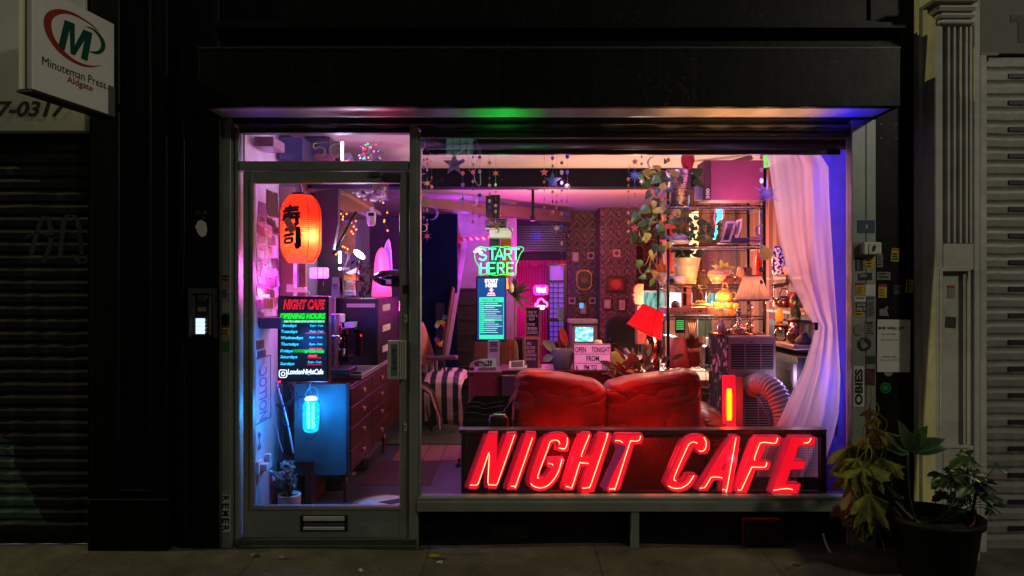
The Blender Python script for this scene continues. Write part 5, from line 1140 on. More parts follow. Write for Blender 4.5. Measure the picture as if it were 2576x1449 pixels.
# white lamp with glare, tube lamp
t = thing('work_lamp', 'bright white lamp head seen through the dusty door glass', 'lamp')
b = B(); p = PT(904, 640, 1.55); b.M = Matrix.Translation(p) @ Matrix.Rotation(math.radians(38), 4, 'Y'); b.sphere((0, 0, 0), 0.052, 14, sx=1.0, sy=0.5, sz=0.42); b.M = None; b.build('bulb', emi('white_glare', '#ffffff', 14), t)
b = B(); b.pt([(904, 655, 1.57), (896, 700, 1.6), (898, 745, 1.62)], 0.006, 0, 6, sub=3); b.build('arm', BLKM, t)
t = thing('tube_lamp', 'white glowing vertical tube lamp by the stacked packets', 'lamp')
b = B(); b.pt([(855, 632, .7), (855, 662, .7)], 0.0085, 0, 10); b.pt([(855, 673, .7), (855, 679, .7)], 0.009, 0, 10); b.build('tube', emi('tube_w', '#e8f8ff', 8), t)
b = B(); b.pt([(855, 620, .7), (855, 745, .7)], 0.0018, 0, 4); b.pt([(855, 622, .7), (843, 634, .7), (855, 630, .7)], 0.002, 0, 4); b.pt([(855, 620, .7), (862, 600, .7), (876, 596, .7), (888, 612, .7)], 0.0015, 0, 4, sub=4); b.build('cord', BLKM, t)
b = B(); b.pt([(868, 634, .72), (876, 640, .72), (874, 655, .72), (868, 670, .72)], 0.004, 0, 6, sub=4); b.pt([(872, 632, .72), (880, 638, .72), (878, 655, .72)], 0.003, 0, 6, sub=4); b.pb(862, 672, 878, 680, .72, .03, .002); one('curled_cable', b, WHT, 'white curled cable and plug beside the tube lamp', 'cable')
# pendant dark foliage behind glass
b = B(); rr = random.Random(2)
for i in range(70):
    px, py = rr.uniform(885, 935), rr.uniform(650, 745); b.leaf(PT(px, py, 2.1), (rr.uniform(-1, 1), rr.uniform(-.5, .5), rr.uniform(-1, .4)), (rr.uniform(-1, 1), -1, 1), 0.045, 0.022)
one('dark_garland', b, mat('garland_d', '#33262c', 0.5, var=0.5), 'dark leafy garland behind the stacked packets', 'garland')
# coffee gear on chest
t = thing('coffee_machine', 'black coffee machine with spout and stand on the pale chest top', 'coffee machine')
b = B(); b.pb(842, 826, 874, 846, 0.95, 0.12, 0.01); b.pb(846, 846, 868, 895, 1.0, 0.08, 0.006); b.pb(840, 895, 878, 912, 0.9, 0.16, 0.006); b.build('body', mat('gloss_blk', '#08080a', 0.12), t)
b = B(); b.pl(855, 0.93, [(13, 908), (14, 900), (14, 880), (12, 876), (9, 875)], 20); b.build('pot', mat('gloss_blk', '#08080a'), t)
t = thing('drinks_tap', 'chrome tap with red handle above the dark box', 'tap')
b = B(); b.pt([(833, 846, .7), (852, 846, .7), (856, 852, .7), (855, 862, .7)], [0.006]*10 if 0 else 0.006, 0, 8, sub=3); b.build('spout', CHROME, t)
b = B(); b.pl(856, 0.7, [(3, 842), (5, 838), (5.5, 826), (4, 818), (2, 815)], 12); b.build('handle', mat('tap_red', '#8f1c28', 0.25, coat=0.5), t)
t = thing('espresso_maker', 'black grinder with a red standby light beside the cabinet', 'grinder')
b = B(); b.pb(891, 834, 912, 900, 1.2, 0.1, 0.012); b.pb(888, 828, 916, 838, 1.18, 0.12, 0.006); b.build('body', mat('gloss_blk', '#08080a'), t)
b = B(); b.sphere(PT(908, 844, 1.19), 0.005, 8); b.build('light', emi('red_led', '#ff1030', 8), t)
b = B(); b.pb(841, 790, 862, 812, 1.3, 0.08, 0.006); one('paper_cup_stack', b, WHT, 'stack of white paper cups on the coffee machine', 'cups')
b = B(); b.poly([(865, 812), (892, 810), (889, 824), (868, 826)], 1.25, 0.1); one('white_tub', b, mat('tub_cyan', '#a9ccd6', 0.4), 'open white plastic tub beside the paper cups', 'tub')
b = B(); b.pb(821, 930, 878, 944, 0.62, 0.25, 0.003); b.pb(876, 935, 908, 950, 0.9, 0.02, 0.003); one('black_tray', b, mat('tray_blk', '#0d0f18', 0.3), 'black plastic tray overhanging the end of the chest', 'tray')
b = B(); b.pb(827, 790, 843, 935, 0.8, 0.12, 0.004); one('bean_hopper', b, mat('hopper', '#463a40', 0.3, var=0.3), 'tall dark dispenser between the hours sign and coffee machine', 'dispenser')
# floor things
t = thing('storage_box', 'dark open box with red side standing on the floor behind the white pot', 'box')
b = B(); x0, x1 = PX(697, .5), PX(772, .5); zt_ = PZ(1161, .5)
b.box(x0, x1+0.03, 0.5, 0.9, zt_-0.012, zt_, 0.002); b.box(x0, x0+0.012, .5, .9, FLOORZ, zt_-.012); b.box(x0, x1, .88, .9, FLOORZ, zt_-.012); b.m = 1; b.box(x1-0.012, x1+0.03, .502, .9, FLOORZ, zt_-.012); b.build('carcass', [mat('box_dk', '#191a26', 0.5), mat('box_red', '#5a1c22', 0.5)], t)
t = thing('jade_plant', 'small jade plant in a plain white pot just inside the door', 'potted plant')
yp2 = 0.30
b = B(); kz = FLOORZ; b.pl(728, yp2, [(23, 1300), (27, 1290), (28, 1246), (28, 1242), (26, 1242), (25, 1250)], 28); b.v = [(x, y_, max(z, FLOORZ)) for x, y_, z in b.v]; b.build('pot', WHT, t)
b = B(); b.pl(728, yp2, [(0.01, 1249), (25.5, 1250)], 20); b.build('soil', mat('soil', '#17120c'), t)
rr = random.Random(9); b = B(); bl = B()
for i in range(11):
    a = rr.uniform(-1, 1); ex = 728+a*46+rr.uniform(-6, 6); ey = rr.uniform(1165, 1215)+abs(a)*6
    yy = yp2+rr.uniform(-.06, .08)
    b.tube(smooth_path([PT(728+a*8, 1248, yp2), PT(728+a*28, (ey+1248)/2+8, yy), PT(ex, ey, yy)], 4), 0.0045, 6)
    for j in range(16):
        u = rr.uniform(0.45, 1.05); c_ = PT(728+a*20+(ex-728-a*20)*u+rr.uniform(-8, 8), 1248+(ey-1248)*u+rr.uniform(-9, 9), yy+rr.uniform(-.03, .03))
        bl.leaf(c_, (rr.uniform(-1, 1), rr.uniform(-.8, .6), rr.uniform(-.4, 1)), (rr.uniform(-.5, .5), -0.6, 1), 0.03, 0.022, 'oval', 0.3, 0.1, 4)
b.build('stem', mat('jade_stem', '#4d4038', 0.7), t); bl.build('foliage', mat('jade_leaf', '#4d5f58', 0.3, var=0.35, coat=0.3), t)
b = B(); b.sup(PT(838, 1222, .9), (0.10, 0.09, 0.055), 0.7, disp=lambda q, p: q+Vector((0, 0, 0.012*noise.noise(p*3)))); one('black_bag', b, mat('bag_blk', '#0d0d12', 0.2), 'slumped black bag on the floor under the chest', 'bag')
b = B(); b.poly([(800, 1190), (845, 1187), (856, 1192), (850, 1204), (828, 1206), (820, 1212), (800, 1204)], 0.85, 0.03); one('folded_cloth', b, mat('cl_mauve', '#6d5a70', 0.8), 'mauve folded cloth lying on the black bag', 'cloth')
b = B(); b.pt([(885, 1197, 1.2), (925, 1170, 1.9)], 0.022, 0, 12); one('paper_roll', b, mat('roll', '#9a8580', 0.7), 'pale paper roll lying under the chest', 'roll')
b = B(); rr = random.Random(6)
b.box(-1.35, -1.05, 1.3, 2.2, FLOORZ, 0.2, 0.03); one('floor_clutter_box', b, mat('clutter', '#0e0d12', 0.6), 'dark box pushed under the chest of drawers', 'box')
b = B(); b.box(-1.05, -0.55, 0.95, 1.62, FLOORZ, FLOORZ+0.003); one('red_mat', b, mat('redmat', '#3a1418', 0.8), 'dark red mat on the grey floor beside the chest', 'mat')
t = thing('round_doormat', 'round white floor sticker with tan rim and black print just inside the door', 'floor sticker')
cx_, cy_ = PX(968, 0.52), 0.52
b = B(); b.lathe((cx_, cy_, FLOORZ), [(0.20, 0.001), (0.20, 0.006), (0.0001, 0.006)], 48); b.build('rim', mat('tan_rim', '#a0864c', 0.6), t)
b = B(); b.lathe((cx_, cy_, FLOORZ), [(0.165, 0.0065), (0.165, 0.009), (0.0001, 0.009)], 48); b.build('face', PAPER, t)
b = B(); b.poly([(940, 1262), (985, 1252), (985, 1262), (960, 1268)], 0.0, 0.01) if 0 else None
b.add([(cx_-0.05, cy_+0.02, FLOORZ+.0105), (cx_+0.04, cy_-0.03, FLOORZ+.0105), (cx_+0.14, cy_+0.04, FLOORZ+.0105), (cx_+0.08, cy_+0.1, FLOORZ+.0105)], [(0, 1, 2, 3)]); b.build('print_mark', mat('darkprint', '#2a2620', 0.6), t)
b = B(); vs, fs = glyphs('PROUD', 0.01, 0); mx = max(v[0] for v in vs); b.add([(cx_+0.0+p/mx*0.14, cy_+0.17+q*0.03/0.7, FLOORZ+0.0075) for p, q in vs], fs, False); b.build('lettering', INK, t)
# transom contents
b = B(); b.box(-1.45, -1.0, 1.25, 1.9, 2.131, 2.28, 0.004); one('storage_crate', b, mat('crate_dk', '#3a2c3c', 0.4, var=0.3), 'dark plastic crate on the high shelf behind the transom', 'crate')
b = B(); b.pt([(861, 357, .5), (861, 402, .5)], 0.008, 0, 10); one('tube_lamp', b, emi('tube_w', '#e8f8ff', 8), 'white glowing tube seen through the transom window', 'lamp')
t = thing('foil_garland', 'silver foil garland with tiny coloured lights behind the transom', 'garland')
b = B(); rr = random.Random(8)
for i in range(140):
    px = rr.uniform(905, 955); py = rr.uniform(360, 404); b.leaf(PT(px, py, 0.8), (rr.uniform(-1, 1), rr.uniform(-1, 1), rr.uniform(-1, .5)), (rr.uniform(-1, 1), -1, .5), 0.04, 0.008, 'lance')
b.build('foil', mat('foil', '#b9b4c8', 0.2, 0.9), t)
for i in range(14):
    b = B(); b.sphere(PT(rr.uniform(912, 945), rr.uniform(362, 402), 0.75), 0.006, 8); b.build('bulb', emi(('gl_g', 'gl_r', 'gl_p')[i % 3], ('#20e060', '#ff3040', '#ff60d0')[i % 3], 2.5), t)
b = B(); b.pb(640, 343, 688, 368, .22, .2, .003); one('hanging_card', b, mat('card_mauve', '#8a6470', .6), 'mauve cardboard flap hanging high behind the transom at left', 'card')
b = B(); b.pb(700, 345, 762, 402, .62, .3, .004); one('storage_crate', b, mat('crate_navy', '#2c3050', .4, var=.4, scale=12), 'navy plastic crate left of the painted house number', 'crate')
b = B(); b.pb(766, 345, 830, 385, .95, .3, .004); one('storage_crate', b, mat('crate_lilac', '#4a4068', .4, var=.4, scale=12), 'dim lilac crate behind the painted house number', 'crate')
b = B(); b.pb(764, 386, 840, 402, .9, .04, .004); one('flat_box', b, mat('flat_pink', '#84505c', .6), 'flat pinkish cardboard box low behind the house number', 'box')
b = B(); b.poly([(862, 386), (880, 384), (888, 402), (858, 402)], .9, .05); one('crumpled_film', b, PLAS, 'crumpled clear film at the foot of the transom tube lamp', 'film')
b = B(); P = [PT(851, 480, 1.25), PT(938, 519, 2.1), PT(945, 537, 2.1), PT(851, 528, 1.25)]; b.add(P+[p+Vector((0.0, 0, .03)) for p in P], [(0, 3, 2, 1), (4, 5, 6, 7), (0, 4, 7, 3), (1, 2, 6, 5), (3, 7, 6, 2)], False)
one('plywood_shelf', b, mat('ply', '#a0724a', .6, var=.2), 'wide plywood shelf seen from below holding the clear plastic bag', 'shelf')
b = B(); b.pb(1003-140, 560, 1003-110, 640, 1.75, .02); one('carved_panel', b, mat('carv', '#6a3a30', .6, var=.4, scale=25), 'reddish carved panel behind the fairy lights', 'panel')
# ================================================================ middle of the room
# stroke font for neon
def arc(cx, cy, rx, ry, a0, a1, n=8): return [(cx+rx*math.cos(math.radians(a0+(a1-a0)*i/n)), cy+ry*math.sin(math.radians(a0+(a1-a0)*i/n))) for i in range(n+1)]
SF = {'S': [arc(.5, .27, .42, .27, -20, -270, 10)+arc(.5, .76, .45, .24, -90, 160, 10)], 'T': [[(0, 0), (1, 0)], [(.5, 0), (.5, 1)]], 'A': [[(0, 1), (.5, 0), (1, 1)], [(.2, .66), (.8, .66)]],
 'R': [[(0, 1), (0, 0), (.6, 0)]+arc(.6, .25, .35, .25, -90, 90, 6)+[(0, .5)], [(.5, .5), (1, 1)]], 'H': [[(0, 0), (0, 1)], [(1, 0), (1, 1)], [(0, .5), (1, .5)]],
 'E': [[(1, 0), (0, 0), (0, 1), (1, 1)], [(0, .5), (.85, .5)]], 'O': [arc(.5, .5, .5, .5, 0, 360, 14)], 'I': [[(.5, 0), (.5, 1)]], 'L': [[(0, 0), (0, 1), (1, 1)]]}
def neon(b, ch, x, y, w, h, yy, r):
    for s_ in SF[ch]: b.tube([PT(x+u*w, y+v*h, yy) for u, v in s_], r, 6)
t = thing('neon_sign', 'green neon sign reading START HERE above the information screen', 'neon sign')
yn = 1.85; b = B()
for ch, x, w in (('S', 1204, 20), ('T', 1229, 19), ('A', 1246, 21), ('R', 1270, 17), ('T', 1288, 19)): neon(b, ch, x, 626, w, 28, yn, 0.0062)
for ch, x in (('H', 1209), ('E', 1230), ('R', 1252), ('E', 1276)): neon(b, ch, x, 661, 16, 27, yn, 0.0062)
b.build('letter_tubes', emi('green_core', '#4dffac', 2.0, light=False), t)
b = B(); b.tube(smooth_path([PT(p, q, yn+.01) for p, q in ((1197, 628), (1206, 621), (1228, 623), (1250, 620), (1264, 622), (1276, 620), (1290, 623), (1312, 621), (1317, 628), (1308, 640), (1303, 655), (1298, 668), (1296, 690), (1280, 692), (1262, 690), (1246, 693), (1224, 689), (1206, 691), (1205, 672), (1196, 655), (1194, 640))], 4), 0.0032, 6, closed=True)
b.build('outline_tube', emi('green_edge', '#12e060', 1.9), t)
t = thing('information_screen', 'tall lit information screen headed START HERE on the post', 'screen')
y = 1.93; b = B(); b.pb(1197, 695, 1274, 859, y, 0.04, 0.004); b.build('frame', BLKM, t)
b = B(); b.pb(1201, 699, 1271, 855, y-0.003, 0.003); b.build('screen', emi('scr_blue', '#0d3f8a', 1.0), t)
def D8(x, y_): return (1140.4+x/5.4, 603.7+y_/5.4)
b = B(); b.text('START', *D8(427, 530), *D8(607, 580), y-0.006, bold=0.05); b.text('HERE', *D8(440, 590), *D8(590, 640), y-0.006, bold=0.05); b.build('title', emi('scr_white', '#ffe8e4', 1.9), t)
b = B(); b.poly([D8(500, 645), D8(532, 645), D8(532, 675), D8(552, 675), D8(516, 712), D8(480, 675), D8(500, 675)], y-0.006, 0.001); b.pb(*D8(470, 716), *D8(562, 734), y-0.006, 0.001); b.pb(*D8(456, 744), *D8(572, 758), y-0.006, 0.001); b.build('arrow', emi('scr_pink', '#ffc0bc', 1.5), t)
b = B(); b.pb(*D8(352, 778), *D8(684, 1345), y-0.005, 0.001); b.build('menu_panel', emi('scr_panel', '#1c5a8c', 0.9), t)
SCG = emi('scr_green', '#30f0a8', 1.25)
b = B(); b.pb(*D8(352, 778), *D8(684, 786), y-0.007, 0.001); b.pb(*D8(352, 1290), *D8(684, 1345), y-0.0065, 0.001); b.pb(*D8(352, 786), *D8(360, 1290), y-0.007, 0.001); b.pb(*D8(676, 786), *D8(684, 1290), y-0.007, 0.001); b.pb(*D8(361, 790), *D8(675, 845), y-0.0062, 0.001)
rr = random.Random(1)
for i in range(15):
    yy = 855+i*28; b.pb(*D8(364, yy), *D8(rr.choice((420, 430, 660)), yy+18), y-0.0062, 0.001)
b.build('menu_bars', SCG, t)
b = B()
for i in range(15): yy = 860+i*28; b.pb(*D8(430, yy), *D8(rr.uniform(560, 668), yy+7), y-0.0075, 0.001)
b.build('menu_lines', emi('scr_lines', '#b0fff0', 1.2), t)
b = B(); b.text('Telephone Menu', *D8(368, 798), *D8(618, 838), y-0.0085, bold=0.01); b.build('menu_title', emi('scr_dark', '#0a6a70', 0.4), t)
# white notice on the post under the screen
b = B(); b.pb(1227, 856, 1256, 928, 1.9, 0.03, 0.002); b.m = 1
for i, (x0, x1) in enumerate(((1231, 1252), (1233, 1250), (1231, 1253), (1231, 1251), (1232, 1252))): b.pb(x0, 860+i*4.6+(3 if i > 2 else 0), x1, 863+i*4.6+(3 if i > 2 else 0), 1.898, 0.001)
one('post_notice', b, [mat('notice_lil', '#9b98b4', 0.6), INK], 'tall pale notice board fixed below the information screen', 'notice')
# amber lampshade + dark palm
b = B(); b.pl(1269, 2.2, [(11, 727), (9, 702), (8.5, 699)], 20); b.f = [f for f in b.f if len(f) == 4]; b.mi = [0]*len(b.f); b.sm = [True]*len(b.f); one('amber_lamp', b, emi('amber_shade', '#ffa040', 1.1), 'small glowing amber lampshade right of the information screen', 'lampshade')
b = B(); rr = random.Random(5)
for i in range(16):
    a = math.radians(rr.uniform(-40, 120)); b.leaf(PT(1290, 745, 2.4), (math.cos(a), rr.uniform(-.5, .2), math.sin(a)), (0, -1, .6), 0.17, 0.03, 'lance', 0.1, 0.6, 6)
one('dark_palm', b, mat('palm_dark', '#1e2a24', 0.5), 'small dark spiky palm behind the information screen', 'plant')
b = B(); b.pl(1286, 2.3, [(0.01, 738), (6, 733), (7, 724), (4, 714), (0.01, 711)], 12); one('white_bird', b, WHT, 'little white ornament beside the dark palm', 'ornament')
# brown chair backs
for px, lab in ((1212, 'rounded orange brown chair back left of the pale notice'), (1276, 'rounded orange brown chair back right of the pale notice')):
    b = B(); b.sup(PT(px+4, 905, 2.5), (0.085, 0.03, 0.19), 0.55); one('dining_chair', b, mat('chair_or', '#5e3418', 0.8, var=0.2, sheen=0.3), lab, 'chair', 'brown dining chairs')
b = B(); b.pb(1290, 848, 1320, 930, 2.8, 0.05, 0.02); one('office_chair', b, BLKM, 'black office chair back behind the letter boards', 'chair')
b = B(); b.pb(1395, 858, 1436, 905, 2.9, 0.05, 0.02); one('office_chair', b, BLKM, 'black office chair back behind the grey plant pot', 'chair')
# bead strings
t = thing('bead_strings', 'strings of small red beads beside the information screen', 'beads')
b = B()
for i in range(46):
    for px in (1284, 1295): b.sphere(PT(px+math.sin(i)*0.3, 820+i*2.3, 1.95), 0.004, 6)
b.build('beads', mat('bead_red', '#a02030', 0.3), t)
b = B(); b.pb(1293, 750, 1297, 825, 2.0, 0.02); b.build('batten', mat('timber_amber', '#9b6233'), t)
# --- table with phone
t = thing('phone_table', 'small side table draped in dark red velvet under the telephone', 'table')
y0 = 1.45; x0, x1 = PX(1178, y0), PX(1262, y0); zt_ = PZ(934, y0)
VEL = mat('velvet_red', '#640c1a', 0.7, var=0.3, scale=6, sheen=0.1, bump=0.5, bs=14)
b = B(); b.box(x0-0.005, x1, y0-0.01, y0+0.33, zt_-0.02, zt_, 0.004); b.build('top', mat('phone_top', '#6d4550', 0.5), t)
b = B()
def dr(u, v):
    per = u*(0.25*2+0.33*2)
    a = u*2*math.pi; cx_, cy_ = (x0+x1)/2, y0+0.16; rx, ry = (x1-x0)/2, 0.17
    sx, sy = math.copysign(abs(math.cos(a))**0.45, math.cos(a)), math.copysign(abs(math.sin(a))**0.45, math.sin(a))
    q = 1+v*0.10+0.05*v*math.sin(a*13)+0.03*v*math.sin(a*7+1)
    return (cx_+rx*sx*q, cy_+ry*sy*q, zt_-0.021-v*(zt_-0.021-FLOORZ-0.016))
b.grid(90, 8, dr); b.build('velvet_drape', VEL, t)
t = thing('telephone', 'old grey corded telephone on the red draped table', 'telephone')
yt = 1.5; zc = zt_
PHN = mat('phone_grey', '#6f6468', 0.4)
b = B(); xa, xb_ = PX(1204, yt), PX(1247, yt); b.add([(xa, yt, zc), (xb_, yt, zc), (xb_, yt+.17, zc), (xa, yt+.17, zc), (xa, yt, zc+.02), (xb_, yt, zc+.025), (xb_, yt+.17, zc+.075), (xa, yt+.17, zc+.07)], [(0,3,2,1),(4,5,6,7),(0,1,5,4),(1,2,6,5),(2,3,7,6),(3,0,4,7)]); b.build('base', PHN, t)
b = B()
for i in range(4):
    for j in range(3): b.box(xa+.045+j*.02, xa+.058+j*.02, yt+.03+i*.025, yt+.045+i*.025, zc+.028+i*.008, zc+.041+i*.008)
b.build('keypad', BLKM, t)
b = B(); b.tube(smooth_path([PT(1186, 929, yt+.03), PT(1190, 915, yt+.05), PT(1203, 909, yt+.05), PT(1218, 912, yt+.05), PT(1224, 919, yt+.04)], 4), [0.02, 0.021, 0.02, 0.018, 0.016, 0.014, 0.013, 0.013, 0.013, 0.013, 0.013, 0.014, 0.015, 0.016, 0.017, 0.018, 0.018][:17], 10); b.build('handset', mat('handset', '#5b5450', 0.35), t)
b = B(); b.tube([PT(1184+2*math.cos(i*1.3), 930+i*0.7, yt+0.02+0.006*math.sin(i*1.3)) for i in range(40)], 0.002, 4); b.build('curly_cord', BLKM, t)
# --- dark red sideboard with items
t = thing('sideboard', 'dark red sideboard behind the leather sofa', 'sideboard')
y0 = 1.5; x0, x1 = PX(1262, y0), PX(1541, y0); zs_ = PZ(931, y0)
b = B(); b.box(x0, x1, y0, y0+0.42, FLOORZ+.05, zs_-0.02, 0.004); b.build('carcass', mat('side_red', '#4a1716', 0.35, var=0.25, stretch=(1, 4, 10)), t)
b = B(); b.box(x0-.01, x1+.01, y0-.012, y0+0.43, zs_-0.02, zs_, 0.003); b.build('top', mat('side_top', '#5a2120', 0.3), t)
b = B(); b.pb(1508, 937, 1535, 948, y0-.004, .004); b.m = 1; b.pb(1514, 939, 1529, 941, y0-.006, .002); b.build('drawer_plate', [mat('plt', '#34161a', 0.4), WHT], t)
b = B(); b.box(PX(1262, 1.38), PX(1300, 1.38), 1.38, 1.49, FLOORZ, zs_-.03); one('side_cabinet', b, mat('cab_grey', '#3a2f3c', 0.5), 'dim grey cabinet beside the red draped table', 'cabinet')
# card reader stand
b = B(); P = [PT(1280, 926, 1.56), PT(1322, 918, 1.56), PT(1330, 930, 1.50), PT(1284, 934, 1.50)]
b.add([(PX(1282, 1.52), 1.52, zs_), (PX(1325, 1.52), 1.52, zs_), (PX(1325, 1.52), 1.66, zs_), (PX(1282, 1.52), 1.66, zs_), (PX(1281, 1.52), 1.52, zs_+.012), (PX(1326, 1.52), 1.52, zs_+.018), (PX(1326, 1.52), 1.66, zs_+.06), (PX(1281, 1.52), 1.66, zs_+.05)], [(0,3,2,1),(4,5,6,7),(0,1,5,4),(1,2,6,5),(2,3,7,6),(3,0,4,7)]); b.m = 1
b.add([(PX(1286, 1.52), 1.528, zs_+.017), (PX(1316, 1.52), 1.528, zs_+.02), (PX(1316, 1.52), 1.64, zs_+.056), (PX(1286, 1.52), 1.64, zs_+.049)], [(0,1,2,3)])
one('card_terminal', b, [WHT, BLKM], 'white wedge shaped card payment terminal on the sideboard', 'card terminal')
# letter boards
def letterboard(x0, y0p, x1, y1p, y, rows, label, fc, bg):
    t = thing('letter_board', label, 'letter board')
    b = B(); b.pb(x0, y0p, x1, y0p+4, y, .025, .002); b.pb(x0, y1p-4, x1, y1p, y, .025, .002); b.pb(x0, y0p+4, x0+4, y1p-4, y, .025, .002); b.pb(x1-4, y0p+4, x1, y1p-4, y, .025, .002); b.build('frame', fc, t)
    b = B(); b.pb(x0+4, y0p+4, x1-4, y1p-4, y+.012, .006); b.build('felt', bg, t)
    b = B()
    for st_, a, c, d_, e in rows: b.text(st_, a, c, d_, e, y+.008, bold=0.01)
    b.build('letters', mat('letter_white', '#d9d4e4', 0.5, bump=0), t)
FR = mat('lb_wood', '#8a5e50', 0.5); FELT = mat('felt_black', '#10101a', 0.9, bump=0.2)
def D6(x, y_): return (1039.8+x/3.375, 670.8+y_/3.375)
rows = []
for st_, x0, y0p, x1, y1p in (('PLEASE TAP', 972, 375, 1048, 398), ('YOURSELF IN', 966, 405, 1053, 428), ('BELOW', 982, 433, 1030, 456), ('£7 ENTRY', 968, 480, 1034, 502), ('PER PERSON', 970, 512, 1050, 542), ('(£20 ON FRIDAYS)', 955, 548, 1056, 580)): rows.append((st_, *D6(x0, y0p), *D6(x1, y1p)))
letterboard(1321, 772, 1359, 849, 1.58, rows, 'black letter board asking visitors to tap themselves in, upper of the two', FR, FELT)
rows = []
for st_, x0, y0p, x1, y1p in (('FREE', 966, 640, 1000, 668), ('TEA, COFFEE', 958, 676, 1034, 704), ('& BISCUITS', 962, 708, 1030, 736), ('(IN DRAWERS', 960, 742, 1044, 768), ('BEHIND YOU)', 960, 774, 1040, 800)): rows.append((st_, *D6(x0, y0p), *D6(x1, y1p)))
letterboard(1319, 850, 1357, 930, 1.56, rows, 'grey letter board offering free tea and coffee, lower of the two', mat('lb_wood2', '#a77a70', 0.5), mat('felt_grey', '#3a3b4e', 0.9))
b = B(); b.pb(1358, 852, 1362, 930, 1.57, 0.05); one('board_stand', b, mat('stand_red', '#a83a4a', 0.5), 'reddish wooden upright behind the two letter boards', 'stand')
b = B(); b.box(PX(1322, 1.55), PX(1374, 1.55), 1.52, 1.62, zs_, zs_+.006); one('base_plate', b, mat('plate_pink', '#b59aa0', 0.6), 'thin pale plate under the letter boards', 'plate')
# grey pot plant
t = thing('potted_plant', 'calathea with a red leaf in a round pale grey pot on the sideboard', 'potted plant')
b = B(); b.pl(1415, 1.6, [(16, 931), (22, 925), (27, 905), (28, 892), (25, 878), (23, 877), (22, 882)], 28); b.build('pot', mat('pot_grey', '#5f6a74', 0.6, var=0.1), t)
lfg = mat('leaf_grey', '#6f8a7a', 0.5, var=0.3); lfr = mat('leaf_redstripe', '#b5402c', 0.5, var=0.5, scale=50); lfd = mat('leaf_dullred', '#7a1f28', 0.5)
b = B(); b.leaf(PT(1412, 815, 1.6), (-.12, 0, 1), (0, -1, .1), 0.15, 0.05, 'oval', .25, .1, 8); b.leaf(PT(1420, 870, 1.62), (-.12, 0, 1), (0, -1, 0), 0.17, 0.045, 'lance', .2, .1); b.leaf(PT(1397, 882, 1.6), (-.5, -.3, .5), (0, -1, .5), 0.12, 0.08); b.leaf(PT(1392, 896, 1.56), (-1, -.2, -.3), (0, -1, .5), 0.09, 0.06); b.leaf(PT(1400, 875, 1.6), (-1, 0, .4), (0, -1, .6), .14, .03, 'lance'); b.build('green_leaf', lfg, t)
b = B(); b.leaf(PT(1426, 872, 1.58), (-.3, 0, 1), (0, -1, 0), 0.16, 0.06, 'oval', .2, .1, 8); b.build('red_leaf', lfr, t)
b = B(); b.leaf(PT(1408, 872, 1.6), (0, 0, 1), (0, -1, 0), 0.13, 0.035, 'lance'); b.leaf(PT(1426, 878, 1.6), (1, -.3, .3), (0, -1, 1), 0.1, 0.04); b.leaf(PT(1430, 882, 1.6), (.7, -.3, .6), (0, -1, 1), 0.1, 0.04); b.build('red_leaf', lfd, t)
b = B()
for p in ((1412, 815), (1426, 872), (1408, 872)): b.pt([(1415, 882, 1.6), (p[0], p[1], 1.6)], 0.003, 0, 5)
b.build('stem', mat('stem_red', '#7a3038', 0.5), t)
# light box
t = thing('light_box', 'pink lit cinema light box reading OPEN TONIGHT FROM 6 PM TO 3 AM', 'light box')
y = 1.53; b = B(); b.pb(1443, 866, 1537, 936, y, 0.05, 0.004); b.build('case', mat('lbx_case', '#a04a68', 0.5), t)
b = B(); b.pb(1445, 868, 1535, 934, y-.002, .002); b.build('panel', emi('lbx_pink', '#f08ac0', 0.55, '#d8a0c0'), t)
b = B(); b.pb(1445, 890, 1535, 891.5, y-.004, .002); b.pb(1445, 913, 1535, 914.5, y-.004, .002); b.build('rail', mat('lbx_rail', '#9a5c80', 0.4), t)
b = B(); b.text('OPEN', 1447, 873, 1474, 887, y-.005, bold=.02); b.text('TONIGHT', 1488, 873, 1534, 887, y-.005, bold=.02); b.text('FROM', 1475, 895, 1507, 909, y-.005, bold=.02); b.text('6', 1448, 918, 1454, 931, y-.005, bold=.02); b.text('PM TO', 1469, 918, 1502, 931, y-.005, bold=.02); b.text('3AM', 1513, 918, 1536, 931, y-.005, bold=.02); b.build('letters', INK, t)
b = B(); b.pl(1504, 1.75, [(11, 872), (11, 862), (8, 856), (0.01, 854)], 16); one('white_dome', b, WHT, 'white domed gadget peeping over the light box', 'gadget')
# toilet neon
t = thing('neon_sign', 'small magenta neon toilet sign on the pink curtain', 'neon sign')
yn = 4.9; b = B()
for ch, x in zip('TOILE', (1348, 1353.5, 1360, 1363, 1369)): neon(b, ch, x+1, 724, 4.4, 11, yn, 0.012)
b.build('letter_tubes', emi('mag_core', '#ff9af0', 5), t)
b = B(); b.tube([PT(*p, yn+.01) for p in rrect(1344, 719, 1378, 740, 5)], 0.010, 6, closed=True); b.build('outline_tube', emi('mag_edge', '#ff20b0', 4), t)
t = thing('neon_sign', 'small pink cloud shaped neon lamp below the toilet sign', 'neon sign')
b = B(); b.tube([PT(*p, yn) for p in [(1349, 772)]+arc(1352, 768, 5, 5, 90, 270)+arc(1361, 760, 8, 8, 180, 350)+arc(1371, 766, 6, 6, 290, 450)], 0.013, 6, closed=True); b.build('cloud_tube', emi('pink_cl', '#ff50a0', 5), t)
b = B()
for px in (1355, 1361, 1367): b.tube([PT(px, 768, yn-.02), PT(px-1, 778, yn-.02)], 0.014, 6)
b.build('drop_tube', emi('pink_cl2', '#ffd0e8', 6), t)
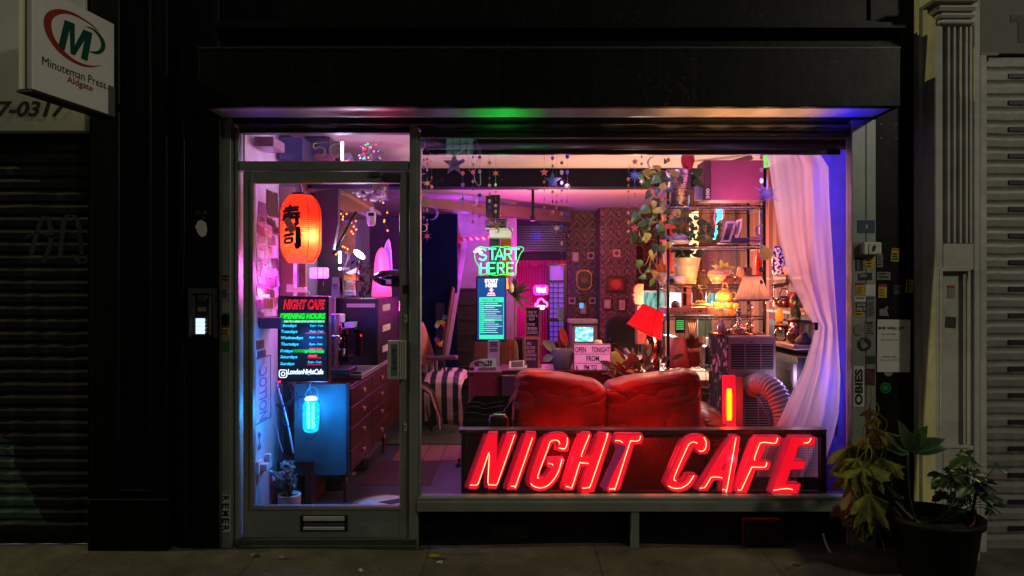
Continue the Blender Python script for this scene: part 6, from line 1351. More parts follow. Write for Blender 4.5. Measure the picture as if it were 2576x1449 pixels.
# --- TV
t = thing('television', 'small old box television with glowing blue picture in front of the wallpaper', 'television')
y = 3.9; b = B(); b.pb(1438, 817, 1504, 866, y, 0.3, 0.01); b.build('case', mat('tv_beige', '#7a6f6a', 0.5), t)
TV = bpy.data.materials.new('tv_picture'); tt = NT(TV); tc = tt.n('TexCoord').outputs['Object']
n_ = tt.n('TexNoise', None, Vector=tc, Scale=22.0, Detail=6.0).outputs[0]; cc = tt.ramp(n_, [(0.3, col('#1878b8')), (0.5, col('#7ae0f8')), (0.65, col('#ffffff'))])
tt.end(tt.n('Emission', None, Color=cc, Strength=2.0).outputs[0]); TV.cycles.emission_sampling = 'NONE'
b = B(); b.grid(10, 8, lambda u, v: Vector((PX(1447+45*u, y-.004), y-.004-.012*math.sin(math.pi*u)*math.sin(math.pi*v), PZ(859-36*v, y-.004)))); b.build('screen', TV, t)
b = B(); b.pb(1432, 804, 1504, 814, y-.02, 0.28, 0.004); one('video_recorder', b, mat('vcr', '#8a7f84', 0.5), 'flat grey video recorder on top of the television', 'video recorder')
b = B(); b.pb(1400, 866, 1570, 960, 3.7, 0.6, 0.01); one('dark_desk', b, mat('desk_dk', '#1c1318', 0.5), 'dark desk carrying the old television', 'desk')
b = B(); b.sup(PT(1568, 850, 3.7), (0.19, 0.12, 0.24), 0.45, disp=lambda q, p: q+Vector((0.0, -0.012*math.sin(q.x*120), 0))); one('wing_chair', b, mat('chair_plum', '#0c0507', 0.9), 'dark plum buttoned high back chair before the wallpaper', 'armchair')
# --- pictures on wallpaper
GOLD = mat('frame_gold', '#8f6a40', 0.35, 0.5, var=0.2); FRW = mat('frame_wood', '#4a1c18', 0.4)
PIC = [mat('pic_cream', '#b59a8c', 0.6, var=0.15, scale=30), mat('pic_dark', '#1a1418', 0.4, var=0.8, scale=20), mat('pic_red', '#8c2a22', 0.4, var=0.6, scale=14), mat('pic_bw', '#cdbcae', 0.6)]
def picture(x0, y0p, x1, y1p, y, fm, pm, fw, label, inner=None, octo=False):
    t = thing('picture', label, 'picture', 'framed pictures on the wallpaper')
    def oc(a, c, d_, e, k_): return [(a+k_, c), (d_-k_, c), (d_, c+k_), (d_, e-k_), (d_-k_, e), (a+k_, e), (a, e-k_), (a, c+k_)]
    b = B(); k_ = (x1-x0)*0.25 if octo else 0.01
    b.poly([oc(x0, y0p, x1, y1p, k_), oc(x0+fw, y0p+fw, x1-fw, y1p-fw, k_*0.9)[::-1]], y-.03, .03); b.build('frame', fm, t)
    b = B(); b.poly(oc(x0+fw, y0p+fw, x1-fw, y1p-fw, k_*0.9), y-.015, .01); b.build('image', pm, t)
    if inner: b = B(); a = inner; b.poly(arc((x0+x1)/2, (y0p+y1p)/2, a[0], a[1], 0, 360, 12)[:-1] if a[2] == 'o' else [((x0+x1)/2-a[0], (y0p+y1p)/2-a[1]), ((x0+x1)/2+a[0], (y0p+y1p)/2-a[1]), ((x0+x1)/2+a[0], (y0p+y1p)/2+a[1]), ((x0+x1)/2-a[0], (y0p+y1p)/2+a[1])], y-.017, .002); b.build('motif', a[3], t)
def DW(x, y_): return (1375.2+x/5.4, 603.7+y_/5.4)
def pw(a, c, d_, e, y, *r, **k_): picture(*DW(a, c), *DW(d_, e), y, *r, **k_)
RB = PIC[2]; y1_, y2_ = 5.6, 5.2
pw(330, 148, 452, 310, y1_, FRW, PIC[0], 3, 'tall red framed botanical print, top left on the wallpaper', inner=(5, 9, 'r', PIC[3]))
pw(555, 168, 645, 258, y1_, PIC[0], PIC[3], 1.5, 'small square rose print, top right of the left wallpaper strip', inner=(6, 6, 'o', mat('rose_d', '#4a2026', 0.6)))
pw(402, 405, 618, 680, y1_, GOLD, PIC[1], 3.2, 'octagonal gilt framed dark landscape on the left wallpaper strip', inner=(9, 8, 'o', mat('pic_or', '#7a4a34', 0.5)), octo=True)
pw(298, 782, 392, 872, y1_, PIC[0], PIC[3], 1.5, 'small square flower print left of the red shield', inner=(6, 5, 'o', mat('rose_d', '#4a2026')))
pw(580, 782, 668, 868, y1_, PIC[0], PIC[3], 1.5, 'small square flower print right of the red shield', inner=(6, 5, 'o', mat('rose_d', '#4a2026')))
pw(440, 845, 555, 1022, y1_, FRW, PIC[0], 3, 'red framed print with a blue reflection above the television', inner=(5, 8, 'r', PIC[3]))
pw(902, 128, 1002, 230, y2_, PIC[0], PIC[3], 1.8, 'square pale botanical print high on the chimney breast', inner=(6, 6, 'o', RB))
pw(808, 488, 1085, 715, y2_, FRW, PIC[2], 7, 'wide red framed picture with warm glow on the chimney breast', inner=(12, 12, 'o', mat('pic_glow', '#c8453a', 0.5)))
pw(762, 790, 888, 945, y2_, FRW, PIC[0], 2.5, 'small framed oval portrait on the chimney breast', inner=(4.5, 8, 'o', PIC[3]))
pw(965, 795, 1080, 965, y2_, FRW, PIC[3], 2.5, 'small framed print with grey mount right of the oval portrait', inner=(4, 8, 'r', PIC[0]))
pw(1155, 60, 1335, 330, y1_, GOLD, PIC[1], 3.2, 'octagonal gilt framed dark picture behind the trailing vine', octo=True)
b = B(); b.poly([DW(*p) for p in ((420, 760), (490, 700), (545, 760), (530, 830), (480, 845), (430, 830))], y1_-.05, .05); b.m = 1; b.sphere(PT(*DW(485, 735), y1_-.06), .02, 8); one('wall_shield', b, [FRW, mat('brass_dull', '#b0703c', 0.3, 0.7)], 'dark red shield ornament with brass tip between two flower prints', 'ornament')
b = B(); b.pb(*DW(445, 855), *DW(500, 928), y1_-.045, .01); one('blue_reflection', b, emi('bl_refl', '#58b0e8', 1.2), 'tiny glowing blue patch standing for a reflection in the red framed print', 'screen')  # glowing patch stands for the blue reflection on the print
# --- striped recliner
t = thing('deck_chair', 'garden recliner with green and white striped cushions behind the mullion', 'garden chair')
STR = stripes('deck_stripes', '#101c18', '#d8bcac', 9.5, 0, 0.0)
ych = 2.65
def DC(x, y_): return (1039.8+x/4.153, 791.6+y_/4.153)
b = B()
def seat(u, v):
    x = PX(1060+104*u-3*v, 2.7)
    # profile: seat top going forward then rolling down
    prof = [(3.35, 0.60), (3.15, 0.61), (2.9, 0.615), (2.72, 0.60), (2.66, 0.54), (2.66, 0.42), (2.69, 0.30), (2.72, 0.20)]
    q = v*(len(prof)-1); i = min(int(q), len(prof)-2); f_ = q-i
    y_ = prof[i][0]+(prof[i+1][0]-prof[i][0])*f_; z_ = prof[i][1]+(prof[i+1][1]-prof[i][1])*f_
    return (x+0.01*math.sin(v*9), y_, z_-0.03*abs(2*u-1)**4+0.008*math.cos(v*14*math.pi/2))
b.grid(24, 42, seat); b.grid(24, 42, lambda u, v: Vector(seat(u, 1-v))+Vector((0, 0.05, -0.05))); b.build('cushion', STR, t)
b = B(); b.grid(10, 20, lambda u, v: PT(*DC(88+(120+10*v)*u+(1-v)*0, 500+120*v+10*math.sin(u*3)), 3.3-0.03*math.sin(u*math.pi))); b.build('back_cushion', STR, t)
b = B()
def throw(u, v):
    L_ = [(60, 75), (125, 80), (150, 150), (165, 240), (190, 330), (220, 420), (230, 455), (150, 530)]
    q = v; xr = 100+130*min(1, (v*1.15))**0.8; return PT(*DC(60+(xr-60)*u, 75+v*(445-60*(1-u)*0)+0), 3.05-0.06*math.sin(u*4+v*3))
b.grid(14, 20, throw); b.build('pink_throw', mat('throw_pink', '#b06a5c', 0.9, var=0.3, scale=12, sheen=0.4), t)
b = B(); ap = [DC(150, 450), DC(240, 455), DC(370, 448), DC(455, 447)]
b.pt([(p[0], p[1], 2.9-0.05*i) for i, p in enumerate(ap)], 0.022, 0, 8, sub=3); b.pt([(*DC(235, 470), 2.9), (*DC(240, 640), 2.9)], 0.018, 0, 8); b.pt([(*DC(90, 600), 3.0), (*DC(130, 598), 3.0)], 0.02, 0, 8); b.build('arm', mat('arm_plast', '#7a5f68', 0.4), t)
b = B(); b.pt([(*DC(320, 490), 3.1), (*DC(330, 640), 3.1)], 0.012, 0, 6); b.pt([(1070, 1000, 2.7), (1085, 1085, 2.65)], 0.012, 0, 6); b.pt([(1150, 1040, 2.7), (1062, 1085, 2.9)], 0.012, 0, 6); b.build('frame', BLKM, t)
t2 = thing('striped_blanket', 'dark green blanket with pale edges hanging off the recliner', 'blanket')
b = B()
def bl(u, v):
    a = [DC(88, 700), DC(150, 700), DC(215, 790), DC(260, 930), DC(305, 1080), DC(300, 1210)]; c_ = [DC(60, 790), DC(90, 790), DC(160, 830), DC(205, 950), DC(255, 1090), DC(270, 1200)]
    q = v*5; i = min(int(q), 4); f_ = q-i
    A_ = [a[i][k_]+(a[i+1][k_]-a[i][k_])*f_ for k_ in (0, 1)]; C_ = [c_[i][k_]+(c_[i+1][k_]-c_[i][k_])*f_ for k_ in (0, 1)]
    return PT(A_[0]+(C_[0]-A_[0])*u, A_[1]+(C_[1]-A_[1])*u, 2.55+0.03*math.sin(u*6))
b.grid(10, 40, bl); b.build('cloth', mat('blanket_pale', '#9c7a70', 0.9, var=0.5, scale=25, sheen=0.4), t2)
b = B(); b.pb(1062, 985, 1085, 1075, 2.75, 0.3, 0.03); one('dark_footstool', b, BLKM, 'dark object in shadow under the recliner', 'footstool')
# lei garland + navy strip post
t = thing('flower_garland', 'colourful artificial flower garland on the navy partition', 'garland')
rr = random.Random(3)
for i in range(13):
    a = math.radians(-70+i*26.7); px, py = 1109+13*math.cos(a), 838+28*math.sin(a)
    if i in (9, 10): px, py = 1118, 790+i
    b = B()
    for j in range(7): a2 = j*0.9+rr.random(); b.leaf(PT(px, py, 3.5), (math.cos(a2), -.4, math.sin(a2)), (0, -1, .2), 0.03, 0.02)
    b.build('flower', mat(('f_y', 'f_r', 'f_p', 'f_g', 'f_b', 'f_w')[i % 6], ('#c8a820', '#b83028', '#8a3a9a', '#4a9a3a', '#2a50a8', '#c8c8d8')[i % 6], 0.7), t)
b = B(); b.pb(1096, 762, 1117, 1000, 3.52, 0.05); one('navy_post', b, mat('navy_post', '#0e1330', 0.5), 'dark navy post behind the flower garland', 'post')
# --- sofa
LEA = mat('red_leather', '#800b07', 0.48, 0, var=0.25, scale=7, bump=0.0, spec=.35)
lt_ = NT.__new__(NT); lt_.t = LEA.node_tree
_p = [n for n in LEA.node_tree.nodes if n.type == 'BSDF_PRINCIPLED'][0]
_tc = lt_.n('TexCoord').outputs['Object']; _mp = lt_.n('Mapping', None, Vector=_tc, Scale=(2.6, 2.6, 6)).outputs[0]
_n1 = lt_.n('TexNoise', None, Vector=_mp, Scale=1.0, Detail=1.2, Distortion=1.0).outputs[0]
_r = lt_.m('ABSOLUTE', lt_.m('SUBTRACT', _n1, 0.5)); _r = lt_.m('POWER', lt_.m('MULTIPLY', _r, 2.0), 0.4)
_n2 = lt_.n('TexVoronoi', None, Vector=_tc, Scale=160.0).outputs[0]
_h = lt_.m('ADD', _r, lt_.m('MULTIPLY', _n2, 0.05))
LEA.node_tree.links.new(lt_.n('Bump', None, Strength=0.55, Distance=0.05, Height=_h).outputs[0], _p.inputs['Normal'])
t = thing('sofa', 'red leather two seater sofa seen from behind with slumped back cushions', 'sofa')
def ysc(px, y): return PX(px, y)
b = B(); ysf = 0.55
x0, x1 = PX(1292, ysf), PX(1805, ysf)
b.sup(((x0+x1)/2, ysf+0.32, 0.36), ((x1-x0)/2-0.03, 0.32, 0.27), 0.28, 64, 28, lambda q, p: q+Vector((0, 0.012*noise.noise(Vector((p.x*4, p.z*3, 0))), 0.01*noise.noise(Vector((p.x*5, 1, 0)))))); b.build('back', mat('leather_smooth', '#6c0d09', .3, bump=.1, bs=150, var=.15), t)
for px, lab in ((1318, 'l'), (1778, 'r')):
    b = B(); b.sup((PX(px, .9), ysf+0.45, 0.42), (0.10, 0.45, 0.20), 0.6, 24, 18); b.build('arm', LEA, t)
def cush(px0, px1, top, bot, y, seed, skew):
    b = B(); cx_ = PX((px0+px1)/2, y); rx = (PX(px1, y)-PX(px0, y))/2; zc = (PZ(top, y)+PZ(bot, y))/2; rz = (PZ(top, y)-PZ(bot, y))/2
    rr = random.Random(seed)
    def dp(q, p):
        q = q+Vector((0, 0, skew*p.x*0.055*(p.z*.5+.5)-0.012*abs(p.x)**3))
        w = 0.0
        for kx, kz, ph, am in ((1.6, 3, 0, .6), (3, 5, 2, .3)):
            nn = noise.noise(Vector((p.x*kx*0.5+seed, p.z*kz*0.5+p.x*2, ph))); w += am*(1-abs(nn)*4)
        # radiating pulls from the top seam
        a = math.atan2(p.z-1.1, p.x-0.5*skew); w += 0.4*math.sin(a*11+4*noise.noise(p*1.2))*max(0, 0.9-abs(p.z-0.5))
        nrm_ = Vector((p.x*0.3, p.y, p.z*0.5)); 
        if nrm_.length > 0: nrm_.normalize()
        return q+nrm_*0.013*w
    b.sup((cx_, y+0.13, zc), (rx*1.04, 0.15, rz*1.06), 0.30, 84, 56, dp); return b
c1 = cush(1300, 1524, 951, 1096, 0.46, 3, -0.7).build('back_cushion', LEA, t)
c2 = cush(1527, 1763, 952, 1098, 0.46, 8, 0.9).build('back_cushion', LEA, t)
for c_, px0, px1, t0, t1 in ((c1, 1306, 1519, 962, 984), (c2, 1533, 1757, 984, 962)):
    b = B(); P = []
    for i in range(25):
        u = i/24; P.append(PT(px0+(px1-px0)*u, t0+(t1-t0)*u+4*math.sin(u*9)-6*math.sin(u*math.pi), .452-.012*math.sin(u*math.pi)))
    b.tube(P, .0035, 6); b.build('piping', mat('piping_red', '#5c0e0c', .5), c_)
# black trays on black stand
t = thing('letter_tray', 'glossy black stacked trays with a wavy divider left of the sofa', 'tray')
y = 0.32; TB = mat('tray_gloss', '#0c0a12', 0.12, var=0.1, bump=0)
b = B(); x0, x1 = PX(1163, y), PX(1288, y); zb_ = PZ(1082, y); zt_ = PZ(1046, y)
b.add([(x0, y, zb_), (x1, y, zb_), (x1, y+.38, zb_), (x0+.02, y+.38, zb_), (x0+.005, y, zt_), (x1, y, zt_), (x1, y+.38, zt_+.06), (x0+.05, y+.38, zt_+.06)], [(0,3,2,1),(0,1,5,4),(1,2,6,5),(2,3,7,6),(3,0,4,7)], False); b.build('body', TB, t)
def DT(x, y_): return (1039.8+x/3.375, 670.8+y_/3.375)
for i, (yy, oy) in enumerate(((0.36, 0), (0.5, -52), (0.62, -90))):
    b = B(); b.tube(smooth_path([PT(*DT(p, q+oy), yy) for p, q in ((430+i*18, 1248), (520+i*12, 1240), (600, 1262), (680, 1248), (760, 1236), (790-i*8, 1230))], 4), 0.004, 6); 
    P = smooth_path([PT(*DT(p, q+oy), yy) for p, q in ((430+i*18, 1248), (520+i*12, 1240), (600, 1262), (680, 1248), (760, 1236), (790-i*8, 1230))], 4)
    n0 = len(P); b.add(P+[Vector((p.x, p.y, zb_)) for p in P], [(k_, k_+1, n0+k_+1, n0+k_) for k_ in range(n0-1)], True); b.build('divider', TB, t)
b = B(); b.poly([DT(860, 1120), DT(905, 975), DT(905, 985), DT(795, 1160), DT(790, 1155)], 0.45, 0.004); b.poly([DT(852, 1120), DT(768, 1235), DT(766, 1222), DT(846, 1112)], 0.4, 0.004); one('papers', b, mat('papers_lil', '#a79fb5', 0.7), 'two pale sheets leaning out of the black trays against the sofa', 'paper')
b = B(); b.sup(PT(1254, 1062, 0.30), (0.062, 0.04, 0.05), 0.6); one('red_bowl', b, mat('redglass', '#3c0812', 0.1, coat=0.5), 'dark red glossy bowl before the black trays', 'bowl')
b = B(); b.box(PX(1166, .3), PX(1290, .3), 0.27, 0.5, FLOORZ, zb_-.003, .006); one('tray_stand', b, CASE, 'black box stand carrying the trays behind the neon sign case', 'box')
b = B(); b.sphere(PT(1152, 1170, 0.3), 0.018, 10); b.sphere(PT(1154, 1158, 0.31), 0.014, 10); one('red_knobs', b, mat('redknob', '#5a1218', 0.3), 'pair of dark red knobs at the left edge of the sign case', 'knob')  # two dark red knobs beside the sign case
b = B(); b.pt([(1191, 633, 1.8), (1206, 632, 1.8), (1214, 636, 1.8)], .008, 0, 8); b.pt([(1196, 627, 1.8), (1210, 626, 1.8)], .006, 0, 8); one('magenta_strip', b, emi('mag_hot', '#ff7cff', 7), 'short blazing magenta light strip crossing the first letter of the green neon', 'lamp')
# ================================================================ right of the room
WOOD = planks('old_boards', ['#3a1d12', '#6e3d26', '#93604a', '#7a7068', '#a8563c'], 0.085, 'x', 0.6)
b = B(); b.box(PX(1668, 3.1), 2.25, 3.1, 3.16, 0, CEIL); one('board_wall', b, WOOD, 'wall of weathered upright boards behind the wire rack', 'wall')
b = B(); b.box(2.19, 2.245, 0.9, 3.1, 0, 2.44); one('board_cladding', b, planks('old_boards_y', ['#3a1d12', '#6e3d26', '#93604a', '#b06048'], 0.085, 'y', 0.6), 'weathered board cladding on the right wall', 'cladding')
t = thing('mirror', 'wood framed mirror on the board wall reflecting violet light', 'mirror')
b = B(); b.box(PX(1764, 3.0), PX(1860, 3.0), 3.0, 3.05, PZ(790, 3.0), PZ(620, 3.0), .005); b.build('mirror_glass', mat('mirror_g', '#a8a2b8', 0.04, 1.0, var=0, bump=0), t)
b = B(); b.pb(1757, 612, 1763, 798, 2.98, .05, .003); b.pb(1861, 612, 1870, 798, 2.98, .05, .003); b.pb(1763, 612, 1861, 619, 2.98, .05, .003); b.build('frame', FRW, t)
# angled ceiling boards at upper right
b = B(); P = [PT(1738, 435, 1.9), PT(1890, 388, 1.6), PT(1895, 400, 1.6), PT(1765, 440, 1.9)]; b.add(P+[p+Vector((0, .04, 0)) for p in P], [(0, 3, 2, 1), (4, 5, 6, 7), (0, 4, 7, 3), (1, 2, 6, 5), (0, 1, 5, 4), (3, 7, 6, 2)], False); one('loose_board', b, mat('bulk_brown', '#6b564d'), 'thin pale board slanting under the ceiling behind the pink box', 'board')
# --- wire rack
t = thing('wire_rack', 'black wire shelving rack with zigzag edges right of the sofa', 'shelving')
RX0, RX1, RY0, RY1 = 1.115, 1.80, 1.2, 1.54
RK = mat('rack_black', '#0d0c10', 0.35, 0.5)
for xx, yy in ((RX0, RY0), (RX0, RY1), (RX1, RY0), (RX1, RY1)):
    b = B(); b.cyl((xx, yy, FLOORZ), (xx, yy, 2.10), 0.0115, 10)
    for k_ in range(70): b.cyl((xx, yy, 0.1+k_*0.028), (xx, yy, 0.103+k_*0.028), 0.0125, 10) if k_ % 2 else None
    b.build('post', RK, t)
SH = [PZ(517, RY0), PZ(617, RY0), PZ(717, RY0), PZ(795, RY0)-0.005, PZ(926, RY0), 0.35]
for z in SH:
    b = B()
    for yy in (RY0, RY1): b.cyl((RX0, yy, z), (RX1, yy, z), 0.003, 6); b.cyl((RX0, yy, z-0.022), (RX1, yy, z-0.022), 0.003, 6)
    for xx in (RX0, RX1): b.cyl((xx, RY0, z), (xx, RY1, z), 0.003, 6); b.cyl((xx, RY0, z-0.022), (xx, RY1, z-0.022), 0.003, 6)
    n = 26; P = [(RX0+(RX1-RX0)*i/n, RY0, z-(0.022 if i % 2 else 0)) for i in range(n+1)]; b.tube(P, 0.002, 4)
    P = [(RX0, RY0+(RY1-RY0)*i/12, z-(0.022 if i % 2 else 0)) for i in range(13)]; b.tube(P, 0.002, 4)
    for i in range(26): x = RX0+(RX1-RX0)*(i+.5)/26; b.cyl((x, RY0, z+.001), (x, RY1, z+.001), 0.0016, 4)
    b.build('shelf', RK, t)
yR = 1.3
def on(z): return z+0.004
# tubes under shelves
for nm, a, c, py, label in (('', 1684, 1772, 523, 'left pale tube light under the top rack shelf'), ('', 1798, 1902, 523, 'right pale tube light under the top rack shelf'), ('', 1678, 1905, 624, 'long pale tube light under the second rack shelf')):
    b = B(); b.pt([(a, py, 1.25), (c, py, 1.25)], 0.009, 0, 10); one('tube_light', b, mat('tube_diff', '#a78fb8', 0.3), label, 'tube light')
# top shelf: steel bucket with pothos
t = thing('bucket_planter', 'brushed steel bucket with trailing vine and red cone on the top rack shelf', 'potted plant')
zT = SH[0]; b = B(); kx_ = PX(1709, yR); kk = sc(yR)
b.lathe((kx_, yR+.02, 0), [(25*kk, zT+.005), (31.5*kk, PZ(432, yR)), (32.5*kk, PZ(431, yR)), (32.5*kk, PZ(428, yR)), (30*kk, PZ(428, yR)), (28*kk, PZ(440, yR))], 36)
for py in (452, 489): b.lathe((kx_, yR+.02, 0), [(r_*kk, PZ(py+dy, yR)) for r_, dy in ((30.5-(py-431)*.07, 1.5), (31.3-(py-431)*.07, 0), (30.5-(py-431)*.07, -1.5))], 36)
b.build('bucket', mat('bucket_steel', '#9a98a4', 0.28, 0.95, var=0.1, stretch=(1, 1, 12)), t)
b = B(); b.pl(1730, 1.34, [(7, 436), (12, 422), (17, 405), (17, 396), (13, 386), (0.01, 380)], 20); b.build('cone', mat('cone_red', '#b0102c', 0.3), t)
VN = [mat('pothos_green', '#4f7a38', 0.35, var=0.45, scale=14, coat=0.2, leafy=.35), mat('pothos_yellow', '#a0a050', 0.35, var=0.3, leafy=.4), mat('pothos_dark', '#2c4a28', 0.35, var=0.35, leafy=.25)]
VS = mat('vine_stem', '#8a6a50', 0.5)
rr = random.Random(21)
def VL(x, y_): return (1475.8+x/3.6, 322+y_/3.6)
LVS = [(600, 410, 60, 200, 1), (640, 360, 70, 150, 1), (710, 300, 45, 100, 0), (545, 510, 95, 215, 2), (800, 410, 80, 10, 1), (1010, 400, 90, 40, 2), (1010, 500, 90, 330, 2), (600, 440, 60, 170, 2), (680, 470, 60, 250, 2), (640, 580, 60, 260, 2), (560, 600, 80, 250, 2), (610, 690, 60, 270, 1), (690, 690, 60, 290, 0), (525, 740, 100, 200, 0), (440, 810, 90, 230, 2), (650, 745, 70, 180, 1), (820, 775, 80, 300, 1), (900, 750, 50, 20, 2), (500, 870, 70, 200, 2), (530, 900, 60, 250, 2), (425, 1000, 80, 270, 2), (770, 850, 60, 0, 0), (860, 830, 60, 20, 2), (640, 930, 60, 280, 2), (700, 990, 60, 10, 2), (940, 830, 50, 340, 2), (1040, 870, 80, 300, 2), (1120, 920, 80, 300, 2), (620, 1090, 80, 250, 2), (690, 1100, 60, 270, 0), (475, 1230, 70, 250, 0), (620, 1330, 60, 260, 1), (510, 1350, 60, 180, 0), (590, 1400, 60, 230, 0), (1210, 860, 60, 60, 2), (560, 1290, 55, 200, 0), (750, 560, 60, 200, 2), (700, 440, 70, 90, 2), (850, 470, 60, 300, 2)]+[(rr.uniform(490, 760), rr.uniform(380, 1150), rr.uniform(45, 85), rr.uniform(150, 330), i % 3) for i in range(26)]+[(rr.uniform(780, 1180), rr.uniform(760, 960), rr.uniform(35, 60), rr.uniform(0, 360), 2) for i in range(12)]
b = B()
for pts in ([(760, 410), (640, 400), (560, 600), (600, 720), (760, 840)], [(720, 430), (680, 600), (640, 720), (740, 800), (770, 840)], [(760, 840), (640, 850), (540, 900), (480, 920), (500, 1000), (620, 1010)], [(650, 830), (560, 870), (470, 780)], [(570, 1150), (540, 1230), (480, 1260), (500, 1320), (560, 1290), (580, 1180)], [(590, 1160), (620, 1250), (650, 1280)], [(700, 1000), (780, 980), (820, 940)], [(750, 700), (700, 760), (660, 700), (600, 640)], [(770, 1410), (860, 1480), (930, 1500)], [(1010, 1420), (1060, 1530), (1080, 1560), (1120, 1480)], [(940, 730), (1010, 730), (1050, 820), (1060, 900)]):
    b.pt([(*VL(*p), 1.22+0.04*math.sin(p[0])) for p in pts], 0.0028, 0, 5, sub=5)
b.build('vine', VS, t)
for x, y_, s_, a, m in LVS:
    px, py = VL(x, y_); yy = rr.uniform(1.12, 1.24); b = B(); r_ = math.radians(a); L_ = s_/3.6*sc(yy)*1.15
    d = Vector((math.cos(r_), rr.uniform(-.5, .1), math.sin(r_))); b.leaf(PT(px, py, yy)-d*L_*0.5, d, (rr.uniform(-.6, .6), -1, rr.uniform(0, .8)), L_*1.1, L_*0.85, 'heart', 0.3, 0.25, 8); b.build('leaf', VN[m], t)
b = B(); b.pb(1788, 403, 1921, 503, 1.26, 0.2, 0.003); b.m = 1; b.pb(1772, 403, 1787.5, 503, 1.26, 0.2, 0.003)
one('pink_box', b, [mat('box_pink', '#94486a', 0.6, var=0.12, scale=4), mat('box_side', '#54303a', 0.7)], 'large pink cardboard box on the top rack shelf', 'box')
b = B(); b.pb(1750, 468, 1769, 503, 1.3, .05); one('white_canister', b, mat('canister', '#7a6f86', 0.4), 'greyish canister between the steel bucket and the pink box', 'canister')
b = B(); b.pb(1775, 471, 1786, 503, 1.255, .004); b.m = 1; b.text('500', 1776, 474, 1785, 500, 1.253, rot=1, bold=.03); one('box_label', b, [INK, PAPER], 'black label reading 500 sideways at the end of the pink box', 'label')
# second shelf
z2 = SH[1]
t = thing('butter_dish', 'white domed butter dish on the second rack shelf', 'dish')
b = B(); b.pl(1707, 1.28, [(27, 612), (30, 608), (30, 606), (20, 605)], 24); b.build('plate', WHT, t)
b = B(); b.pl(1707, 1.28, [(22, 605), (22, 596), (15, 590), (8, 588), (3, 587), (4, 583), (0.01, 581)], 24); b.build('dome', mat('dome', '#9a8aa4', 0.4), t)
t = thing('neon_sign', 'blue and red neon tube sign behind the second rack shelf', 'neon sign')
b = B(); yy = 1.9; b.pt([(1806, 521, yy), (1808, 545, yy), (1805, 562, yy)], 0.012, 0, 8); b.pt([(1814, 521, yy), (1816, 545, yy), (1811, 562, yy)], .006, 0, 8); b.pt([(1804, 568, yy), (1802, 585, yy), (1796, 602, yy)], .009, 0, 8); b.build('cyan_tube', emi('cy_neon', '#30d8ff', 7), t)
b = B(); b.pt([(1803, 521, yy+.02), (1797, 545, yy+.02), (1800, 566, yy+.02)], .004, 0, 6, sub=3); b.pt([(1818, 521, yy+.02), (1821, 540, yy+.02), (1815, 556, yy+.02)], .004, 0, 6, sub=3); b.build('red_tube', emi('red_neon2', '#ff3040', 5), t)
b = B(); b.pt([(1735, 535, 2.6), (1757, 530, 2.6), (1757, 602, 2.6), (1738, 606, 2.6), (1735, 600, 2.6)], .003, 0, 4) if 0 else None
b.poly([(1735, 537), (1757, 529), (1757, 645), (1746, 654), (1735, 640)], 2.6, .02); one('lit_window', b, emi('warm_pane', '#ffe6a0', 1.5), 'tall glowing pale yellow panel behind the rack', 'lamp')
t = thing('photo_frame', 'photo frame seen from behind leaning on the second rack shelf', 'photo frame')
b = B(); b.poly([[(1812, 610), (1826, 556), (1852, 557), (1849, 572), (1838, 608)], [(1819, 604), (1831, 562), (1846, 562), (1833, 604)][::-1]], 1.27, .012); b.build('frame', mat('fr_grey', '#8a7a94', 0.4), t)
b = B(); b.poly([(1819, 604), (1831, 562), (1846, 562), (1833, 604)], 1.275, .006); b.poly([(1838, 584), (1850, 598), (1848, 603), (1836, 596)], 1.28, .02); b.build('back', BLKM, t)
b = B(); b.poly([(1852, 554), (1867, 549), (1865, 575), (1857, 598), (1849, 598), (1854, 575)], 1.3, .003); b.m = 1; b.poly([(1856, 560), (1863, 556), (1860, 575), (1855, 592), (1852, 590)], 1.298, .002); one('marbled_card', b, [PAPER, mat('marble_b', '#4a5a70', 0.6, var=0.5, scale=50)], 'curled blue and white marbled card beside the photo frame', 'card')
b = B(); b.pb(1812, 598, 1886, 612, 1.28, .1, .003); one('indigo_book', b, mat('indigo_bk', '#1d1640', 0.5), 'indigo book lying on the second rack shelf', 'book')
for i in range(4):
    b = B(); b.pb(1887, 596+i*3.9, 1912, 599.3+i*3.9, 1.28, .1, .001); one('booklet', b, mat('bk%d' % i, ('#7a5a78', '#a07890', '#5c3c58', '#94708c')[i], .6), ('topmost thin booklet of the pile by the right rack post', 'second thin booklet from the top by the right rack post', 'third thin booklet from the top by the right rack post', 'lowest thin booklet of the pile by the right rack post')[i], 'booklet', 'booklets piled on the second rack shelf')
# trailing ivy on second/third shelves
t = thing('ivy_plant', 'dark ivy spreading across the second rack shelf', 'plant')
b = B(); rr = random.Random(12)
for i in range(60):
    px = rr.uniform(1690, 1805); py = 560+30*rr.random()+abs(px-1745)*0.1+rr.uniform(-14, 30); s_ = rr.uniform(.02, .042); b.leaf(PT(px, py, rr.uniform(1.4, 1.55)), (rr.uniform(-1, 1), rr.uniform(-.6, .3), rr.uniform(-1, .7)), (rr.uniform(-.5, .5), -1, .5), s_*1.3, s_, 'heart')
b.build('leaves', VN[2], t)
b = B()
for i in range(9): b.pt([(1742+rr.uniform(-6, 6), 606, 1.5), (1742+rr.uniform(-35, 40), 575, 1.5), (1742+rr.uniform(-50, 60), 560+rr.uniform(-20, 30), 1.5)], 0.0016, 0, 4, sub=3)
b.build('stem', mat('ivy_stem', '#2a1d16', .7), t)
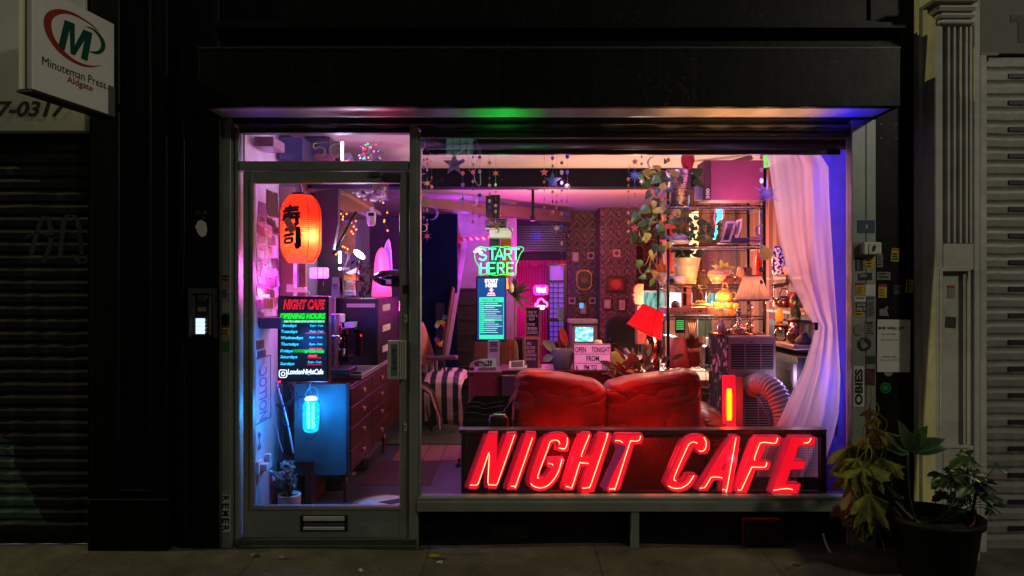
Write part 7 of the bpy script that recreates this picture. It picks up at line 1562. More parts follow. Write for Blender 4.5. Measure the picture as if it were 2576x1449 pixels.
# third shelf: cream pot
t = thing('ribbed_pot', 'large cream ribbed plant pot glowing in lamplight on the third rack shelf', 'plant pot')
pf = [(23.5, 714), (24.5, 700)]
for i in range(6): pf += [(25.6+i*.7, 699-i*5.2), (27.6+i*.7, 696.5-i*5.2), (25.9+i*.7, 694.3-i*5.2)]
pf += [(33, 655), (35.5, 650.5), (35.5, 649), (33, 649), (31, 660)]
b = B(); b.pl(1727, 1.34, pf, 40, sy=0.9); b.build('pot', mat('pot_cream', '#b5a694', 0.4, var=0.05), t)
b = B(); rr = random.Random(33)
for i in range(40):
    px = rr.uniform(1694, 1762); py = rr.uniform(622, 650); b.leaf(PT(px, py, 1.36), (rr.uniform(-1, 1), rr.uniform(-.5, .5), rr.uniform(-.3, 1)), (0, -1, .6), .05, .03, 'oval')
b.build('foliage', VN[2], t)
b = B(); b.pt([(1676, 705, 1.25), (1722, 705, 1.25)], 0.033, 0, 20); b.m = 1; b.sphere(PT(1692, 705, 1.215), .017, 14); one('rolled_cylinder', b, [mat('cyl_lilac', '#8d7aa4', .4), BLKM], 'lilac cylinder speaker lying on the third rack shelf', 'speaker')
t = thing('soup_tureen', 'white floral china tureen with lid and curled handles on the third rack shelf', 'tureen')
CH = mat('china_pink', '#c8a095', 0.2, var=.12, scale=30, coat=.4)
b = B(); b.pl(1803, 1.3, [(11, 713), (12, 710), (10, 708), (20, 701), (27, 692), (27, 688), (25, 688), (0.01, 686)], 30, sy=.8); b.build('bowl', CH, t)
b = B(); b.pl(1803, 1.3, [(26, 687), (20, 682), (10, 678), (4, 677), (3, 675), (5, 672), (3, 669), (0.01, 668)], 30, sy=.8); b.build('lid', CH, t)
for s_ in (-1, 1): b = B(); b.pt([(1803+s_*26, 692, 1.3), (1803+s_*34, 687, 1.3), (1803+s_*36, 681, 1.3), (1803+s_*31, 681, 1.3), (1803+s_*27, 686, 1.3)], .004, 0, 6, sub=4); b.build('handle', CH, t)
b = B(); b.pb(1821, 696, 1849, 712, 1.32, .06, .008); b.pb(1850, 696, 1868, 712, 1.33, .06, .008); one('floral_bowl', b, mat('floral_bowl', '#6a3c44', .4, var=.6, scale=40), 'two dark patterned bowls right of the china tureen', 'bowl')
b = B(); b.pl(1822, 1.42, [(10, 700), (18, 688), (20, 677), (18, 677), (0.01, 679)], 24); one('white_bowl', b, CH, 'white bowl planter behind the china tureen', 'bowl')
b = B()
for a, L_ in ((150, .09), (100, .08), (60, .07), (20, .1), (-10, .09)): b.leaf(PT(1818, 680, 1.42), (math.cos(math.radians(a)), -.2, math.sin(math.radians(a))), (0, -1, .5), L_, .035, 'oval')
one('leafy_plant', b, VN[1], 'small yellow green plant rising from the white bowl', 'plant')
b = B(); b.pl(1769, 1.32, [(12, 713), (14, 702), (14, 690), (12, 683), (0.01, 680)], 20, wob=lambda a, z: 1+.12*math.sin(a*7+z*90)); one('dried_flowers', b, mat('dried', '#4a3430', .9, var=.6, scale=60, bump=1), 'brown bundle of dried flowers between pot and tureen', 'dried flowers')
t = thing('retro_radio', 'dark retro radio with cream round side on the third rack shelf', 'radio')  # a retro radio with a round cream side
b = B(); b.pb(1869, 672, 1892, 712, 1.34, .06, .006); b.m = 1; b.pb(1872, 676, 1876, 684, 1.338, .002); b.pb(1880, 690, 1888, 700, 1.338, .002); b.build('body', [mat('radio_b', '#5a3634', .5), INK], t)
b = B(); b.sup(PT(1863, 692, 1.36), (.028, .03, .062), .8); b.build('cream_side', mat('cream_r', '#c99a78', .4), t)
# ukulele / guitar red on the right
t = thing('guitar', 'red guitar hanging upside down by the right rack post', 'guitar')
b = B(); b.sup(PT(1914, 668, 1.62), (.042, .02, .16), .9, 24, 20); b.build('body', mat('guitar_red', '#c42a18', .25, coat=.5), t)
b = B(); b.pb(1911, 520, 1917, 640, 1.59, .02, .002); b.build('neck', mat('gneck', '#a5968f', .5), t)
b = B()
for i in range(12): b.pb(1911, 524+i*9, 1917, 525.5+i*9, 1.588, .003)
b.build('fret', CHROME, t)
t = thing('lime_leaf', 'round yellow green leaf hanging under the second shelf end', 'leaf')
b = B(); b.leaf(PT(1930, 655, 1.15), (-.3, -.1, 1), (0, -1, 0), .12, .10, 'heart'); b.build('leaf', mat('lime_leaf', '#8a9438', .4, var=.2), t)
# left edge small pots on shelves
t = thing('flower_pot', 'small white pot with orange striped leaves at the left rack post', 'potted plant')
b = B(); b.pl(1668, 1.5, [(11, 712), (14, 700), (16, 686), (15, 686), (0.01, 688)], 24); b.build('pot', WHT, t)
b = B()
for a, L_ in ((120, .1), (70, .1), (160, .12), (200, .1), (20, .08), (100, .13)): b.leaf(PT(1668, 690, 1.48), (math.cos(math.radians(a)), -.3, math.sin(math.radians(a))), (0, -1, .6), L_, .04, 'oval')
b.build('leaves', mat('orange_leaf', '#b05c2c', .5, var=.5, scale=30), t)
b = B(); b.pb(1657, 555, 1700, 606, 1.9, .03); one('red_poster', b, mat('red_panel', '#b02028', .5), 'red poster glowing behind the vine left of the ivy', 'panel')
b = B(); b.pb(1676, 620, 1692, 690, 1.9, .03); one('red_poster', b, mat('red_panel', '#b02028'), 'narrow red poster behind the cream ribbed pot', 'panel')
# fourth level (795): deck with plates, cups
z4 = SH[3]
t = thing('stereo_deck', 'flat pink grey audio deck with sockets on the fourth rack shelf', 'audio deck')
b = B(); b.pb(1674, 774, 1808, 792, 1.22, .25, .003); b.build('case', mat('deck_pink', '#8f6068', .4, var=.1), t)
b = B()
for px, py, w_ in ((1697, 783, 3), (1706, 785, 3), (1720, 786, 5), (1730, 783, 2), (1742, 782, 3), (1757, 781, 9), (1748, 782, 2)): b.pb(px, py, px+w_, py+3.5, 1.218, .003)
b.build('socket', INK, t)
b = B(); b.pb(1716, 711+6, 1740, 774, 1.26, .03, .002); b.m = 1; b.pb(1719, 722, 1727, 768, 1.258, .002); one('wooden_case', b, [mat('pinkwood', '#9c5c60', .4), mat('dark_glass', '#1c0e10', .2)], 'narrow upright pink case standing on the audio deck', 'case')
b = B(); b.pl(1699, 1.25, [(10, 774), (11, 770), (10, 762), (5, 757), (0.01, 756)], 20); one('brown_bowl', b, mat('bowl_brown', '#4a2418', .4), 'small brown rounded pot on the audio deck', 'pot')
b = B(); b.pl(1763, 1.27, [(20, 772), (26, 769), (26, 767), (0.01, 767)], 28); b.m = 1; b.pl(1763, 1.27, [(22, 766.5), (22, 764.5), (0.01, 764)], 28); one('lit_plate', b, [mat('plate_y', '#b08838', .3), mat('plate_w2', '#dcc8a0', .4)], 'pale plate glowing under lamplight on the audio deck', 'plate')
b = B(); b.pl(1765, 1.34, [(14, 762), (14, 757), (0.01, 756)], 24); one('wooden_box', b, mat('wbox', '#a86a3c', .5), 'round wooden lid behind the pale plate', 'lid')
# aquarium/green panels
AQ = bpy.data.materials.new('aquarium_picture'); tt = NT(AQ); tc = tt.n('TexCoord').outputs['Object']
n_ = tt.n('TexNoise', None, Vector=tt.n('Mapping', None, Vector=tc, Scale=(30, 1, 9), Rotation=(0, .5, 0)).outputs[0], Scale=1.0, Detail=5.0).outputs[0]
tt.end(tt.n('Emission', None, Color=tt.ramp(n_, [(0.35, col('#2f9a70')), (0.5, col('#9af0d8')), (0.62, col('#eafff4'))]), Strength=0.75).outputs[0]); AQ.cycles.emission_sampling = 'NONE'
t = thing('aquarium', 'lit aquarium with green water weeds behind the left rack posts', 'aquarium')
b = B(); b.pb(1615, 736, 1672, 804, 2.9, .15); b.build('water', AQ, t)
b = B(); b.pb(1612, 731, 1676, 735.5, 2.88, .2); b.pb(1612, 804.5, 1676, 808, 2.88, .2); b.build('rim', BLKM, t)
for px in (1616, 1668): b = B(); b.box(PX(px, 2.95), PX(px+4, 2.95), 2.93, 2.97, .716, PZ(808, 2.88)); b.build('leg', BLKM, t)
b = B(); b.pb(1682, 736, 1742, 793, 2.7, .03); one('mottled_picture', b, mat('bluegrey_pic', '#5f7688', .5, var=.4, scale=14), 'blue grey mottled picture panel behind the audio deck', 'picture')
t = thing('monitor', 'tilted screen showing a bright green and white picture behind the tea set', 'screen')
b = B(); b.pb(1778, 733, 1836, 795, 1.75, .03, .004); b.build('frame', BLKM, t)
b = B(); b.pb(1782, 737, 1833, 786, 1.745, .004); b.build('picture', AQ, t)
# tea set
t = thing('tea_tower', 'glowing floral teapot on a stand with hanging cups and stacked saucers', 'tea set')
GC_ = mat('gilt_china', '#dcaa60', .25, .2, var=.4, scale=40)
b = B(); b.pl(1822, 1.35, [(15, 758), (21, 750), (20, 738), (12, 731), (5, 729), (6, 726), (0.01, 724)], 26); b.build('teapot', GC_, t)
b = B(); b.pt([(1818, 730, 1.33), (1818, 716, 1.33), (1823, 711, 1.33), (1829, 716, 1.33), (1831, 732, 1.33)], .004, 0, 6, sub=4); b.pt([(1841, 735, 1.33), (1851, 738, 1.33), (1850, 750, 1.33), (1840, 752, 1.33)], .004, 0, 6, sub=4); b.build('handle', GC_, t)
for px, py in ((1802, 768), (1833, 769), (1850, 771), (1812, 772)):
    b = B(); b.pl(px, 1.32, [(5, py+8), (9, py+3), (11, py-8), (10, py-8), (0.01, py+3)], 20); b.build('cup', GC_, t)
b = B()
for i in range(6): b.pl(1836, 1.34, [(16, 793-i*2.6), (19, 791.5-i*2.6), (0.01, 791-i*2.6)], 22); b.pl(1806, 1.36, [(12, 793-i*2.4), (15, 791.5-i*2.4), (0.01, 791-i*2.4)], 22)
b.build('saucers', mat('saucer', '#c0907a', .25, var=.3), t)
# below: items at rack fifth level and table
t = thing('button_panel', 'small black panel of green lit square buttons under the fourth shelf', 'keypad')
b = B(); b.pb(1699, 800, 1722, 838, 1.5, .02); b.build('panel', BLKM, t)
b = B()
for i in range(5):
    for j in range(5): b.pb(1702+j*3.8, 804+i*5.4, 1704.6+j*3.8, 807.6+i*5.4, 1.495, .004)
b.build('buttons', emi('grn_btn', '#58e070', .9), t)
b = B(); b.pb(1756, 802, 1790, 845, 2.0, .03); one('teal_board', b, mat('teal_b', '#3f6468', .6), 'teal board behind the rack next to the black cable', 'board')
b = B(); b.pb(1786, 797, 1838, 838, 2.05, .03); one('white_bookends', b, mat('pinkwhite', '#b09a98', .6, var=.5, scale=30), 'pale row of books seen behind the blue bottle', 'books')
b = B(); b.pl(1811, 1.3, [(6, 840), (7, 838), (7, 822), (4, 818), (0.01, 817)], 16); one('blue_jar', b, emi('blue_jar', '#1838ff', 1.2), 'small glowing blue jar by the corner of the floral panel', 'jar')
t = thing('red_cone_lamp', 'dull red conical lampshade on the lowest visible rack shelf', 'lampshade')
z5 = SH[4]; b = B(); b.pl(1705, 1.3, [(32, 923), (32, 920), (16, 848), (15, 848), (0.01, 850)], 28); b.build('cone', mat('cone_dull', '#8a2030', .5, stretch=(1, 1, .3)), t)
t = thing('terracotta_plant', 'brown dried rosette plant in a terracotta pot on the lower rack shelf', 'potted plant')
b = B(); b.pl(1739, 1.32, [(16, 922), (20, 920), (21, 888), (22, 887), (22, 875), (19, 875), (0.01, 878)], 26); b.build('pot', mat('terracotta', '#9a5440', .7, var=.15), t)
b = B(); rr = random.Random(44)
for i in range(16): a = math.radians(20+140*i/15); b.leaf(PT(1737, 876, 1.32), (math.cos(a), rr.uniform(-.5, .4), math.sin(a)), (0, -1, .3), rr.uniform(.08, .12), .04, 'oval', .3, .1)
b.build('leaves', mat('bronze_leaf', '#4a2a1e', .35, var=.4), t)
b = B()
for a in (1732, 1738, 1744, 1750): b.pt([(1741, 858, 1.6), (a, 812, 1.6)], .004, 0, 5)
one('pen_bunch', b, mat('pens', '#a8908c', .5), 'bunch of pens and brushes standing behind the dried rosette', 'pens')
b = B(); b.pb(1780, 850, 1800, 880, 1.6, .06, .003); one('white_gadget', b, mat('cyan_gadget', '#a8d4dc', .4), 'small pale cyan box beside the rack cable', 'box')
b = B(); b.pb(1682, 846, 1704, 850, 1.5, .2) ; b.pt([(1683, 848, 1.4), (1712, 856, 1.4), (1745, 866, 1.4)], .008, 0, 6); one('tilted_frame', b, mat('cream_edge', '#b8a48c', .5), 'cream edged tray tilted on the shelf above the cone', 'tray')
b = B(); b.pb(1775, 870, 1800, 925, 1.45, .1, .01); one('dark_box', b, BLKM, 'dark box on the lower rack shelf beside the floral panel', 'box')
b = B(); b.pt([(1779, 768, 1.19), (1776, 800, 1.19), (1774, 900, 1.19), (1776, 960, 1.19), (1768, 1010, 1.19), (1765, 1060, 1.19)], .0025, 0, 5, sub=4); b.pt([(1724, 860, 1.19), (1760, 905, 1.19), (1790, 950, 1.19)], .0025, 0, 5, sub=3); one('hanging_cable', b, BLKM, 'thin black cable hanging down the front of the rack', 'cable')
# white table
t = thing('light_table', 'pale topped wooden table glowing behind the rack', 'table')
b = B(); z_ = .714; b.box(PX(1560, 1.8)-.05, PX(1800, 1.8)+.05, 1.575, 3.08, z_-.03, z_, .004); b.box(PX(1560, 1.8)-.05, 1.47, 3.0805, 3.58, z_-.03, z_); b.m = 1; b.box(PX(1560, 1.8)-.06, PX(1800, 1.8)+.06, 1.56, 1.574, z_-.05, z_-.003); b.build('top', [mat('table_white', '#cfc4b4', .5, var=.05), mat('table_edge', '#8a5a38', .5, stretch=(1, 8, 8))], t)
b = B()
for xx in (PX(1575, 1.8), PX(1795, 1.8)):
    for yy in (1.66, 2.8): b.box(xx-.02, xx+.02, yy, yy+.04, FLOORZ, z_-.03)
b.build('leg', mat('table_edge', '#8a5a38'), t)
b = B()
for i in range(14): b.pb(1755+(i*37 % 50), 985+i*7, 1800+(i*23 % 30), 989+i*7, 1.7+.05*(i % 3), .2, .002)
one('paper_pile', b, mat('pile', '#7a5040', .6, var=.7, scale=25), 'untidy pile of papers under the table between sofa and floral panel', 'papers')
# desk behind with lantern
b = B(); b.pb(1566, 866, 1640, 893, 3.6, .5, .004); b.box(PX(1566, 3.6), PX(1640, 3.6), 3.9, 4.05, FLOORZ, PZ(893, 3.6)); one('low_desk', b, mat('desk_wood', '#6e4c38', .5, var=.2, stretch=(1, 6, 6)), 'low wooden desk behind the pale table', 'desk')
t = thing('candle_lantern', 'white metal lantern with amber lit panes on the low desk', 'lantern')
yy = 3.68; b = B(); b.pl(1587, yy, [(17, 866), (17, 863), (15, 862)], 8, smooth=False); b.pl(1587, yy, [(16, 839), (17, 837), (9, 830), (8, 828), (8, 825), (4, 823), (0.01, 820)], 8, smooth=False)
for px in (1573, 1587, 1601): b.pb(px-1, 838, px+1, 864, yy-.06, .01)
b.build('body', WHT, t)
b = B(); b.pl(1587, yy, [(13, 862), (13, 839)], 8, smooth=False); b.build('amber_pane', emi('amber_pane', '#ff8a18', 1.3), t)
b = B(); b.pt([(1578, 824, yy), (1582, 816, yy), (1592, 816, yy), (1596, 824, yy)], .005, 0, 6, sub=3); b.build('handle', WHT, t)
b = B(); b.poly([(1606, 826), (1624, 830), (1618, 866), (1600, 862)], 3.62, .02); b.m = 1; b.poly([(1608.5, 829), (1621.5, 832), (1616, 863), (1603, 860)], 3.612, .004); one('photo_frame', b, [mat('thinwood', '#a08068', .5), mat('blue_photo', '#3a4660', .4, var=.5, scale=50)], 'small tilted frame with blue grey picture right of the candle lantern', 'photo frame')
b = B(); b.pt([(1533, 852, 3.6), (1545, 862, 3.6)], .006, 0, 6); b.pt([(1545, 860, 3.6), (1566, 866, 3.6)], .006, 0, 6); one('blue_pens', b, mat('blue_pens', '#6a78b0', .4), 'two pale blue pens left of the candle lantern', 'pens')
# orange head
t = thing('stone_head', 'orange glowing carved stone head ornament beside the aquarium', 'ornament')
b = B(); b.poly([(1597, 724), (1600, 718), (1607, 714), (1619, 715), (1618, 768), (1598, 764), (1597, 758), (1594, 752), (1597, 748), (1594, 745), (1593, 740), (1597, 738), (1595, 733)], 2.75, .08); b.build('head', mat('head_orange', '#c04a08', .5, var=.3, scale=14), t)
b = B(); b.pb(1602, 768, 1626, 866, 2.75, .1, .006); b.build('base', mat('head_base', '#7a1c14', .4), t)
# green round chair / cushion
b = B(); b.sup(PT(1552, 945, 1.95), (.10, .06, .20), .8); one('green_cushion', b, mat('olive_cush', '#7a7838', .8, sheen=.3), 'olive green rounded cushion behind the light box', 'cushion')
b = B(); b.sup(PT(1590, 965, 1.75), (.13, .06, .12), .8); one('orange_cushion', b, mat('orange_cush', '#a8501c', .8, sheen=.3), 'orange rounded cushion below the pale table edge', 'cushion')
b = B(); b.pt([(1572, 880, 2.2), (1600, 915, 2.0), (1620, 950, 1.8)], .02, 0, 8); one('curved_armrest', b, mat('arm_dk', '#20141a', .5), 'dark curved armrest before the pale table', 'armrest')  # a dark curved armrest
# bronze plant behind sofa
t = thing('bronze_plant', 'bronze and red leaved plant standing behind the sofa', 'plant')
rr = random.Random(17); b1, b2 = B(), B()
for i in range(34):
    px = rr.uniform(1545, 1650); py = rr.uniform(905, 960); a = rr.uniform(.3, 2.8); (b2 if px < 1590 else b1).leaf(PT(px, py, rr.uniform(1.05, 1.2)), (math.cos(a)*1.2, rr.uniform(-.4, .3), math.sin(a)), (0, -1, .5), .12, .035, 'lance', .2, .1)
for px, py, a in ((1662, 915, .8), (1690, 905, .5), (1660, 898, 1.2), (1680, 950, .1), (1700, 950, 2.8), (1625, 885, 1.5)): b1.leaf(PT(px, py, 1.08), (math.cos(a), -.2, math.sin(a)), (0, -1, .5), .09, .035, 'oval')
b1.build('dark_leaves', mat('bronze_dk', '#35241a', .35, var=.4), t); b2.build('red_leaves', mat('bronze_red', '#5a2418', .4, var=.4), t)
b = B()
for e in ((1560, 900), (1590, 890), (1620, 900), (1650, 905), (1690, 905), (1580, 930)): b.pt([(1610, 1000, 1.1), ((1610+e[0])/2, 950, 1.1), (e[0], e[1]+14, 1.1)], .003, 0, 5, sub=3)
b.build('stem', mat('stem_red', '#7a3038'), t)
# --- red floor lamp
t = thing('floor_lamp', 'brass floor lamp with tilted bright red shade behind the sofa', 'lamp')
yy = .98; RS = cloth('red_shade', '#f0243e', 0.0, 0.6)
top0, top1, bo0, bo1 = PT(1617, 765, yy), PT(1668, 789, yy), PT(1578, 814, yy), PT(1662, 857, yy)
ct, cb = (top0+top1)/2, (bo0+bo1)/2
ax = (top1-top0).normalized(); ay = Vector((0, 1, 0))
def shd(u, v, k_=1.0):
    a = 2*math.pi*u; c_ = ct+(cb-ct)*v; r1 = (top1-top0).length/2; r2 = (bo1-bo0).length/2; ax2 = ax.lerp((bo1-bo0).normalized(), v); r_ = r1+(r2-r1)*v
    return c_+(ax2*math.cos(a)+ay*math.sin(a))*r_*k_
b = B(); b.grid(40, 6, shd); b.build('shade', RS, t)
TR_ = mat('shade_trim', '#a00c20', .6)
b = B(); b.tube([shd(i/40, 1) for i in range(40)], .004, 6, closed=True); b.tube([shd(i/40, 0) for i in range(40)], .003, 6, closed=True); b.tube([shd(.78, i/6, 1.004) for i in range(7)], .0025, 5); b.tube([shd(.785, i/6, 1.004) for i in range(7)], .0015, 5); b.build('trim_or_highlight', TR_, t)
BRS = mat('brass_red', '#b86038', .25, .9)
xk = PX(1649, yy); b = B(); prof = [(.012, FLOORZ+.02), (.012, PZ(905, yy)), (.016, PZ(902, yy)), (.010, PZ(898, yy)), (.007, PZ(880, yy)), (.017, PZ(876, yy)), (.010, PZ(872, yy)), (.006, PZ(860, yy))]
b.lathe((xk, yy, 0), prof, 14); b.lathe((xk, yy, 0), [(.13, FLOORZ), (.13, FLOORZ+.015), (.02, FLOORZ+.03)], 28); b.build('stand', BRS, t)
b = B(); b.sphere(cb+Vector((-.005, 0, .03)), .022, 12); b.pt([(1649, 862, yy), (1645, 845, yy)], .006, 0, 8); b.build('bulb', emi('warm_bulb', '#ffcf80', 8), t)
b = B(); b.pt([(1652, 866, .93), (1660, 900, .93)], 0.0, 0, 3) if 0 else None
# --- AC unit
t = thing('air_conditioner', 'grey portable air conditioner with grilles and floral covered side', 'air conditioner')
ya = .70; x0, x1 = PX(1833, ya), PX(1951, ya); zt_, zb_ = PZ(846, ya), PZ(1096, ya); ACM = mat('ac_grey', '#877a78', .5, var=.08, dirt=.15)
GR = [(1839, 866, 1946, 929), (1842, 978, 1936, 1073)]
b = B(); b.box(x0, x1, ya+.02, ya+.44, zb_, zt_, .006)
# front frame around the grilles
b.pb(1833, 848, 1839, 1094, ya, .019); b.pb(1946, 848, 1951, 1094, ya, .019); b.pb(1839.1, 848, 1945.9, 865.9, ya, .019); b.pb(1839.1, 929.1, 1945.9, 977.9, ya, .019); b.pb(1839.1, 1073.1, 1945.9, 1094, ya, .019)
b.build('body', ACM, t)
for (a, c, d_, e) in GR:
    b = B(); b.pb(a, c, d_, e, ya+.016, .003); b.build('grille_back', mat('grille_dark', '#0a0709', .6), t)
    b = B(); n = int((e-c)/6.2)
    for i in range(n): b.pb(a, c+3+i*6.2, d_, c+4.6+i*6.2, ya+.002, .012)
    for q in (.33, .7): xm = a+(d_-a)*q; b.pb(xm, c, xm+1.6, e, ya+.001, .013)
    b.build('grille', ACM, t)
b = B(); b.poly([(1876, 863), (1884, 858), (1896, 858), (1902, 863)], ya-.002, .002); b.m = 1; b.poly([(1886, 860), (1892, 860), (1889, 862.5)], ya-.003, .001); b.disc(1862, 951, 3, ya-.003, .002, 10); b.pb(1858, 955, 1866, 958, ya-.003, .002)
for q in ((1855, 950, 1857, 960), (1866, 950, 1868, 962), (1860, 958, 1862, 966)): b.pb(*q, ya-.003, .002)
b.build('badge', [mat('badge', '#6d6065', .4), INK], t)
FLO = bpy.data.materials.new('floral_fabric'); tt = NT(FLO); tc = tt.n('TexCoord').outputs['Object']
tw = tt.n('TexNoise', None, Vector=tc, Scale=8.0, Detail=1.0).outputs[1]
tcw = tt.n('VectorMath', {'operation': 'ADD'}, i0=tc, i1=tt.n('VectorMath', {'operation': 'SCALE'}, i0=tw, Scale=.06).outputs[0]).outputs[0]
v1 = tt.n('TexVoronoi', None, Vector=tcw, Scale=17.0).outputs[0]; v2 = tt.n('TexNoise', None, Vector=tc, Scale=7.0, Detail=2.0).outputs[0]
vd = tt.n('TexVoronoi', {'feature': 'DISTANCE_TO_EDGE'}, Vector=tcw, Scale=60.0).outputs[0]
pet = tt.m('MULTIPLY', tt.m('LESS_THAN', v1, .36), tt.m('GREATER_THAN', v2, .5)); pet = tt.m('MULTIPLY', pet, tt.m('GREATER_THAN', vd, .06))
v3 = tt.n('TexVoronoi', {'feature': 'DISTANCE_TO_EDGE'}, Vector=tcw, Scale=6.0).outputs[0]; br_ = tt.m('LESS_THAN', v3, .02)
cc = tt.mix(br_, col('#151022'), col('#6a5560')); cc = tt.mix(pet, cc, col('#e0a8d0')); cc = tt.mix(tt.m('MULTIPLY', pet, tt.m('LESS_THAN', v1, .1)), cc, col('#7a3c6a'))
tt.end(tt.n('BsdfPrincipled', None, Base_Color=cc, Roughness=.8).outputs[0])
b = B(); b.box(x0-.006, x0-.001, ya+.004, ya+.44, zb_-.1, zt_+.002); b.build('floral_side', FLO, t)
b = B(); b.box(x0-.02, x1+.02, ya-.01, ya+.47, FLOORZ, zb_-.004, .006); one('wooden_crate', b, mat('crate_wood', '#5a3a26', .7, stretch=(1, 1, 8)), 'low wooden crate carrying the air conditioner', 'crate')
t = thing('exhaust_hose', 'grey ribbed flexible exhaust hose curving out of the air conditioner', 'hose')
b = B(); P = smooth_path([PT(1900, 968, .69), PT(1922, 966, .60), PT(1948, 985, .52), PT(1966, 1020, .48), PT(1978, 1060, .47), PT(1984, 1100, .48)], 22)
b.tube(P, [(.066+.006*math.sin(i*1.2566)) for i in range(len(P))], 22); b.build('hose', mat('hose_grey', '#a8a4ae', .5, .1, var=.15, bump=.2), t)
b = B(); b.pt([(1896, 972, .70), (1904, 969, .66)], .078, 0, 24); b.build('collar', ACM, t)
b = B(); b.pt([(1882, 958, .68), (1905, 1000, .62), (1930, 1050, .6), (1945, 1090, .6)], .0085, 0, 8, sub=4); one('power_lead', b, mat('lead_grey', '#6a6068', .4), 'thick grey power lead running down the front of the air conditioner', 'cable')
# heat lamp
t = thing('heat_lamp', 'tall red glowing panel lamp leaning at the corner of the air conditioner', 'lamp')
HL = bpy.data.materials.new('heat_glow'); tt = NT(HL); g = tt.n('TexCoord').outputs['Generated']; s_ = tt.n('SeparateXYZ', None, Vector=g)
# a hot bulb core behind a red diffuser: two layers of real geometry
HL = emi('heat_red', '#ff1530', 1.3)
yy = .60; b = B(); b.poly([(1819, 946), (1849, 944), (1851, 1079), (1826, 1079), (1820, 1066)], yy+.01, .02); b.build('diffuser', HL, t)
b = B(); b.pb(1829, 978, 1841, 1058, yy-.002, .010, .004); b.build('hot_core', emi('heat_core', '#ffb410', 2.6), t)
b = B(); b.pb(1826, 990, 1844, 1050, yy+.002, .006, .002); b.build('hot_rim', emi('heat_rim', '#ff5a10', 2.0), t)
b = B(); b.pb(1850, 950, 1870, 1090, yy+.012, .04, .003); b.poly([(1803, 1060), (1826, 1080), (1851, 1081), (1870, 1092), (1840, 1092), (1812, 1078)], yy+.03, .03); b.build('casing', mat('heat_case', '#a8748a', .4), t)
# pleated lamp on AC
t = thing('crystal_lamp', 'table lamp with pleated beige shade and stacked crystal ball stem on the air conditioner', 'lamp')
yy = .88; b = B()
b.pl(1893, yy, [(43.5, 755), (42, 752), (22, 697), (21, 694)], 96, wob=lambda a, z: 1+.018*math.sin(a*32)); b.f = [f for f in b.f if len(f) == 4]; b.mi = [0]*len(b.f); b.sm = [False]*len(b.f)
b.build('pleated_shade', cloth('pleat_beige', '#b09a88', 0.0, 0.22), t)
b = B(); k_ = sc(yy); b.lathe((PX(1893, yy), yy, 0), [(r_*k_, PZ(py, yy)) for r_, py in ((43.5, 757), (45, 755), (44, 752))], 48); b.lathe((PX(1893, yy), yy, 0), [(r_*k_, PZ(py, yy)) for r_, py in ((21, 696), (22.5, 694), (21, 692))], 48); b.build('shade_rim', mat('rim_mauve', '#7a5660', .7), t)
CRY = bpy.data.materials.new('crystal'); tt = NT(CRY); tt.end(tt.n('BsdfPrincipled', None, Base_Color=(1, .9, .85, 1), Roughness=.03, Metallic=.0).outputs[0]); CRY.node_tree.nodes['Principled BSDF'].inputs['Transmission Weight'].default_value = .85
b = B()
for py in (773, 790, 807, 824): b.lathe(PT(1888, py, yy), [(math.sin(math.pi*i/6)*.0225+1e-5, -math.cos(math.pi*i/6)*.0225) for i in range(7)], 8, smooth=False)
b.build('crystal_ball', CRY, t)
b = B(); b.cyl(PT(1888, 842, yy), PT(1888, 700, yy), .003, 8); b.pl(1889, yy, [(16, 843), (17, 838), (8, 836), (3, 832)], 24); b.build('stem', mat('stem_dk', '#5a3c34', .3, .6), t)
# copper tray with ewer
t = thing('tea_tray', 'copper tray with ornate silver ewer and small cups on the air conditioner', 'tray')
COP = mat('copper', '#c8744c', .22, 1.0, var=.25, scale=30); SIL = mat('silver_orn', '#a89a98', .25, 1.0, var=.5, scale=60, bump=1.0, bs=90)
yy = .86; b = B(); b.pl(1845, yy, [(46, 845), (52, 840), (52, 838), (46, 841), (0.01, 842)], 40, sy=.55); b.build('tray', COP, t)
b = B(); b.pl(1859, yy, [(10, 841), (17, 834), (18, 826), (12, 819), (6, 814), (5, 798), (5, 790), (8, 784), (7, 779), (0.01, 776)], 24); b.build('ewer', SIL, t)
b = B(); b.pt([(1868, 795, yy), (1880, 800, yy), (1882, 812, yy), (1872, 822, yy)], .003, 0, 6, sub=4); b.pt([(1846, 830, yy), (1840, 815, yy), (1843, 800, yy)], .004, 0, 6, sub=3); b.build('handle', SIL, t)
for px in (1826, 1834): b = B(); b.pl(px, yy-.03, [(4, 841), (7, 835), (9, 829), (8, 829), (0.01, 834)], 16); b.build('cup', SIL, t)
b = B(); b.pl(1816, .84, [(10, 840), (11, 838), (11, 819), (6, 815), (4, 811), (4, 804), (0.01, 803)], 20); one('liqueur_bottle', b, mat('bottle_m', '#8d6c80', .3, var=.2), 'squat bottle with red stopper left of the silver ewer', 'bottle')
b = B(); b.pl(1908, .90, [(14, 842), (16, 839), (10, 836), (0.01, 835)], 20); one('small_dish', b, mat('dish_d', '#4a3230', .4), 'dark little dish right of the crystal ball stem', 'dish')
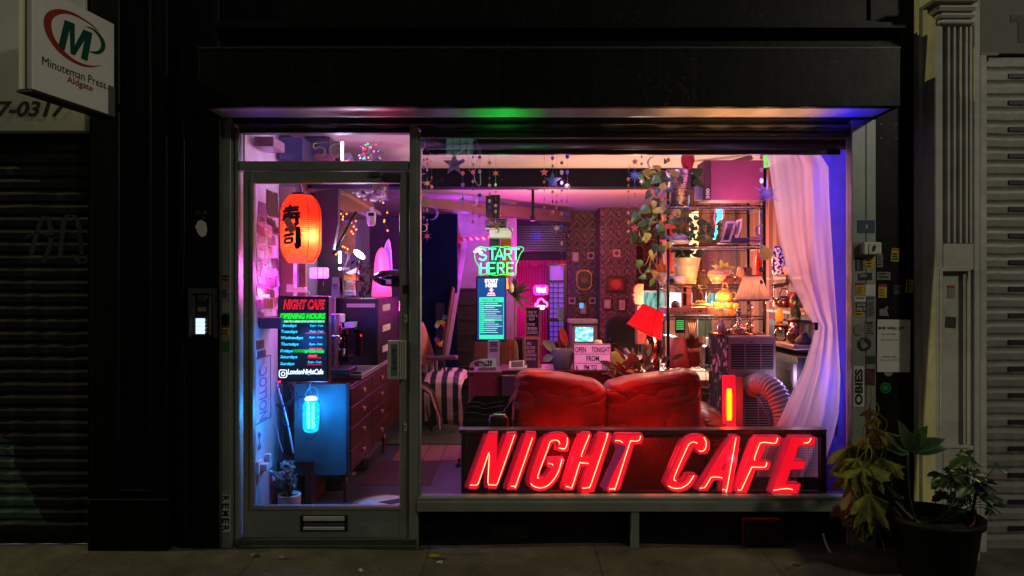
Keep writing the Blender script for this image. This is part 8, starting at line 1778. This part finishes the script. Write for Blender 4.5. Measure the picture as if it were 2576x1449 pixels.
# --- white wall shelves and contents on right
SHW = mat('shelf_white', '#b59c8e', .5, var=.1)
for py, lab in ((697, 'upper white glass shelf on the right wall'), (780, 'lower white shelf on the right wall')):
    z_ = PZ(py, 1.45); b = B(); b.box(1.98, 2.24, .95, 1.75, z_-.02, z_, .003); one('wall_shelf', b, SHW, lab, 'shelf')
b = B()
for x_ in (1927, 1947, 1981, 2001): b.cyl(PT(x_, 690, 1.4), PT(x_, 842, 1.4), .004, 8)
one('shelf_rods', b, CHROME, 'thin chrome rods carrying the white shelves', 'rods')
zU = PZ(697, 1.45); zL = PZ(780, 1.45)
def onsh(px, y): return PX(px, y)
t = thing('blue_vase', 'tall blue and white patterned vase on the upper white shelf', 'vase')
VB = bpy.data.materials.new('delft'); tt = NT(VB); v = tt.n('TexVoronoi', None, Vector=tt.n('TexCoord').outputs['Object'], Scale=55.0).outputs[0]; n_ = tt.n('TexNoise', None, Vector=tt.n('TexCoord').outputs['Object'], Scale=40.0).outputs[0]
tt.end(tt.n('BsdfPrincipled', None, Base_Color=tt.mix(tt.m('GREATER_THAN', tt.m('ADD', v, n_), 1.0), col('#e4e4f8'), col('#18207c')), Roughness=.2).outputs[0])
b = B(); b.pl(1958, 1.2, [(13, 691), (15, 686), (16, 655), (14, 635), (9, 627), (11, 620), (10, 620), (0.01, 624)], 26); b.build('body', VB, t)
b = B(); b.pl(1982, 1.15, [(8, 691), (13, 680), (13, 672), (10, 668), (0.01, 668)], 20); one('floral_jar', b, mat('floral_jar', '#b59aa4', .3, var=.4, scale=50), 'small floral china jar beside the blue vase', 'jar')
b = B(); b.pb(1967, 640, 1990, 668, 1.35, .03); one('white_canister', b, WHT, 'pale canister behind the blue vase', 'canister')
t = thing('dark_teapot', 'dark glossy teapot on the lower white shelf', 'teapot')
b = B(); b.pl(1972, 1.15, [(14, 774), (21, 766), (20, 752), (10, 745), (0.01, 743)], 24); b.build('body', mat('teapot_dk', '#2c100e', .12, coat=.5), t)
b = B(); b.pt([(1955, 760, 1.15), (1945, 750, 1.15), (1942, 738, 1.15)], .006, 0, 8, sub=3); b.pt([(1960, 748, 1.15), (1966, 728, 1.15), (1980, 728, 1.15), (1985, 748, 1.15)], .004, 0, 8, sub=4); b.build('spout', mat('teapot_dk', '#2c100e'), t)
b = B(); b.pl(2003, 1.1, [(18, 774), (20, 768), (20, 738), (18, 735), (0.01, 735)], 22); one('red_casserole', b, mat('cass_red', '#5c0e14', .2, coat=.5), 'dark red casserole pot on the lower white shelf', 'pot')
b = B(); rr = random.Random(8)
for i in range(12): b.leaf(PT(2006+rr.uniform(-8, 6), 740+i*4.5, .95), (rr.uniform(-1, 1), -.2, -.8), (0, -1, .3), .05, .035, 'heart')
one('trailing_leaves', b, VN[2], 'dark leaves trailing over the lower white shelf', 'plant')
b = B(); rr = random.Random(9)
for i in range(9): b.leaf(PT(1962+i*5, 715+rr.uniform(-6, 8), 1.2), (rr.uniform(-1, 1), -.2, rr.uniform(-.2, .6)), (0, -1, .3), .08, .025, 'lance')
one('trailing_leaves', b, mat('leaf_dkol', '#3c4028', .5), 'thin olive leaves under the upper white shelf', 'plant')
# counter with jars, oven
zc = PZ(852, 1.2); b = B(); b.box(1.78, 2.18, .62, 1.75, zc-.03, zc, .004); one('worktop', b, mat('worktop', '#9a8a80', .4), 'pale worktop behind the curtain carrying glass jars', 'worktop')
t = thing('oven', 'grey slatted cooker with dark control band under the worktop', 'oven')
b = B(); b.box(1.83, 2.18, .7, 1.6, FLOORZ, zc-.08, .01); b.build('body', planks('oven_slats', ['#6a5f50', '#9a8458', '#8a8070'], .09, 'y', .4), t)
b = B(); b.box(1.80, 1.829, .68, 1.62, zc-.28, zc-.12, .004); b.m = 1; b.box(1.795, 1.80, .7, 1.6, zc-.26, zc-.17); b.build('control_band', [mat('band_grey', '#5a5550', .4), mat('band_dark', '#1f1e1d', .3)], t)
JG = glass('jar_glass', '#f4e6dc', .08, 0)
for px, y_, prof, mt, lab, nm in ((1941, 1.1, None, 0, '', ''),):
    pass
def onz(px, y, prof, m, name, label, cat, n=24):
    k_ = sc(y); b = B(); b.lathe((PX(px, y), y, zc+.001), [(r_*k_, h_*k_) for r_, h_ in prof], n); return one(name, b, m, label, cat)
onz(1937, 1.25, [(10, 0), (14, 3), (14, 6), (0.01, 7)], COP, 'copper_dish', 'copper dish at the far end of the worktop', 'dish')
t = thing('storage_jar', 'straight clear glass jar with brown lid on the worktop', 'jar')
def jarp(px, y, rad, h_, lidh, t, lm, gm=None):
    k_ = sc(y); b = B(); b.lathe((PX(px, y), y, zc+.001), [(rad*k_, 0), (rad*k_, h_*k_)], 24); b.build('glass', gm or JG, t); b = B(); b.lathe((PX(px, y), y, zc+.001+h_*k_), [(rad*1.05*k_, 0), (rad*1.05*k_, lidh*k_), (0.01*k_, lidh*k_)], 24); b.build('lid', lm, t)
jarp(1963, 1.0, 15, 36, 6, t, mat('lid_brown', '#6a3428', .5))
t = thing('storage_jar', 'tall clear glass jar with wide dark lid nearest the curtain', 'jar'); jarp(1995, .95, 15, 50, 7, t, mat('lid_dk', '#4a2420', .5))
onz(2000, .78, [(11, 0), (19, 6), (20, 22), (15, 34), (8, 38), (7, 44), (6, 44)], mat('amber_glass', '#8a4a30', .1, coat=.6, trans=.5), 'amber_jug', 'round amber glass bottle on the worktop', 'bottle')
onz(2022, .70, [(18, 0), (21, 4), (21, 10), (10, 22), (9, 28), (10, 29), (0.01, 29)], mat('jug_grey', '#4a3c40', .4), 'grey_jug', 'squat grey jug beside the curtain on the worktop', 'jug')
t = thing('flame_lamp', 'amber flame shaped bulb standing above the storage jars', 'lamp')
b = B(); b.pl(1961, 1.18, [(7, 808), (10, 800), (9, 790), (4, 775), (0.01, 764)], 20); b.build('bulb', emi('flame_b', '#e87a20', .9), t); b = B(); b.pl(1961, 1.18, [(7, 838), (8, 812), (8, 808)], 16); b.build('base', mat('lid_brown', '#6a3428'), t)
b = B(); rr = random.Random(4)
b.box(2.20, 2.243, 1.0, 1.7, PZ(840, 1.4), PZ(790, 1.4)); b.box(2.20, 2.243, 1.0, 1.7, PZ(776, 1.4), PZ(700, 1.4))
one('reed_screen', b, mat('reed', '#9a5a40', .8, var=.4, stretch=(1, 60, 1.5)), 'reddish reed panel on the wall behind the white shelves', 'panel')
# right alcove next to window: chrome rail, small things in blue light
b = B(); b.pt([(2112, 840, .8), (2112, 668, .8), (2108, 655, .8), (2098, 648, .8)], .005, 0, 8, sub=4); one('chrome_rail', b, CHROME, 'curved chrome rail in the blue light right of the curtain', 'rail')
b = B(); b.pb(2113, 745, 2142, 782, .9, .12, .006); one('grey_appliance', b, mat('appl', '#8a8098', .4), 'small grey appliance right of the chrome rail', 'appliance')
b = B(); b.pb(2105, 783, 2145, 792, .85, .25); one('dark_ledge', b, BLKM, 'dark ledge under the grey appliance', 'shelf')
b = B(); b.tube([PT(*p, .6) for p in rrect(2126.5, 787, 2131, 800, 2.2)], .0014, 6, closed=True); one('red_loop_light', b, emi('red_loop', '#ff3020', 4), 'tiny glowing red loop light at the right window edge', 'lamp')
b = B(); b.pt([(2140, 800, .5), (2118, 900, .42), (2108, 1000, .4), (2104, 1100, .4)], .004, 0, 6, sub=4); one('hanging_cable', b, BLKM, 'black cable hanging right of the sheer curtain', 'cable')
b = B(); b.box(PX(2098, .5), 2.24, .5, 1.6, FLOORZ, 1.18); one('navy_cabinet', b, mat('navy_cab', '#090a18', .5), 'dark navy cabinet in the corner right of the curtain', 'cabinet')
# green neon bit top right
b = B(); b.pt([(1927, 392, .9), (1924, 402, .9), (1925, 420, .9), (1937, 416, .9), (1932, 405, .9), (1928, 396, .9)], .006, 0, 8); one('green_neon_tube', b, emi('green_bit', '#10d040', 2.5), 'short green neon tube peeping left of the curtain top', 'neon tube')
# ================================================================ hanging ornaments
MET = {}
def foil(name, h):
    m = bpy.data.materials.new(name); t = NT(m); c = col(h)
    n = t.n('TexNoise', None, Vector=t.n('TexCoord').outputs['Object'], Scale=30.0).outputs[0]
    cc = t.mix(t.ramp(n, [(.4, (0, 0, 0, 1)), (.6, (1, 1, 1, 1))]), tuple(x*.7 for x in c[:3])+(1,), tuple(min(1, x*1.3) for x in c[:3])+(1,))
    tl = t.n('BsdfTranslucent', None, Color=cc).outputs[0]; p = t.n('BsdfPrincipled', None, Base_Color=cc, Roughness=.3, Metallic=.4).outputs[0]
    t.end(t.n('MixShader', None, i0=.30, i1=tl, i2=p).outputs[0]); return m
for nm, h in dict(d='#c0c4d4', p='#f0b0ac', b='#7a98f0', g='#80d898', w='#fff4ec', y='#e8d880', v='#b4a4f4', k='#3a3038', r='#f08078', n='#8a8a98').items(): MET[nm] = foil('foil_'+nm, h)
HOLO = bpy.data.materials.new('holographic_foil'); tt = NT(HOLO); n_ = tt.n('TexNoise', None, Vector=tt.n('TexCoord').outputs['Object'], Scale=12.0, Detail=1.0).outputs[0]
tt.end(tt.n('BsdfPrincipled', None, Base_Color=tt.ramp(n_, [(.3, col('#4a50c0')), (.42, col('#8a50c0')), (.5, col('#50a0d8')), (.6, col('#c078b0')), (.75, col('#6ac8a0'))]), Roughness=.2, Metallic=.7).outputs[0]); MET['h'] = HOLO
def star(cx, cy, ro, ri, n, stretch=1.0, rot=0):
    out = []
    for i in range(2*n):
        a = math.radians(rot)+math.pi*i/n-math.pi/2; r_ = ro if i % 2 == 0 else ri
        if i % 2 == 0 and n > 6 and (i//2) % 2: r_ *= .6
        out.append((cx+r_*math.cos(a), cy+r_*math.sin(a)*(stretch if i % 2 == 0 and abs(math.cos(a)) < .2 else 1)))
    return out
def moon(cx, cy, r, op=0):
    o = [(cx+r*math.cos(math.radians(a)), cy+r*math.sin(math.radians(a))) for a in range(-110, 111, 20)]
    i_ = [(cx-r*.12+r*.78*math.cos(math.radians(a))-0*r, cy+r*.86*math.sin(math.radians(a))) for a in range(100, -101, -25)]
    P = o+[(x-r*.0, y_) for x, y_ in i_]
    return [(2*cx-x, y_) for x, y_ in P] if op else P
def garland(px, label, items, y=0.13, sc_=3.6, x0=0, base=(0, 322), top=386):
    t = thing('star_garland', label, 'garland', 'foil garlands hanging inside the window')
    lo = base[1]+max(i[0] for i in items)/sc_
    b = B(); b.pt([(px, top, y), (px+.5, lo, y)], .0005, 0, 4); b.build('thread', mat('thread', '#8a8088', .5), t)
    for it in items:
        v, kind, s_, m = it[:4]; cx = px+(it[4] if len(it) > 4 else 0); cy = base[1]+v/sc_; r_ = s_/2/sc_; b = B(); nm = 'disc'
        rx = r_*random.uniform(.7, 1.0)
        if kind == 'd': b.disc(cx, cy, r_, y-.001, .001, 14, rx)
        elif kind == 'e': b.disc(cx, cy, r_, y-.001, .001, 10, r_*.45)
        elif kind == '5': b.poly(star(cx, cy, r_, r_*.42, 5), y-.002, .002); nm = 'star'
        elif kind == 'S': b.poly(star(cx, cy, r_*.85, r_*.22, 12, 1.25), y-.003, .002); nm = 'starburst'
        elif kind == '4': b.poly([(cx, cy-r_*1.1), (cx+r_*.14, cy-r_*.2), (cx+r_*.8, cy), (cx+r_*.14, cy+r_*.2), (cx, cy+r_*1.1), (cx-r_*.14, cy+r_*.2), (cx-r_*.8, cy), (cx-r_*.14, cy-r_*.2)], y-.002, .002); nm = 'star'
        elif kind == 'm': b.poly(moon(cx, cy, r_), y-.002, .002); nm = 'moon'
        elif kind == 'M': b.poly(moon(cx, cy, r_, 1), y-.002, .002); nm = 'moon'
        elif kind == 'o': b.sphere(PT(cx, cy, y), r_*sc(y), 14); nm = 'mirror_ball'
        b.build(nm, MET[m], t)
garland(1066, 'leftmost foil garland with a large pale crescent beside the mullion', [(215, 'd', 40, 'd'), (290, 'e', 34, 'r'), (355, 'd', 30, 'v'), (455, 'M', 90, 'd'), (605, 'd', 30, 'y'), (670, 'd', 40, 'g'), (745, 'e', 34, 'd'), (810, 'e', 34, 'd'), (905, 'm', 70, 'w')])
garland(1074.5, 'foil garland with a yellow starburst and a pink starburst at its foot', [(285, 'd', 26, 'r'), (320, 'd', 26, 'p'), (378, 'e', 30, 'w'), (500, 'S', 100, 'y'), (690, 'd', 26, 'p'), (745, 'e', 36, 'w'), (835, 'e', 26, 'w'), (875, 'd', 26, 'p'), (978, 'S', 105, 'p')], .15)
garland(1086, 'foil garland ending in a big violet crescent moon', [(330, 'M', 70, 'p'), (450, 'e', 30, 'r'), (535, 'd', 38, 'p'), (772, 'm', 125, 'v')], .18)
garland(1142.6, 'large dark grey five pointed star hung below the bead necklace', [(328, '5', 215, 'n')], .14)
garland(1164, 'foil garland with pink discs and a bright four pointed star', [(300, 'd', 40, 'v'), (410, 'd', 40, 'p'), (515, 'd', 36, 'v'), (650, '4', 120, 'd')], .13)
garland(1190, 'foil garland with a small crescent between pink and blue discs', [(265, 'd', 24, 'd'), (328, 'd', 26, 'd'), (400, 'd', 42, 'p'), (485, 'd', 30, 'p'), (553, 'd', 26, 'b'), (665, 'm', 84, 'w'), (770, 'd', 32, 'p'), (850, 'd', 32, 'p')], .15)
garland(1206.5, 'foil garland of violet and blue discs right of the beads', [(265, 'd', 30, 'n'), (395, 'd', 36, 'v'), (610, 'd', 40, 'b'), (700, 'd', 36, 'p'), (797, 'd', 32, 'p')], .12)
garland(1231.5, 'foil garland with a pale starburst above and a red starburst below', [(315, 'S', 90, 'p'), (455, 'e', 26, 'n'), (520, 'd', 30, 'p'), (600, 'd', 28, 'p'), (660, 'd', 32, 'w'), (720, 'd', 30, 'b'), (830, 'S', 90, 'r')], .15)
garland(1246.7, 'foil garland with a red starburst above and a wide golden starburst at its foot', [(410, 'S', 90, 'r'), (515, 'd', 28, 'p'), (572, 'd', 26, 'p'), (640, 'e', 40, 'n'), (702, 'd', 30, 'w'), (757, 'd', 30, 'w'), (885, 'S', 140, 'y')], .12)
garland(1369, 'foil garland with a small pale star and tiny pink discs by the ceiling mount', [(270, 'e', 20, 'p'), (400, '5', 80, 'p'), (488, 'd', 26, 'p'), (560, 'e', 26, 'p'), (645, 'e', 36, 'w'), (718, 'd', 26, 'p')], .13)
garland(1390, 'foil garland with the large holographic five pointed star', [(272, 'd', 36, 'v'), (345, 'd', 28, 'g'), (478, '5', 170, 'h'), (578, 'd', 30, 'p'), (665, 'e', 32, 'n'), (762, 'd', 42, 'p')], .12)
garland(1400, 'foil garland ending in a pale starburst above the lattice door', [(610, 'e', 24, 'y'), (670, 'e', 32, 'n'), (727, 'd', 26, 'p'), (905, 'S', 120, 'w')], .16)
garland(1413, 'long foil garland ending in a big four pointed star over the lattice door', [(315, 'd', 30, 'n'), (402, 'd', 46, 'd'), (495, 'd', 34, 'b'), (568, 'd', 28, 'v'), (660, '4', 50, 'b'), (775, 'e', 40, 'd'), (877, 'd', 32, 'b'), (960, 'e', 40, 'n'), (1043, 'e', 40, 'w'), (1130, 'e', 40, 'n'), (1235, '4', 110, 'p')], .14)
garland(1427, 'foil garland with a small mirror ball and blue discs', [(260, 'd', 36, 'b'), (400, 'd', 40, 'b'), (530, 'o', 54, 'w'), (665, 'd', 36, 'd'), (790, 'd', 42, 'b'), (945, '5', 80, 'h')], .13)
garland(1580.8, 'foil garland with pink and cream discs left of the blue starburst', [(355, 'm', 36, 'y'), (462, 'd', 36, 'p'), (520, 'd', 20, 'g'), (575, 'd', 24, 'p'), (768, 'd', 30, 'w'), (855, 'd', 40, 'y'), (935, 'd', 26, 'w')], .13)
garland(1597, 'foil garland with a big blue starburst and a pink star low down', [(305, '5', 72, 'p'), (430, 'S', 200, 'b'), (600, 'e', 30, 'd'), (697, 'd', 26, 'p'), (780, 'e', 26, 'd'), (905, '5', 84, 'p')], .12)
garland(1614, 'short foil garland with a dull brown starburst', [(262, 'd', 20, 'n'), (325, 'd', 28, 'd'), (480, 'S', 80, 'n')], .15)
garland(1642.5, 'foil garland with a curved pale crescent among the vine leaves', [(315, 'M', 110, 'w'), (582, 'd', 48, 'p')], .13)
garland(1681, 'foil garland of lilac discs and a crescent before the steel bucket', [(290, 'd', 40, 'p'), (385, 'd', 40, 'v'), (468, 'd', 42, 'b'), (600, 'M', 110, 'v'), (710, 'd', 32, 'v'), (890, 'd', 50, 'p'), (990, 'd', 44, 'v'), (1075, 'd', 36, 'p')], .14)
garland(1915.5, 'foil garland of grey and blue discs with a crescent left of the curtain', [(265, 'd', 40, 'p'), (380, 'd', 42, 'd'), (475, 'd', 46, 'w'), (578, 'e', 62, 'b'), (690, '4', 50, 'w'), (788, 'e', 44, 'b'), (930, 'M', 110, 'v'), (1070, 'd', 42, 'd'), (1165, 'd', 40, 'd'), (1280, 'd', 50, 'n'), (1395, 'd', 38, 'n')], .13)
garland(1930, 'very large violet starburst hanging beside the curtain edge', [(600, 'S', 330, 'v')], .12)
# bead necklace
t = thing('bead_necklace', 'loops of silver beads draped at the top left of the window', 'bead string')
def BL(x, y_): return (1039.8+x/3.6, 322+y_/3.6)
b = B()
for pts in ([(100, 130), (115, 190), (170, 240), (240, 270), (330, 270), (420, 215), (500, 150), (540, 110)], [(540, 110), (500, 180), (495, 260), (505, 380), (540, 400)], [(545, 110), (590, 150), (615, 230), (620, 270), (600, 330), (605, 400), (610, 500), (590, 520), (560, 480), (550, 400)], [(330, 275), (400, 245), (470, 180)], [(500, 200), (520, 300), (530, 370)], [(585, 170), (580, 260), (560, 380)], [(540, 110), (570, 120), (600, 200), (590, 290), (610, 300)]):
    P = smooth_path([PT(*BL(*p), .085) for p in pts], 8)
    acc = 0; last = P[0]
    for p, q in zip(P, P[1:]):
        d = (q-p).length; 
        while acc < d:
            b.lathe(p+(q-p)*(acc/d), [(1e-5, -.003), (.003, 0), (1e-5, .003)], 6); acc += .0085
        acc -= d
b.build('beads', mat('bead_silver', '#d8ccd8', .35, .4), t)
# ================================================================ lights & camera
PW = 2.8
def L(px, py, y, c, e, r=.06, name='lamp_or_fill_light', kind='POINT', **k): return light(kind, PT(px, py, y), c, e*PW, r, name, **k)  # lamps, plus added fill lights that have no lamp in the room
# paper lantern bulb
L(776, 594, .392, '#ffb858', 1.6, .02)
# magenta block + strip
L(800, 690, .80, '#ff40f0', 4.5, .05); L(668, 735, .38, '#ff58e0', 1.0, .03)
# blue lantern
L(783, 1030, .455, '#2098ff', 2.2, .03); L(783, 1030, .36, '#2098ff', 4.2, .04)
# hours board
L(765, 860, .28, '#3888ff', .8, .1)
# transom / left ceiling white violet
L(861, 380, .4, '#b8a8ff', 2.2, .05); L(650, 392, .45, '#a8a0ff', 2.0, .1)
# work lamp, then added fills with no lamp of their own
L(904, 640, 1.40, '#e0e8ff', 3.0, .05); L(980, 560, 2.6, '#8060ff', 2.5, .15); L(865, 590, 1.5, '#ff9050', .8, .05); L(860, 800, .75, '#3070ff', 1.0, .05)
# pink cone lamp
L(960, 700, 1.7, '#ff4a90', 2.0, .06)
# stair wall violet
L(1190, 640, 3.7, '#d040ff', 5, .08); L(1160, 560, 4.2, '#b850ff', 3, .1)
L(1330, 640, 4.3, '#ff2ad0', 6, .08); L(1352, 590, 4.8, '#3040ff', .8, .05); L(1395, 700, 5.2, '#8a50ff', 2.5, .05)
# ceiling peach/pink from fill lights with no lamp modelled
L(1500, 600, 1.9, '#ffa88a', 7.5, .12); L(1390, 560, 3.4, '#ff9a98', 11, .12); L(1640, 540, 3.4, '#ff4a34', 7, .1)
L(1200, 560, 1.6, '#e08ac0', 2, .12)
# start here green
L(1258, 650, 1.70, '#20ff70', 1.3, .06)
# red floor lamp
L(1630, 846, .98, '#ffa070', .7, .025)
# rack lamps and cyan neon, plus added fills on boards, box and vine
L(1752, 690, 1.10, '#ffb458', 1.5, .03); L(1760, 745, 1.5, '#ffb060', 7, .04); L(1815, 755, 1.20, '#ffa040', 3.0, .03); L(1800, 650, 1.9, '#ff9a60', 9, .05)
L(1880, 520, 1.0, '#ff80a8', 2, .06); L(1600, 520, .75, '#ffe8b8', 2.6, .06); L(1700, 470, .9, '#b080ff', 1.5, .05)
L(1810, 560, 1.8, '#50d0ff', 1.0, .04)
# cool light on the table, then an added magenta fill for the pink curtain
L(1670, 770, 2.5, '#fff0e0', 16, .1); L(1310, 770, 4.7, '#ff38c0', 5, .06)
# crystal lamp and red heat lamp
L(1893, 730, .88, '#ffa070', 1.8, .03); L(1835, 1020, .50, '#ff3020', .6, .05)
# right corner blue
L(2125, 680, .62, '#1c10ff', 9, .03); L(2110, 560, .95, '#5030ff', 2, .05)
L(1960, 760, .9, '#ff8a60', 3.0, .05)
# added fills washing the curtain pinkish, no lamp there
L(1960, 480, .75, '#e0a0f0', 1.1, .08)
L(2010, 950, .62, '#d0b0d8', 1.5, .06)
# neon sign red wash on sofa; the last two are added fills above it
L(1420, 1160, .068, '#ff1828', 1.8, .02); L(1850, 1160, .068, '#ff1828', 1.8, .02)
L(1400, 1130, .32, '#ff1818', .7, .08); L(1650, 1130, .32, '#ff1818', .7, .08); L(1560, 900, .28, '#ff3020', 2.8, .1); L(1350, 880, .5, '#ff3020', .8, .1)
# added point lights just behind the glass for the garlands, no bulbs there
for px, c_, e in ((880, '#ff70d0', .3), (1110, '#e0a0ff', .35), (1262, '#60ff80', .4), (1420, '#ffb0d0', .35), (1620, '#ffc0a0', .4), (1930, '#b0a0ff', .3)):
    L(px, 455 if px > 1040 else 385, .09, c_, e, .012, 'garland_fill')
# added unseen spots that colour the metal soffit, no fittings there
for px, c_, e in ((660, '#8858ff', .05), (800, '#d8a8d8', .07), (960, '#ff58a0', .06), (1120, '#b888d0', .05), (1232, '#18ff50', .07), (1275, '#18ff50', .2), (1420, '#c89ab8', .04), (1560, '#e8a8a0', .05), (1700, '#ffb088', .22), (1820, '#ffb078', .4), (1930, '#ffb078', .4), (2030, '#ffb090', .26), (2130, '#2c18ff', .4)):
    light('SPOT', (PX(px, -.1), -.10, 2.225), c_, e*PW, .01, 'soffit_fill', rot=(180, 0, 0)).data.spot_size = math.radians(125)
# sun lamp = street light raking in from the left
s = light('SUN', (0, 0, 6), '#e6dc8a', 1.0, name='street_light')
s.data.angle = math.radians(.6)
s.rotation_euler = Vector((1.0, .07, -.62)).to_track_quat('-Z', 'Y').to_euler()
light('POINT', (5.5, -5.0, 4.6), '#e6dfc8', 400, .25, name='street_light')
w = bpy.data.worlds.new('World'); bpy.context.scene.world = w; w.use_nodes = True
nt = w.node_tree; bg = nt.nodes['Background']; sky = nt.nodes.new('ShaderNodeTexSky'); sky.sky_type = 'NISHITA'; sky.sun_disc = False
sky.sun_elevation = math.radians(-4); sky.sun_rotation = math.radians(200)
mx = nt.nodes.new('ShaderNodeMix'); mx.data_type = 'RGBA'; mx.inputs[0].default_value = .9
mx.inputs[7].default_value = (.20, .205, .195, 1)
nt.links.new(sky.outputs[0], mx.inputs[6]); nt.links.new(mx.outputs[2], bg.inputs[0]); bg.inputs[1].default_value = .42
finalize()
cam = bpy.data.cameras.new('Camera'); co = bpy.data.objects.new('Camera', cam); C.objects.link(co)
co.location = (0, CY, CZ); co.rotation_euler = (math.radians(90), 0, 0); cam.sensor_width = 36; cam.lens = 36*F/2576; cam.clip_end = 300; cam.clip_start = .05
sc_ = bpy.context.scene; sc_.camera = co
cam.shift_y = -0.0002
vs_ = sc_.view_settings; vs_.view_transform = 'Standard'; vs_.look = 'None'; vs_.exposure = 0; vs_.gamma = 1; vs_.use_curve_mapping = False
cy = sc_.cycles; cy.use_denoising = True; cy.max_bounces = 7; cy.diffuse_bounces = 3; cy.glossy_bounces = 3; cy.transmission_bounces = 5; cy.transparent_max_bounces = 24; cy.sample_clamp_indirect = 4; cy.caustics_reflective = False; cy.caustics_refractive = False; cy.use_light_tree = True
